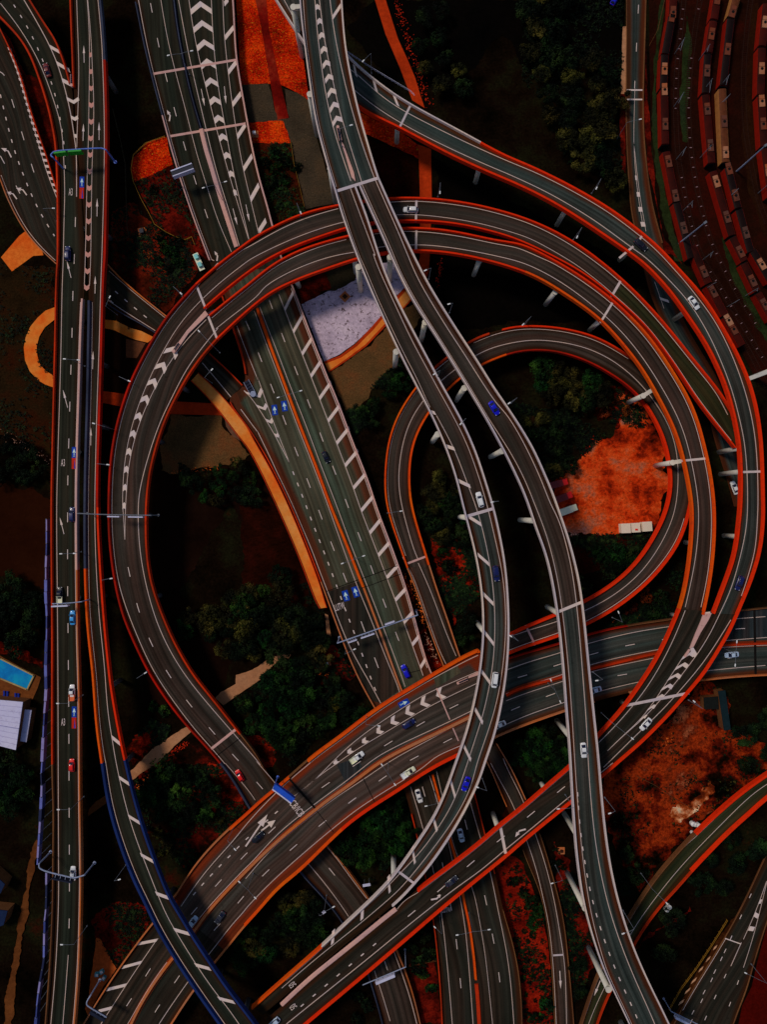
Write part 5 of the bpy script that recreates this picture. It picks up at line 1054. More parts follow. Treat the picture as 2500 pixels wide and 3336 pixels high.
for key, t, hd, lb in (
    ('R3', '10 798,340', '10 752,388', 'lamp by the pale walls at the top of the outer viaduct'),
    ('AB', '10 600,818', '10 668,800', 'lamp at the fork of the high pale viaduct'),
    ('R1', '10 325,1290', '10 350,1350', 'lamp at the ring edge beside the shrub bed'),
    ('R1', '10 1240,1160', '10 1237,1222', 'lamp on top of the ring beside the red path'),
    ('R3', '20 605,1135', '20 575,1195', 'lamp on the outer viaduct below the olive trees'),
    ('R1', '20 482,1445', '20 452,1505', 'lamp on the ring below the outer viaduct pier'),
    ('R4', '21 160,450', '21 110,500', 'lamp at the crown of the loop ramp'),
    ('B', '11 1180,143', '11 1148,158', 'lamp on the right high viaduct above the orange path'),
    ('B', '11 1318,366', '11 1298,372', 'lamp on the right high viaduct over the dark water'),
    ('A', '11 1238,793', '11 1205,815', 'lamp where the left high viaduct crosses the loop'),
    ('A', '11 1402,1098', '11 1372,1130', 'lamp between the high viaducts above the first bar'),
    ('A', '11 1612,1624', '11 1572,1630', 'lamp beside the white car on the bowed viaduct'),
    ('B', '21 70,968', '21 22,1000', 'lamp on the right high viaduct left of the grove'),
    ('A', '22 78,855', '22 32,825', 'lamp where the bowed viaduct crosses the rusty one'),
    ('B', '22 615,1100', '22 580,1104', 'lamp beside the right high viaduct over the arterial'),
    ('R4', '22 740,735', '22 715,675', 'lamp on the lower loop edge above the arterial'),
    ('K', '22 1250,1285', '22 1197,1240', 'lamp on the red viaduct beside the bare dirt'),
    ('K', '22 670,1370', '22 798,1470', 'long-arm lamp over the fork tip of the red viaduct'),
    ('A', '13 1535,175', '13 1478,152', 'lamp right of the lower bowed viaduct'),
    ('B', '23 695,305', '23 662,315', 'lamp over the dirt right of the high viaduct'),
    ('K', '23 430,283', '23 335,288', 'lamp beside the crossing of the red and pale viaducts'),
    ('B', '23 815,1055', '23 747,1078', 'lamp where the pale viaduct passes over the mossy ramp'),
    ('Q', '23 360,745', '23 295,760', 'lamp beside the narrow brown ramp at the bottom'),
    ('S', '23 930,800', '23 1018,885', 'lamp over the mossy ramp beside the white tanks'),
    ('M', '12 632,938', '12 690,908', 'lamp left of the motorway below the long gantry'),
    ('R4', '12 905,42', '12 985,30', 'lamp beside the narrow loop leg near the barred shoulder'),
    ('M', '13 1215,258', '13 1152,270', 'lamp on the lower motorway below the white car'),
    ('G', '01 1300,838', '01 1345,792', 'lamp over the ramp right of the walkway start'),
    ('R2', '01 1350,635', '01 1268,548', 'lamp arm across the inner ring near the joint'),
    ('HC', '02 645,468', '02 703,458', 'lamp in the dark gap between highway and ring'),
    ('R', '02 868,1092', '02 922,1058', 'lamp left of the ring ramp halfway down'),
    ('R', '01 755,832', '01 818,860', 'lamp left of the ring beside the big chevrons'),
    ('R', '01 615,1386', '01 683,1392', 'lamp beside the ring near the small chevrons'),
    ('HC', '01 662,1150', '01 600,1132', 'lamp with a round foot beside the highway'),
    ('G', '01 670,385', '01 697,332', 'lamp beside the dark ramp right of the highway'),
    ('R1', '01 1100,260', '01 1148,303', 'lamp outside the ring above the left joint'),
    ('HC', '03 725,748', '03 755,738', 'lamp left of the blue edged viaduct'),
    ('HL', '02 442,1250', '02 372,1250', 'thin dark lamp over the highway by the third blue panel'),
    ('HL', '03 448,293', '03 376,293', 'thin dark lamp over the highway above the curved gantry'),
    ('HL', '03 468,1152', '03 397,1150', 'thin dark lamp over the highway near the bottom left'),
    ('N', '12 765,1385', '12 845,1392', 'lamp over the small chevrons of the rusty viaduct'),
    ('N', '03 1445,492', '03 1492,543', 'lamp over the rusty shoulder at lower left'),
    ('M', '13 1250,1085', '13 1207,1042', 'lamp below the red viaduct beside the upside down letters'),
    ('U', '20 770,778', '20 848,762', 'curved street lamp over the blue grey street'),
    ('G', '00 272,1325', '00 337,1326', 'lamp over the wide dark road at the left edge'),
    ('T', '23 1660,1400', '23 1525,1332', 'lamp over the street in the bottom right corner'),
    ('R', '13 500,945', '13 557,912', 'lamp beside the lower ramp under the pale viaduct')):
    lamp(key, t, hd, lb)

# ================================================================ SIGN GANTRIES
GREEN = plain('sign_green', T(4, 110, 20), .5, .2, .2); SBACK = plain('sign_back', T(150, 150, 170), .5, .2, .15); SDARK = plain('sign_dark', T(16, 20, 34), .5, .2, .2); SBLUE = plain('sign_blue', T(20, 60, 150), .5, .2, .2)
def gantry(key, pts, h, label, mat=STEEL, r=.22, legs=(0, -1), signs=(), name='sign_gantry', zleg=0.0, bow=0):
    """pts: beam line in pixels at beam height; signs: (t0, t1, depth, height, offset, material)"""
    R = ROADS[key]; P = parse(pts); p0 = W(P[0], 12); z = min(R.C, key=lambda q: (q.x-p0.x)**2+(q.y-p0.y)**2).z
    Q = [W(p, z+h) for p in P]; o = Q[0].copy(); e = empty(name, (o.x, o.y, z), 0, label, 'sign gantry')
    L_ = [q-Vector((o.x, o.y, z)) for q in Q]
    S_ = smooth(L_, 5) if len(L_) > 2 else L_
    m = MB(); r *= .75; m.path(S_, r, 10)
    if bow: m.path([p+Vector((0, 0, -1.0)) for p in S_], r*.6, 8)
    m.build('beam', mat, e)
    for k in legs:
        p = L_[k]; m = MB(); m.tube((p.x, p.y, zleg-z if zleg is not None else 0), p, r*1.25, r, 12); m.tube((p.x, p.y, zleg-z), (p.x, p.y, zleg-z+.3), r*2.4, r*2.4, 12); m.build('leg', mat, e)
    c = cum(S_)
    for t0, t1, dep, sh, off, sm in signs:
        a, b = at(S_, c, t0*c[-1]), at(S_, c, t1*c[-1]); t = (b-a); L = t.length; t.normalize(); n_ = Vector((-t.y, t.x, 0))*off
        m = MB(); rz = math.atan2(t.y, t.x); m.box((a+b)/2+n_+Vector((0, 0, -.1)), L, dep, sh, rz); so_ = m.build('sign_panel', sm, e)
        m = MB(); 
        for q in range(4): m.box(a.lerp(b, (q+.5)/4)+n_*.5+Vector((0, 0, .25)), .12, abs(off)+.1, .1, rz)
        m.build('bracket', mat, so_)
    return e
gantry('HL', '00 335,1000 322,985 350,962 480,950 640,942 672,952', 7, 'blue arched gantry with green signs across the left highway', BSTEEL, .3, (0, -1), ((.14, .34, .5, 2.2, -.9, GREEN), (.38, .6, .5, 2.2, -.9, GREEN)), zleg=9)
gantry('M', '00 1092,1112 1165,1090 1228,1062', 7.5, 'dark message sign on a post over the motorway edge', SDARK, .25, (0,), ((.02, 1, 1.9, 1.6, 0, SDARK), (.02, 1, .35, 2.0, .9, SBACK), (.02, 1, .3, 2.0, -.9, SBACK)), 'message_sign')
gantry('R', '02 490,44 630,50 800,54 958,56', 7, 'white gantry spanning highway and ring ramp near the left edge', LAMPM, .22, (0, -1), ((.42, .58, .35, 1.8, -.6, SBACK), (.7, .9, .35, 1.8, -.6, SBACK)), zleg=12.5)
gantry('HL', '02 518,605 430,614 330,618', 7, 'cantilever sign arm reaching left from the highway median', STEEL, .22, (0,), ((.45, 1, .4, 1.8, .8, SBACK),), zleg=10)
gantry('M', '12 585,868 1095,690', 7.5, 'long pale gantry spanning both carriageways of the motorway', STEEL, .28, (0, -1), ((.12, .23, .3, 1.8, -1.0, SBACK), (.28, .45, .3, 1.8, -1.0, SBACK), (.6, .72, .4, 1.6, .6, SBACK)))
gantry('HL', '03 246,640 252,668 300,690 400,715 470,728 535,712', 7, 'curved grey gantry crossing the left highway near a white car', STEEL, .3, (0, -1), ((.38, .78, .4, 2.0, -1.3, SDARK),), zleg=9)
gantry('N', '13 180,150 300,240', 7.5, 'blue backed message sign over the rusty viaduct', BSTEEL, .25, (0,), ((0, 1, 1.7, 1.6, .4, SBLUE), (0, 1, .4, 2.0, -.6, SBACK)), 'message_sign', 8)
gantry('R', '13 745,1410 1020,1295', 7, 'pale gantry with a panelled sign over the bottom ramp', STEEL, .22, (-1,), ((.28, .72, .9, 1.6, -.9, SBACK),))
gantry('N', '03 575,1475 550,1520 560,1545 676,1615', 7, 'cantilever gantry with a bent arm at the bottom left', STEEL, .28, (0,), ((.5, 1, 1.0, 1.8, -.8, SDARK),), zleg=5)
gantry('T', '23 1050,1578 1220,1660', 6, 'pale gantry at the bottom edge over the corner street', STEEL, .2, (0,), ((.2, .75, .7, 1.6, -1.0, SBACK),))
for s_, rz, lb in (('13 770,775', 10, 'white backed road sign on two posts beside the lower ramp'), ('13 487,955', 35, 'white backed road sign left of the lower ramp')):
    p = W(parse(s_)[0], 4); e = empty('road_sign', (p.x, p.y, 0), math.radians(rz), lb, 'road sign')
    m = MB(); m.box((0, 0, 4.0), 2.6, .9, .12); m.box((0, .3, 4.1), 2.6, .12, .2); m.build('sign_panel', SBACK, e)
    for x in (-.8, .8): m = MB(); m.tube((x, 0, 0), (x, 0, 4), .07, .07, 6); m.build('post', LAMPM, e)

# ================================================================ LEFT EDGE: noise wall, pool, roofs
nw = parse('02 298,80 299,300 293,320 293,560 300,690 299,800 292,1000 296,1180 283,1330 268,1658 03 268,60 262,60 268,150 255,400 240,640'); nw2 = parse('03 298,690 296,900 285,1000 282,1250 262,1350 240,1500 225,1690')
PAN = [plain('noise_panel_%d' % i, c, .6, .15, .15) for i, c in enumerate((T(74, 80, 136), T(40, 48, 96), T(22, 26, 52), T(104, 98, 140)))]
for nm, pts, lb in (('noise_wall', nw, 'long bluish panelled noise wall along the left highway'), ('noise_wall', nw2, 'lower bluish noise wall stretch below the curved gantry')):
    P = [W(p, 8.5) for p in pts]; c = cum(P); e = empty(nm, (0, 0, 0), 0, lb, 'noise wall'); q = 0; k = 0
    while q < c[-1]-2:
        a, b = at(P, c, q), at(P, c, min(c[-1], q+3.9)); t = b-a; m = MB()
        m.box(((a+b)/2).to_3d().xy.to_3d()+Vector((0, 0, 8.0+random.uniform(-.1, .1))), t.length, random.choice((.4, .6, .9)), 2.2, math.atan2(t.y, t.x)); m.build('wall_panel', random.choice(PAN), e)
        m = MB(); m.tube((a.x, a.y, 0), (a.x, a.y, 9.3), .16, .16, 6); m.build('post', LAMPM, e); q += 4.0; k += 1
pe = empty('swimming_pool', W(parse('02 90,1050')[0], 0), 0, 'turquoise swimming pool in an orange brown paved deck', 'swimming pool')
po = W(parse('02 90,1050')[0], 0)
pw = [W(p, .55)-po for p in parse('02 -70,940 0,966 214,1074 171,1163 0,1092 -70,1062')]
POOLM = ground('pool_water', [T(4, 72, 132), T(6, 94, 146), T(10, 122, 146)], .12, .9, .12, rough=.15, spec=.25)
mesh('water', pw, [tuple(range(len(pw)))[::-1]], POOLM, pe)
m = MB(); cl = pw+[pw[0]]
for a, b in zip(cl, cl[1:]):
    t = b-a; m.box((a+b)/2+Vector((0, 0, -.1)), t.length+.3, .45, .62, math.atan2(t.y, t.x))
m.build('coping', plain('coping', T(130, 110, 70), .7), pe)
for x, y in ((28, 1188), (48, 1190), (100, 1202), (118, 1204)):
    p = W(parse('02 %d,%d' % (x, y))[0], .1); e = empty('sun_lounger', p, math.radians(-95), 'blue sun lounger in the row beside the pool', 'sun lounger', 'blue loungers by the pool')
    m = MB(); m.box((0, 0, .35), 1.9, .65, .1); m.build('seat', plain('lounger_blue', T(8, 30, 110), .7), e); m = MB(); m.box((-.75, 0, .55), .6, .62, .08); m.build('backrest', MATS['lounger_blue'], e)
    for lx in (-.8, .8): m = MB(); m.box((lx, 0, .15), .06, .6, .3); m.build('leg', LAMPM, e)
def building(s_, h, label, roofc, name='building', ridge=True, wallc=None, vents=0):
    P = [W(p, h) for p in parse(s_)]; c = sum(P, Vector())/len(P); c.z = 0; e = empty(name, c, 0, label, 'building')
    n = len(P); P = [p-c for p in P]; m = MB()
    m.add([Vector((p.x*.97, p.y*.97, 0)) for p in P]+[Vector((p.x*.97, p.y*.97, h-.15)) for p in P], [(i, (i+1) % n, n+(i+1) % n, n+i) for i in range(n)]); m.build('wall', wallc or TAN, e)
    m = MB(); m.add([p+Vector((0, 0, -.3)) for p in P]+[p for p in P], [tuple(range(n, 2*n)), tuple(range(n))[::-1]]+[(i, (i+1) % n, n+(i+1) % n, n+i) for i in range(n)]); ro = m.build('roof', roofc, e)
    bm = bmesh.new(); bm.from_mesh(ro.data); bmesh.ops.recalc_face_normals(bm, faces=bm.faces); bm.to_mesh(ro.data); bm.free()
    if ridge:
        a, b = (P[0]+P[3])/2, (P[1]+P[2])/2; t = b-a
        m = MB()
        for q in range(1, 9):
            f_ = q/9; a2, b2 = P[0].lerp(P[3], f_), P[1].lerp(P[2], f_); tt = b2-a2; m.box((a2+b2)/2+Vector((0, 0, .04)), tt.length*.98, .06 if q != 5 else .25, .08, math.atan2(tt.y, tt.x))
        m.build('roof_rib', plain('rib', T(110, 108, 140), .6), ro)
    return e
ROOFL = jointed('pale_roof', T(150, 148, 190), T(160, 156, 186), .2, T(100, 90, 110))
building('02 -90,1222 143,1243 98,1548 -90,1500', 6, 'flat building with a large pale lavender roof at the left edge', ROOFL)
building('02 150,1290 199,1295 166,1498 116,1490', 3.4, 'narrow pale awning beside the lavender roofed building', ROOFL, 'awning', False)
building('03 -60,690 28,770 0,830 -60,800', 5, 'small blue roofed corner of a building at the left edge', plain('blue_roof', T(12, 24, 50), .6), ridge=False)
building('03 -60,930 45,940 20,1030 -60,1060', 5, 'dark blue roof at the lower left edge', MATS['blue_roof'], ridge=False)
building('22 1350,1175 1395,1168 1430,1418 1388,1424', 4, 'long narrow dark teal roof on the dirt at right', plain('teal_roof', T(10, 24, 28), .6), ridge=False)
building('22 1258,1215 1350,1208 1352,1288 1262,1288', 3.5, 'small dark square roof beside the narrow teal roof', plain('dark_roof', T(14, 16, 14), .6), ridge=False)
CAB = jointed('cabin_roof', T(190, 170, 150), T(186, 150, 140), .6, T(150, 110, 90))
for s_, lb in (('22 731,110 792,107 795,168 735,170', 'leftmost of the three pale square cabins on the dirt'), ('22 797,107 852,103 857,163 801,166', 'middle pale square cabin with a red spot'), ('22 866,99 927,95 932,155 870,160', 'rightmost of the three pale square cabins')):
    building(s_, 2.8, lb, CAB, 'site_cabin', False, CAB)
m = MB(); p = W(parse('22 830,147')[0], 2.84); m.box(p, .9, .6, .1); tag(m.build('red_tarp', CP['red'], None), 'small red cloth on the middle square cabin', 'cloth')
# red trucks and white truck on the dirt beside the high viaduct
for s_, ln, c, lb, a in (('21 322,1515', 6.5, 'darkred', 'upper red truck beside the high viaduct on the dirt', 15), ('21 352,1602', 6.5, 'darkred', 'lower red truck beside the high viaduct', 20), ('22 378,25', 7, 'cream', 'pale truck beside the high viaduct near the red ones', 20)):
    p = W(parse(s_)[0], .1); e = empty('truck', p, math.radians(a), lb, 'truck')
    m = MB(); m.box((-.8, 0, 1.75), ln-2, 2.3, 2.1); m.build('cargo_body', CP[c], e); m = MB(); m.box((ln/2-.85, 0, 1.35), 1.7, 2.1, 1.9); m.build('cab', CP['red' if c == 'darkred' else c], e)
    m = MB(); m.box((ln/2-.25, 0, 1.9), .3, 1.8, .7); m.build('windscreen', CG, e); m = MB(); m.box((0, 0, .6), ln-.3, 1.6, .25); m.build('chassis', TY, e)
    for sx in (-ln/2+1.2, ln/2-1.0):
        for sy in (-1, 1): m = MB(); m.tube((sx, sy*.8, .45), (sx, sy*1.08, .45), .45, .45, 12); m.build('wheel', TY, e)
# small ground things
def utility_box(s_, z, sx, sy, h, rz, label, mat=None, pad=True, name='utility_box', cat='utility box', padm=None):
    p = W(parse(s_)[0], z); e = empty(name, p, math.radians(rz), label, cat); m = MB(); m.box((0, 0, h/2+.1), sx, sy, h); m.build('cabinet', mat or SBACK, e)
    m = MB(); m.box((0, 0, h+.15), sx+.15, sy+.15, .1); m.build('lid', mat or SBACK, e)
    if pad: m = MB(); m.box((0, 0, .06), sx+1.6, sy+1.6, .12); m.build('concrete_pad', padm or OCHRE, e)
utility_box('12 517,995', .1, .9, .7, 1.3, 20, 'small white cabinet on a square pad left of the motorway', LAMPH)
utility_box('00 905,1475', .1, 1.2, 1.3, 1.2, 10, 'dark cabinet on a pale pad in the red scrub', SDARK)
utility_box('10 58,853', .1, .9, .7, 1.2, 0, 'pale cabinet beside the red mulch and motorway edge', LAMPH)
utility_box('23 351,556', .1, .7, .8, .5, 0, 'square manhole frame beside the pale viaduct', plain('manhole', T(40, 16, 8), .8))
utility_box('11 632,325', .1, 1.2, 1.2, .25, 45, 'dark square drain set diagonally in the pale pebbles', plain('drain', T(40, 24, 16), .8), True, 'drain_pit', 'drain')
utility_box('01 818,527', .1, .5, .6, .15, 0, 'small square cover in the orange path', plain('cover', T(90, 50, 20), .8), False, 'path_cover', 'cover')
for i, (x, y) in enumerate(((620, 1335), (650, 1318), (664, 1357))):
    p = W(parse('03 %d,%d' % (x, y))[0], .1); e = empty('water_tank', p, .5*i, ('left', 'upper', 'lower')[i]+' small teal and white crate of the three on the orange pad', 'crate', 'crates on the orange pad')
    m = MB(); m.box((0, 0, .6), 1.3, 1.2, 1.1); m.build('crate_body', plain('crate_teal', T(60, 130, 140), .6), e); m = MB(); m.box((.2, .1, 1.2), .8, .8, .12); m.build('lid', LAMPH, e)
for i, (s_, r_) in enumerate((('23 1180,378', .8), ('23 1196,383', .7), ('23 1216,388', .8), ('23 1180,437', .65), ('23 1030,905', .8), ('23 1015,922', .75))):
    p = W(parse(s_)[0], .1); lb = 'white tank beside the upper end of the mossy ramp' if i < 3 else ('round white tank just below the other tanks' if i == 3 else 'pale bag on the lower side of the mossy ramp')
    e = empty('tank', p, 0, lb, 'tank', 'white tanks by the ramp' if i < 3 else ('pale bags by the ramp' if i > 3 else None)); m = MB(); m.tube((0, 0, 0), (0, 0, 1.3), r_, r_, 16); m.tube((0, 0, 1.3), (0, 0, 1.55), r_, r_*.3, 16); m.build('shell', CP['white'], e, False); m = MB(); m.tube((0, 0, 1.5), (0, 0, 1.65), .2, .2, 10); m.build('cap', SBACK, e)
# parked low-loader left of the ring
e = empty('parked_trailer', W(parse('01 1266,108')[0], .1), math.radians(-66), 'pale trailer carrying two teal machines beside the ring', 'trailer')
m = MB(); m.box((0, 0, .7), 6.2, 1.9, .25); m.build('deck', CP['cream'], e)
for x in (-1.7, 1.3): m = MB(); m.box((x, 0, 1.3), 1.5, 1.3, .9); m.build('machine', plain('teal', T(100, 160, 160), .5), e)
for x in (-2, -1.2, 1.2, 2):
    for y in (-.8, .8): m = MB(); m.tube((x, y, .35), (x, y*1.2, .35), .35, .35, 10); m.build('wheel', TY, e)
# thin wire fences and edging lines
def fence(s_, label, h=1.3, mat=None, r=.05, name='fence', z=0):
    P = [W(p, z) for p in parse(s_)]; c = cum(P); o = P[0].copy(); e = empty(name, o, 0, label, 'fence'); m = MB()
    for zz in (.5*h, h): m.path([p-o+Vector((0, 0, zz)) for p in P], r, 5)
    m.build('rail', mat or TAN, e); m = MB(); q = 0
    while q < c[-1]: p = at(P, c, q)-o; m.tube(p, p+Vector((0, 0, h)), r*1.2, r*1.2, 5); q += 2.5
    m.build('fence_posts', mat or TAN, e)
GOLD = plain('gold_fence', T(120, 84, 24), .6)
fence('00 1050,872 930,915 850,990 835,1080 850,1160 900,1270 950,1360 985,1430 1060,1480 1120,1510 1180,1528 1220,1508 1240,1560', 'thin gold fence winding around the red scrub', .8, GOLD, .07)
fence('00 720,700 770,900 800,1050 805,1250 812,1450 825,1510 750,1545 735,1500', 'dark wire fence beside the highway piers', 1.2, plain('dim_fence', T(50, 44, 30), .6), .04)
fence('10 290,912 310,1050 340,1170 375,1320', 'pale wire fence along the shrub bed', 1.0, GOLD, .05)
fence('10 640,335 800,440 950,530 1050,590 1075,615', 'rail fence beside the outer viaduct start', 1.2, SBACK, .05, z=12)
fence('13 1040,1280 1215,1245', 'low fence under the diagonal viaduct', 1, TAN)
fence('23 1400,990 1300,1150 1200,1300 1110,1420 1030,1560', 'thin pale fence along the corner street', 1.1, GOLD, .06)
fence('23 830,80 950,140 1050,210 1190,290', 'dark wire across the patchy dirt', .7, TAN, .06)
fence('20 1010,-20 960,200 905,300', 'wire fence beside the upper street', 1.1, TAN, .04)

# ================================================================ RAILWAY
RAILM = plain('rail_steel', T(30, 14, 8), .6, .2, .2); SLEEP = plain('sleeper', T(26, 9, 5), .9, .05, .3); HEAPM = ground('spoil', [T(90, 22, 6), T(150, 60, 24)], .2, 1.5, .5)
TRED = jointed('train_roof_red', T(48, 6, 2), T(24, 4, 2), .6, T(12, 2, 1)); TREDB = plain('train_edge_red', T(104, 14, 4), .5, .2, .2)
TDARK = plain('train_roof_dark', T(14, 4, 3), .6, .1, .3); TBR = plain('train_roof_brown', T(70, 34, 16), .6, .1, .3); TBAC = jointed('roof_unit_tan', T(128, 92, 70), T(120, 56, 22), .5, T(40, 20, 12))
tracks = ['20 1090,-40 1070,100 1040,250 1010,400 1000,600 1010,850 1040,1050 1090,1250 1140,1450 1200,1620 21 1290,250 1450,520 1560,700 1660,900',
    '20 1135,-40 1110,200 1085,450 1078,700 1090,950 1120,1150 1160,1350 1230,1600 21 1350,250 1500,500 1658,760', '20 1240,-40 1200,200 1170,450 1160,700 1175,950 1205,1150 1250,1350 1310,1550 21 1440,250 1600,520',
    '20 1350,-40 1310,250 1280,450 1270,650 1290,950 1330,1180 1390,1400 1470,1640 21 1590,280 1700,480', '20 1475,-40 1430,200 1395,450 1385,700 1400,950 1440,1150 1490,1350 1560,1580 21 1658,120', '20 1560,-40 1530,200 1510,500 1520,800 1550,1000 1600,1250 1658,1420', '20 1690,-40 1650,200 1620,450 1620,700 1650,950 1700,1150']
for ti, s_ in enumerate(tracks):
    P = smooth([W(p, .12) for p in parse(s_)], 6); c = cum(P); e = empty('railway_track', (0, 0, 0), kind='structure'); m = MB(); m2 = MB(); q = 0
    for off in (-.72, .72):
        v = []
        for i in range(len(P)):
            t = P[min(i+1, len(P)-1)]-P[max(0, i-1)]; t.normalize(); n_ = Vector((-t.y, t.x, 0)); cpt = P[i]+n_*off+Vector((0, 0, .18)); v += [cpt+n_*.05, cpt-n_*.05]
        m.add(v, [(2*i, 2*i+1, 2*i+3, 2*i+2) for i in range(len(P)-1)])
    m.build('rail', RAILM, e)
    while q < c[-1]:
        a, b = at(P, c, q), at(P, c, q+.3); t = b-a; m2.box(a+Vector((0, 0, 0)), .3, 2.3, .2, math.atan2(t.y, t.x)); q += .75
    m2.build('sleepers', SLEEP, e)
    if ti in (1, 2, 4):
        m3 = MB(); q = 2
        while q < c[-1]:
            if noise.noise(Vector((q*.03, ti*3., 0))) > -.15: a, b = at(P, c, q), at(P, c, q+.3); t = b-a; m3.box(a+Vector((0, 0, .13)), .22, .7, .08, math.atan2(t.y, t.x))
            q += 3.4
        m3.build('track_markers', plain('marker_pale', T(110, 86, 90), .7), e)
TBAC2 = jointed('roof_unit_dull', T(90, 40, 22), T(60, 40, 34), .5, T(30, 12, 8)); TBAC3 = jointed('roof_unit_pale', T(150, 130, 118), T(130, 96, 70), .5, T(60, 30, 20)); TANC = plain('train_edge_tan', T(130, 84, 44), .5, .2, .2); R_, Dk, Br = TRED, TDARK, TBR
def train(label, carr):
    """carr: list of (end a px, end b px, roof material, units)"""
    p0 = W(parse(carr[0][0])[0], .3); e = empty('train', p0, 0, label, 'train', None)
    for a_, b_, rm, units in carr:
        a, b = W(parse(a_)[0], 4.0), W(parse(b_)[0], 4.0); t = b-a; L = t.length; rz = math.atan2(t.y, t.x); c = (a+b)/2; c.z = 0
        ce = MB(); ce.box(c-p0+Vector((0, 0, 2.15)), L-.25, 2.55, 3.0, rz); bo = ce.build('carriage', TREDB if rm is not TBR else TANC, e)
        # curved roof
        v = []; nseg = 8
        for s in (-1, 1):
            for k in range(nseg+1):
                th = math.pi*k/nseg; v.append(Vector((s*(L-.25)/2, -1.27*math.cos(th), 3.6+.42*math.sin(th))))
        ca, sa = math.cos(rz), math.sin(rz); v = [Vector((p.x*ca-p.y*sa, p.x*sa+p.y*ca, p.z))+c-p0 for p in v]
        n = nseg+1; f = [(k, k+1, n+k+1, n+k) for k in range(nseg)]+[tuple(range(n)), tuple(range(n, 2*n))[::-1]]
        rf = mesh('roof', v, f, rm, bo); bm = bmesh.new(); bm.from_mesh(rf.data); bmesh.ops.recalc_face_normals(bm, faces=bm.faces); bm.to_mesh(rf.data); bm.free()
        tn = t.normalized()
        for u in units:
            pc = c-p0+tn*(L*(u-.5)); m = MB(); m.box(pc+Vector((0, 0, 4.12)), 2.5, 1.8, .35, rz); m.box(pc-tn*2.1+Vector((0, 0, 4.08)), 1.3, 1.7, .28, rz); un = m.build('air_conditioner', random.choice((TBAC, TBAC2, TBAC2)), bo)
            m2 = MB(); m2.tube(pc+tn*-.6+Vector((0, 0, 4.25)), pc+tn*-.6+Vector((0, 0, 4.34)), .5, .5, 12); m2.build('air_conditioner_fan', TY, bo)
        for s in (-1, 1):
            m = MB(); m.box(c-p0+tn*s*(L/2-.1)+Vector((0, 0, 2.1)), .5, 2.3, 2.6, rz); m.build('end_door', TY, bo)

train('red roofed train on the leftmost track', [('20 1068,-60', '20 1062,100', R_, (.95,)), ('20 1056,105', '20 1015,340', Dk, (.05, )), ('20 1012,345', '20 1003,560', Dk, (.5,)), ('20 1008,565', '20 1015,915', R_, (.05, .68))])
train('second red train below the leftmost one', [('20 1020,960', '20 1085,1280', R_, (.25, .93)), ('20 1088,1285', '20 1180,1640', Dk, (.5,)), ('21 1185,-5', '21 1290,240', R_, (.75,)), ('21 1294,248', '21 1395,440', R_, (.3,)), ('21 1400,448', '21 1505,635', R_, (.2, .5))])
train('long red train in the middle of the yard', [('20 1355,-70', '20 1325,120', R_, (.4,)), ('20 1322,130', '20 1290,330', R_, (.5,)), ('20 1286,340', '20 1270,590', Dk, (.5,)), ('20 1272,598', '20 1310,1035', R_, (.25, .78))])
train('red train continuing below the long middle train', [('20 1318,1085', '20 1440,1495', R_, (.2, .75)), ('20 1444,1505', '20 1520,1658', R_, (.7,)), ('21 1515,110', '21 1600,290', R_, (.7,)), ('21 1605,300', '21 1700,470', R_, (.5,))])
train('brown and black train right of the long middle train', [('20 1480,-60', '20 1435,105', Br, (.9,)), ('20 1432,115', '20 1385,540', Dk, (.5,)), ('20 1378,560', '20 1400,1030', Br, (.48, .9))])
train('dark train with pale roof units below the brown train', [('20 1415,1060', '20 1480,1320', Dk, (.1, .75)), ('20 1485,1330', '20 1560,1600', Dk, (.6,)), ('21 1575,30', '21 1690,230', Dk, (.5,))])
train('dark red train cut off by the right edge', [('20 1660,20', '20 1632,290', R_, (.5,)), ('20 1630,300', '20 1622,600', R_, (.5,)), ('20 1625,608', '20 1645,930', R_, (.15, .6)), ('20 1648,940', '20 1690,1250', R_, (.5,))])
def mast(s1, s2, label, h=8, r=.09, mat=None):
    """overhead line mast: foot pixel, arm tip pixel"""
    a = W(parse(s1)[0], 0); b = W(parse(s2)[0], h); e = empty('overhead_line_mast', a, 0, label, 'line mast', 'overhead line masts in the rail yard'); m = MB(); m.tube((0, 0, 0), (0, 0, h+.4), r*1.3, r, 8); m.build('post', mat or LAMPM, e)
    v = b-a; v.z = 0; m = MB(); m.tube((0, 0, h-.1), Vector((v.x, v.y, h-.1)), r*.7, r*.5, 6); m.tube((0, 0, h-1.4), Vector((v.x*.8, v.y*.8, h-.1)), r*.5, r*.5, 6); m.build('bracket_arm', mat or LAMPM, e)
for i, (a, b) in enumerate((('20 1070,345', '20 1110,320'), ('20 1225,385', '20 1280,330'), ('20 1065,680', '20 1098,655'), ('20 1240,595', '20 1295,588'), ('20 1350,690', '20 1372,650'), ('20 1080,1015', '20 1120,992'), ('20 1232,1005', '20 1300,950'), ('20 1120,1345', '20 1185,1320'), ('20 1400,1270', '20 1440,1235'), ('20 1600,1230', '20 1658,1180'), ('21 1245,95', '21 1300,75'), ('21 1250,290', '21 1340,232'), ('20 1345,570', '20 1400,540'), ('21 1405,390', '21 1455,362'), ('21 1520,320', '21 1600,290'))):
    mast(a, b, ('line mast on the left side of the rail yard', 'line mast in the middle of the rail yard', 'line mast between the trains of the rail yard')[i % 3])
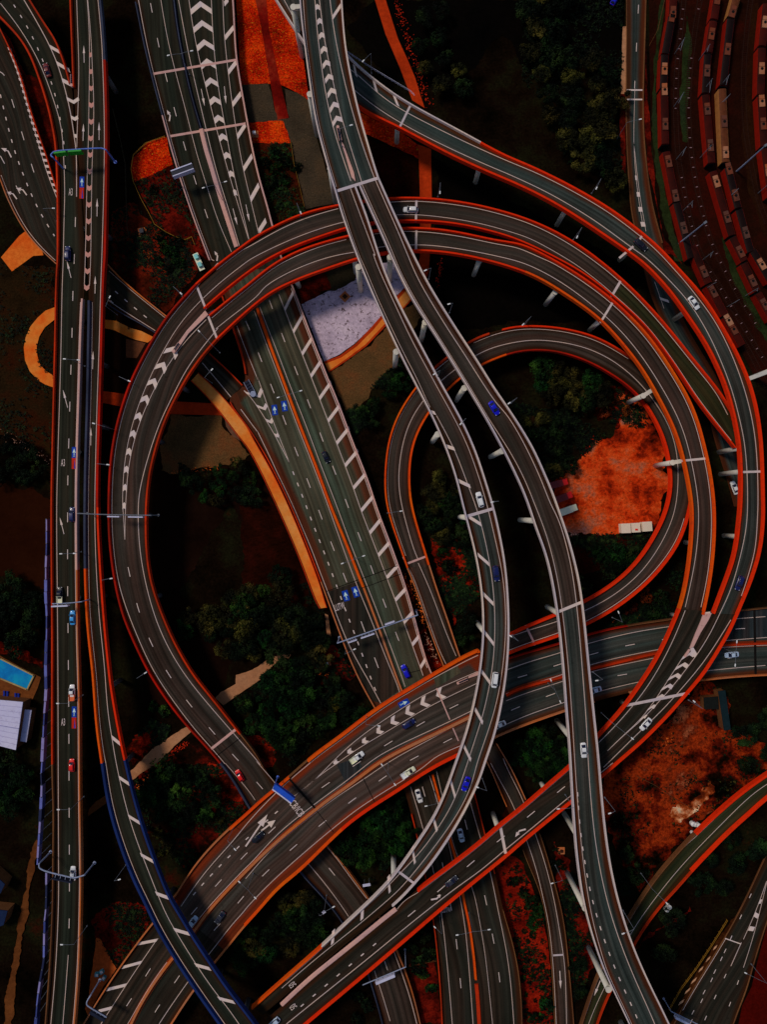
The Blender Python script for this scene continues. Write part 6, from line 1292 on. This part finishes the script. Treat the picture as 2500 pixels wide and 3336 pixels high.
for a, b, lb in (('20 1465,1090', '20 1650,925', 'tall pale floodlight mast leaning right of the brown train'), ('20 1100,1548', '20 1265,1415', 'tall pale floodlight mast across the lower left trains')):
    p = W(parse(a)[0], 0); e = empty('floodlight_mast', p, 0, lb, 'floodlight mast'); q = W(parse(b)[0], 22)-p; q.z = 22; m = MB(); m.tube((0, 0, 0), (q.x, q.y, 22), .3, .16, 12); m.build('pole', STEEL, e); m = MB(); m.box((q.x, q.y, 22.2), 1.0, .7, .3, .6); m.build('lamp_head', LAMPM, e)

# ================================================================ TREES AND SHRUBS
def leafmat(name, c1, c2, c3):
    m, N, Lk, b = base(name, .7, .08)
    oi = N.new('ShaderNodeObjectInfo'); tc = N.new('ShaderNodeTexCoord'); n = N.new('ShaderNodeTexNoise'); n.inputs['Scale'].default_value = .8; n.inputs['Detail'].default_value = 4
    n.noise_dimensions = '4D'; Lk.new(tc.outputs['Object'], n.inputs['Vector']); mu = N.new('ShaderNodeMath'); mu.operation = 'MULTIPLY'; mu.inputs[1].default_value = 40; Lk.new(oi.outputs['Random'], mu.inputs[0]); Lk.new(mu.outputs[0], n.inputs['W'])
    cr_ = N.new('ShaderNodeValToRGB'); e = cr_.color_ramp.elements; e[0].position = .36; e[0].color = c1; e[1].position = .68; e[1].color = c3; q = e.new(.52); q.color = c2
    Lk.new(n.outputs[0], cr_.inputs[0]); hs = N.new('ShaderNodeHueSaturation'); mr = N.new('ShaderNodeMapRange'); mr.inputs[3].default_value = .55; mr.inputs[4].default_value = 1.35; Lk.new(oi.outputs['Random'], mr.inputs[0]); Lk.new(mr.outputs[0], hs.inputs['Value']); Lk.new(cr_.outputs[0], hs.inputs['Color'])
    mr2 = N.new('ShaderNodeMapRange'); mr2.inputs[3].default_value = .475; mr2.inputs[4].default_value = .525; m3 = N.new('ShaderNodeMath'); m3.operation = 'FRACT'; m4 = N.new('ShaderNodeMath'); m4.operation = 'MULTIPLY'; m4.inputs[1].default_value = 7.3
    Lk.new(oi.outputs['Random'], m4.inputs[0]); Lk.new(m4.outputs[0], m3.inputs[0]); Lk.new(m3.outputs[0], mr2.inputs[0]); Lk.new(mr2.outputs[0], hs.inputs['Hue'])
    Lk.new(hs.outputs[0], b.inputs['Base Color']); return m
LM = {'green': leafmat('leaves_green', T(2, 9, 2), T(7, 27, 6), T(32, 60, 16)), 'olive': leafmat('leaves_olive', T(5, 6, 2), T(24, 24, 6), T(66, 60, 20)), 'dark': leafmat('leaves_dark', T(1, 3, 1), T(5, 14, 4), T(24, 38, 12)),
      'yellow': leafmat('leaves_yellow', T(24, 22, 4), T(48, 44, 8), T(66, 56, 14)), 'rust': leafmat('leaves_rust', T(30, 10, 3), T(70, 24, 6), T(100, 40, 10)), 'bright': leafmat('leaves_bright', T(10, 26, 4), T(36, 66, 12), T(96, 116, 44))}
BARK = plain('bark', T(40, 28, 20), .9)
def crown_mesh(seed, leaf=.55, n=300, flat=.62):
    rnd = random.Random(seed); v = []; f = []
    lobes = [(Vector((0, 0, .1)), .68)]
    for i in range(9):
        a = i*2*math.pi/9+rnd.uniform(-.3, .3); r = rnd.uniform(.3, .8); lobes.append((Vector((r*math.cos(a), r*math.sin(a), rnd.uniform(-.15, .25))), rnd.uniform(.16, .44)))
    for i in range(n):
        c, r = rnd.choice(lobes); d_ = Vector((rnd.gauss(0, 1), rnd.gauss(0, 1), abs(rnd.gauss(0, 1))*.9+.05)).normalized()
        p = c+d_*r*rnd.uniform(.82, 1.05); p.z *= flat
        for k in range(5):
            q = p+Vector((rnd.gauss(0, .05), rnd.gauss(0, .05), rnd.gauss(0, .03))); s = leaf*rnd.uniform(.6, 1.3)*.12
            nn = (d_+Vector((rnd.gauss(0, .55), rnd.gauss(0, .55), rnd.gauss(0, .35)))).normalized(); u = nn.orthogonal().normalized(); w_ = nn.cross(u); th = rnd.uniform(0, 6.3); u2 = u*math.cos(th)+w_*math.sin(th); w2 = nn.cross(u2)
            b0 = len(v); v += [q-u2*s, q+w2*s*.6, q+u2*s*1.1, q-w2*s*.6]; f.append((b0, b0+1, b0+2, b0+3))
    me = D.meshes.new('crown'); me.from_pydata([tuple(x) for x in v], [], f); me.update(); return me
CR = [crown_mesh(i, .55, 420) for i in range(6)]; CS = [crown_mesh(20+i, 1.0, 110) for i in range(3)]
CMM = {}
def crown_for(kind, idx, small):
    k = (kind, idx, small)
    if k not in CMM:
        me = (CS if small else CR)[idx].copy(); me.materials.append(LM[kind]); CMM[k] = me
    return CMM[k]
def trunk_mesh():
    m = MB(); m.tube((0, 0, 0), (0, 0, 1.0), .05, .03, 7)
    for i in range(5): a = i*1.26; m.tube((0, 0, .6+.07*i), (math.cos(a)*.35, math.sin(a)*.35, 1.05+.04*i), .022, .01, 5)
    me = D.meshes.new('trunk'); me.from_pydata([tuple(x) for x in m.v], [], m.f); me.materials.append(BARK); return me
TRK = trunk_mesh(); NT = [0]
def tree(p, R_, kind, label, group, h=None, small=False):
    h = h or R_*1.3; e = empty('shrub' if small else 'tree', (p.x, p.y, 0), random.uniform(0, 6.28), label, 'shrub' if small else 'tree', group)
    idx = random.randrange(3 if small else 6); c = D.objects.new('crown', crown_for(kind, idx, small)); COL.objects.link(c); c.parent = e; c.location = (0, 0, h*.55 if not small else R_*.3); c.scale = (R_, R_*random.uniform(.85, 1.15), R_*random.uniform(.8, 1.1))
    t = D.objects.new('trunk', TRK); COL.objects.link(t); t.parent = e; sc_ = (h*.55 if not small else R_*.4); t.scale = (R_*.9, R_*.9, sc_); NT[0] += 1
def inside(p, poly):
    x, y = p; c = False; n = len(poly)
    for i in range(n):
        x1, y1 = poly[i]; x2, y2 = poly[i-1]
        if (y1 > y) != (y2 > y) and x < (x2-x1)*(y-y1)/(y2-y1)+x1: c = not c
    return c
def blocked(x, y, r, top):
    for dx, dy in ((0, 0), (.75, 0), (-.75, 0), (0, .75), (0, -.75)):
        q = (x+dx*r, y+dy*r)
        if any(inside(q, P) for P in CLEAR): return True
    for R in ROADS.values():
        k = min(range(0, len(R.C), 2), key=lambda j: (R.C[j].x-x)**2+(R.C[j].y-y)**2); c = R.C[k]
        hw = (R.L[k]-R.R[k]).length/2
        if (c.x-x)**2+(c.y-y)**2 < (hw+r*.72)**2 and c.z-2.6 < top: return True
    return False
def grove(s_, spacing, r0, r1, kinds, label, group, small=False, dens=1.0, hk=1.3):
    poly = parse(s_); Pm = [W(p, 0) for p in poly]; P2 = [(p.x, p.y) for p in Pm]; xs = [p[0] for p in P2]; ys = [p[1] for p in P2]; pts = []
    spacing *= .82; r0 *= .95; r1 *= 1.05
    area = abs(sum(P2[i-1][0]*P2[i][1]-P2[i][0]*P2[i-1][1] for i in range(len(P2))))/2
    for _ in range(int(area/spacing**2*30)):
        p = (random.uniform(min(xs), max(xs)), random.uniform(min(ys), max(ys)))
        if inside(p, P2) and all((p[0]-q[0])**2+(p[1]-q[1])**2 > spacing**2 for q in pts): pts.append(p)
    for p in pts:
        rr_ = random.uniform(r0, r1)
        if random.random() > dens or blocked(p[0], p[1], rr_, hk*r1*1.1 if not small else r1*.9): continue
        tree(Vector((p[0], p[1], 0)), rr_, random.choice(kinds), label, group, None if small else random.uniform(hk*.8, hk*1.2)*r1, small)
G_ = grove
G_('10 1070,140 1250,90 1290,250 1340,420 1390,560 1360,700 1230,640 1120,480 1080,320', 6.5, 3, 5, ['dark', 'dark', 'olive'], 'dark tree on the bank right of the red path at top', 'trees right of the red path')
G_('20 120,40 230,-20 420,30 330,180 250,380 120,380 100,200', 6.5, 3, 5, ['olive', 'dark'], 'olive tree in the upper part of the wood left of the street', 'trees at the top of the dark wood')
G_('20 200,440 420,400 620,360 740,480 700,700 760,900 800,1050 700,1200 560,1160 420,1040 330,900 240,740 190,580', 6.3, 3.2, 5.2, ['olive', 'olive', 'dark'], 'olive tree in the dark wood beside the blue grey street', 'trees in the dark wood by the street')
G_('11 640,1180 650,1090 740,1030 820,950 880,880 960,790 1010,800 1010,900 930,960 850,1060 760,1180', 5.0, 2.6, 4.0, ['green', 'green', 'dark'], 'green tree on the bank right of the barred shoulder', 'trees on the bank by the warm cobbles')
G_('21 170,720 340,700 470,740 650,840 660,920 560,1000 480,1080 330,1050 200,960', 5.6, 3, 4.6, ['dark', 'olive', 'green', 'olive'], 'tree in the grove inside the loop ramp', 'grove inside the loop')
G_('21 50,1040 220,1080 350,1150 330,1300 420,1380 300,1480 180,1350 80,1200', 6, 2.4, 4.2, ['dark', 'dark', 'olive'], 'dark tree left of the orange dirt inside the loop', 'dark trees by the orange dirt')
G_('21 640,900 760,1000 780,1080 660,1100 600,1020', 5.0, 1.8, 2.8, ['rust', 'rust', 'olive'], 'rust leaved shrub beside the loop pier', 'rust shrubs by the loop pier', True)
G_('12 0,520 240,440 380,480 420,600 500,680 520,860 480,1000 300,980 180,900 -60,940 02 1540,560 1640,500', 5.8, 3.2, 5.0, ['dark', 'green', 'dark', 'olive'], 'tree in the grove left of the walkway end', 'grove left of the walkway')
G_('12 60,1010 180,950 320,1000 470,960 480,1030 420,1180 380,1360 460,1430 540,1500 400,1580 330,1658 180,1600 200,1480 0,1420 -80,1300 -60,1150', 5.6, 3.4, 5.2, ['green', 'green', 'dark'], 'leafy green tree in the grove above the rusty viaduct', 'green grove above the rusty viaduct')
G_('12 520,1080 660,1060 700,1120 790,1240 800,1290 740,1330 640,1370 560,1380 480,1300', 5.4, 2.8, 4.2, ['green', 'dark', 'green'], 'green tree right of the big grove near the motorway', 'trees near the motorway underpass')
tree(W(parse('12 572,1238')[0], 0), 3.0, 'yellow', 'yellow green round tree among the dark green ones', None, 6)
G_('02 1110,700 1180,620 1300,650 1420,580 1540,500 1600,540 1540,640 1400,760 1250,800 1120,800', 5.2, 2.8, 4.4, ['olive', 'olive', 'green'], 'olive tree on the creek bank right of the ring ramp', 'olive trees on the creek bank')
G_('02 1330,800 1500,760 1640,700 1658,960 1500,980 1400,900', 5.6, 2.2, 3.6, ['dark', 'olive', 'dark'], 'dark shrubby tree above the tan path', 'shrubby trees above the tan path')
G_('01 1090,1440 1300,1430 1480,1400 1600,1360 1700,1500 1658,1600 1500,1650 1300,1640 1200,1560', 5.2, 2.6, 4.2, ['green', 'dark', 'green', 'olive'], 'green tree at the water edge below the cobble bank', 'trees below the cobble bank')
G_('03 920,100 1000,30 1250,0 1390,150 1350,280 1180,400 1000,330 900,220', 6.4, 3.4, 5.4, ['dark', 'dark', 'dark', 'green'], 'very dark tree between the ramp and the blue edged viaduct', 'dark trees beside the ramp foot')
G_('03 1000,420 1080,480 1130,560 1060,620 990,560', 5, 2, 2.8, ['olive'], 'olive shrub in the red scrub', 'olive shrubs in red scrub', True)
G_('03 1350,330 1420,330 1400,380 1350,370', 4, 2, 2.6, ['olive'], 'olive shrub near the viaduct corner', 'shrubs near the viaduct corner', True)
G_('13 560,480 640,380 750,300 860,270 1010,200 1040,320 1050,470 940,580 800,590 680,590', 5.6, 3.2, 4.8, ['green', 'green', 'dark'], 'green tree between the lower ramp and the motorway', 'trees between ramp and motorway')
G_('13 60,1000 170,860 300,760 360,800 480,900 490,1060 420,1120 300,1150 130,1220 0,1250 -60,1150', 5.8, 3, 4.8, ['dark', 'dark', 'olive', 'green'], 'dark tree in the wedge above the orange edged road', 'trees in the lower wedge')
G_('22 10,1450 180,1390 300,1400 370,1500 390,1640 250,1658 100,1640', 4.8, 3, 4.6, ['green', 'dark', 'green'], 'green tree in the clump left of the high viaduct', 'green clump between the viaducts')
G_('23 80,0 380,-20 330,40 240,110 170,100 110,50', 5, 2.8, 4, ['green', 'dark'], 'green tree at the lower edge of the clump', 'green clump between the viaducts lower edge')
G_('12 1090,-20 1240,-40 1330,0 1400,60 1410,180 1300,220 1180,180 1120,80', 5.4, 2.8, 4.2, ['green', 'dark', 'olive'], 'green tree between the loop leg and the bowed viaduct', 'trees by the loop leg')
G_('11 1200,1480 1290,1460 1350,1600 1320,1658 1180,1658', 5.2, 2.8, 4.2, ['olive', 'olive', 'green'], 'olive tree left of the bowed viaduct', 'olive trees by the bowed viaduct')
G_('12 1200,250 1290,230 1330,400 1260,430 1190,340', 5.2, 2.4, 3.6, ['green', 'dark'], 'green shrub on the red soil beside the loop leg', 'shrubs on the red soil', True)
G_('12 1350,720 1440,660 1490,720 1485,880 1400,910 1350,840', 5.2, 2.8, 4.4, ['dark', 'green'], 'dark tree in the corner above the rusty viaduct', 'dark trees in the corner')
G_('22 560,260 700,230 840,250 800,370 700,400 600,360', 5.4, 2.4, 3.8, ['dark', 'olive', 'green'], 'shrubby tree below the three square cabins', 'trees below the cabins')
G_('22 720,560 900,500 1030,560 1000,680 860,680 760,640', 5.4, 2.4, 3.8, ['dark', 'dark', 'rust'], 'dark shrub inside the lower curve of the loop', 'shrubs in the loop curve', True)
G_('02 -60,480 120,440 200,520 280,600 280,820 180,900 60,840 -60,820', 6.5, 3.2, 5.2, ['dark'], 'nearly black tree left of the noise wall', 'dark trees left of the noise wall')
G_('01 -60,1260 120,1270 240,1340 300,1400 300,1520 160,1500 -60,1460', 6.5, 3, 4.8, ['dark'], 'nearly black tree below the grassy bank', 'dark trees below the grassy bank')
G_('03 -40,-40 90,-60 170,60 230,180 130,260 -40,260', 5.6, 3.2, 5, ['green', 'green', 'dark'], 'green tree below the lavender roof', 'trees below the lavender roof')
tree(W(parse('03 -5,80')[0], 0), 4.2, 'bright', 'bright yellow green tree at the left edge', None, 6)
G_('23 10,720 80,700 190,880 210,960 90,860', 4.4, 2.2, 3.2, ['dark', 'green'], 'dark bush in the upper planted red bed', 'large bushes in the red bed', True)
tree(W(parse('23 165,1010')[0], 0), 2.8, 'green', 'round green bush with an olive top in the red bed', None, 3, True)
G_('23 -20,950 70,1000 150,1060 240,1200 270,1640 130,1650 100,1400 60,1150', 3.2, .9, 1.5, ['dark', 'dark', 'green'], 'small round bush planted in the red bed', 'small bushes in rows in the red bed', True, .8)
tree(W(parse('23 250,1520')[0], 0), 3.0, 'green', 'large green bush low in the red bed', None, 3, True); tree(W(parse('23 175,1600')[0], 0), 2.8, 'dark', 'dark bush at the bottom of the red bed', None, 3, True)
G_('10 130,1000 220,950 300,1020 340,1090 260,1220 150,1180', 4.8, 1.8, 3.0, ['green', 'dark'], 'green shrub in the bed right of the motorway top', 'shrubs in the upper bed', True)
G_('00 1030,1500 1140,1520 1170,1640 1090,1658 1000,1580', 4.8, 2, 3, ['dark', 'green'], 'dark shrub above the ring in the red scrub', 'shrubs above the ring', True)
G_('01 980,120 1100,20 1180,90 1170,200 1100,200', 5, 1.8, 2.8, ['dark', 'green'], 'dark shrub beside the trailer', 'shrubs beside the trailer', True)
G_('00 930,1230 990,1200 990,1340 950,1340', 4.5, 1.2, 2.0, ['dark'], 'small dark shrub inside the gold fence', 'shrubs inside the gold fence', True)
G_('02 940,1260 1060,1240 1060,1320 960,1330', 5, 2, 2.8, ['green'], 'green shrub left of the ramp', 'shrubs left of the ramp', True)
G_('13 700,1450 840,1440 850,1640 690,1640', 5.4, 2.4, 3.6, ['dark', 'dark', 'rust'], 'dark shrub left of the bottom ramp', 'shrubs left of the bottom ramp', True)
G_('13 1020,1100 1180,1050 1200,1240 1050,1290', 5.4, 2.4, 3.8, ['dark', 'dark'], 'dark shrub under the diagonal viaduct', 'shrubs under the diagonal viaduct', True)
G_('13 1120,1320 1220,1290 1230,1420 1140,1430', 5, 1.8, 2.6, ['dark', 'green'], 'dark bush on the bottom red strip', 'bushes on the bottom red strip', True)
G_('23 270,540 330,640 360,740 320,760 270,640', 5, 2, 3.0, ['dark'], 'dark shrub beside the brown ramp', 'shrubs beside the brown ramp', True)
G_('23 410,1230 500,1230 540,1330 470,1450 410,1400', 5.2, 2.2, 3.4, ['dark', 'green'], 'dark tree between the brown ramp and pale viaduct', 'trees between ramp and pale viaduct')
G_('22 1430,1450 1658,1300 1700,1600 1500,1658', 8, 3, 4.5, ['dark'], 'dark tree right of the patchy dirt', 'dark trees right of the dirt', False, .8)
G_('23 660,560 760,540 850,640 860,760 760,820 690,700', 7, 2.6, 4, ['dark'], 'dark tree between viaduct and mossy ramp', 'dark trees by the mossy ramp', False)
G_('23 1100,500 1500,420 1658,620 1520,860 1300,900 1000,1150 900,1300 880,1200 1000,1000 1060,850', 9, 3, 4.6, ['dark'], 'black green tree on the slope below the mossy ramp', 'trees on the slope below the mossy ramp', False, .75)
print('trees', NT[0])
# loose rubble and small pale stones along soft edges
def rubble(s_, n, jit, r, mat, name='rubble', label=None):
    P = [W(p, 0) for p in parse(s_)]; c = cum(P); m = MB()
    for i in range(n):
        p = at(P, c, random.random()*c[-1])+Vector((random.gauss(0, jit), random.gauss(0, jit), .1)); s = r*random.uniform(.3, 1.0)
        m.box(p, s, s*random.uniform(.5, 1), s*.6, random.uniform(0, 3))
    tag(m.build(name, mat), kind='stuff')
STO = plain('stone_orange', T(190, 80, 26), .9, .05, .5); STP = plain('stone_pale', T(150, 110, 90), .9, .05, .4); STR = plain('stone_red', T(140, 28, 8), .9, .05, .5)
rubble('10 960,20 1040,250 1060,350 1110,470 1140,600 1180,680', 220, .8, .4, STR); rubble('11 1250,90 1220,250', 60, .5, .4, STR)
rubble('01 0,1185 60,1215 150,1270 240,1320 320,1370', 60, .7, .4, STP); rubble('12 1010,420 1060,520 1120,680 1150,760', 90, .9, .5, STO)
rubble('12 1140,800 1200,950 1235,1000', 60, .5, .4, STP); rubble('02 1190,1500 1100,1560 1000,1640', 120, .5, .4, STR); rubble('03 1060,0 950,80 870,160', 90, .4, .4, STO)
rubble('12 470,1040 520,1070 540,1030', 40, .6, .4, STO); rubble('22 680,740 760,730 860,710 950,700', 90, .6, .5, STO); rubble('23 600,1020 700,1000', 5, .5, .3, STO)
rubble('00 900,1600 940,1640 01 950,30 1000,100 1040,160', 90, .5, .35, STO); rubble('22 1010,1490 1060,1470', 60, .8, .4, STO)
rubble('01 1080,1445 1250,1425 1400,1405', 60, .4, .35, STO); rubble('22 390,175 460,185', 24, .4, .5, STP)

# low weeds and scrub: nobody could count these clumps
def undergrowth(s_, n, mat, size=.42, name='undergrowth'):
    poly = [W(p, 0) for p in parse(s_)]; P2 = [(p.x, p.y) for p in poly]; xs = [p[0] for p in P2]; ys = [p[1] for p in P2]; m = MB(); k = 0; t = 0
    while k < n and t < n*12:
        t += 1; p = (random.uniform(min(xs), max(xs)), random.uniform(min(ys), max(ys)))
        if not inside(p, P2) or any(inside(p, Q) for Q in CLEAR) or noise.noise(Vector((p[0]*.09, p[1]*.09, 3)))+random.uniform(-.25, .25) < .02: continue
        k += 1
        for q in range(4):
            c = Vector((p[0]+random.gauss(0, size*.7), p[1]+random.gauss(0, size*.7), .3+random.uniform(0, .5))); a = random.uniform(0, 6.28); sz = size*random.uniform(.4, 1)
            u = Vector((math.cos(a), math.sin(a), random.uniform(-.3, .3)))*sz; v_ = Vector((-math.sin(a), math.cos(a), random.uniform(-.3, .3)))*sz*.6
            m.add([c-u, c+v_, c+u*1.1, c-v_], [(0, 1, 2, 3)])
    tag(m.build(name, mat), kind='stuff')
U1, U2, U3 = LM['dark'], LM['olive'], LM['green']
for s_, n, mt in (('02 790,1620 850,1500 960,1345 1080,1400 1060,1500 860,1640', 350, U1), ('03 850,170 900,0 1390,10 1500,140 1560,300 1450,400 1200,690 1000,500 900,300', 1500, U1), ('03 580,1000 700,880 900,900 960,1010 850,1180 740,1300 640,1120', 500, U1),
        ('12 1180,200 1400,230 1480,300 1500,560 1390,640 1320,760 1240,560 1180,300', 900, U1), ('12 1180,200 1400,230 1480,300 1500,560 1390,640', 300, U3), ('22 620,1640 900,1480 1120,1260 1250,1120 1390,1140 1420,1420 1658,1500 1600,1640', 130, U1),
        ('23 620,100 1658,40 1540,110 1320,300 1150,440 980,630 850,820 700,560', 180, U1), ('23 620,100 1658,40 1540,110 1320,300 1150,440 980,630 850,820 700,560', 80, U2), ('23 300,500 400,620 450,800 480,900 540,1150 560,1300 430,1500 420,1300 380,1000 330,750', 900, U1),
        ('00 855,1165 1100,1045 1180,1290 1330,1658 1240,1600 1080,1490 980,1420 930,1300', 350, U1), ('00 720,1350 850,1290 960,1420 1190,1530 01 1240,180 1050,430 850,270 700,110 700,-100', 1300, U1), ('01 -60,100 345,150 345,1400 150,1240 -60,1150', 500, U1),
        ('21 40,1000 330,1050 660,900 720,1100 640,1200 480,1340 340,1480 250,1640 100,1400', 1600, U1), ('22 400,190 930,160 860,300 640,500 480,560 430,300', 900, U1), ('22 560,820 700,700 900,580 1040,400 1130,250 1090,620 1040,700', 900, U1),
        ('10 45,912 290,912 385,1340 160,1440 100,1150', 400, U3), ('21 690,900 870,980 960,1150 800,1160 720,1100', 300, U1), ('12 0,500 400,480 700,1060 500,1400 300,1650 0,1400', 1500, U1), ('13 560,500 1010,200 1080,500 940,620 800,780', 800, U1),
        ('13 0,1100 400,800 480,1000 300,1180 0,1300', 700, U1), ('20 100,0 740,0 740,1200 400,1050 100,500', 1500, U1), ('11 640,1060 980,720 1000,900 700,1200', 500, U1), ('23 -60,560 60,590 230,950 285,1400 300,1690 100,1690 60,1200', 500, U1), ('22 400,1640 600,1640 560,1250 380,1320', 300, U1)):
    undergrowth(s_, n, mt)

def heap(s_, r, h, mat, name='soil_heap'):
    p = W(parse(s_)[0], 0); v = []; f = []; n = 18; k = 6
    for j in range(k+1):
        for i in range(n):
            a = 2*math.pi*i/n; rr = r*(j/k)*(1+.3*noise.noise(Vector((math.cos(a)*1.5+p.x, math.sin(a)*1.5, 0))))
            v.append((p.x+rr*math.cos(a), p.y+rr*math.sin(a), max(.0, h*(1-(j/k)**1.3)+.18*noise.noise(Vector((rr*math.cos(a), rr*math.sin(a), p.x)))*(j < k))+(.1 if j < k else 0)))
    for j in range(k):
        for i in range(n): f.append((j*n+i, (j+1)*n+i, (j+1)*n+(i+1) % n, j*n+(i+1) % n))
    tag(mesh(name, v, f, mat, None, None, True), kind='structure')
for q, r, h in (('23 1000,60', 3.5, .9), ('23 880,200', 3, .8), ('22 1120,1480', 3.5, .8), ('23 800,420', 2.6, .7)):
    heap(q, r, h, DIRT if q[0:2] == '21' else DIRTB)
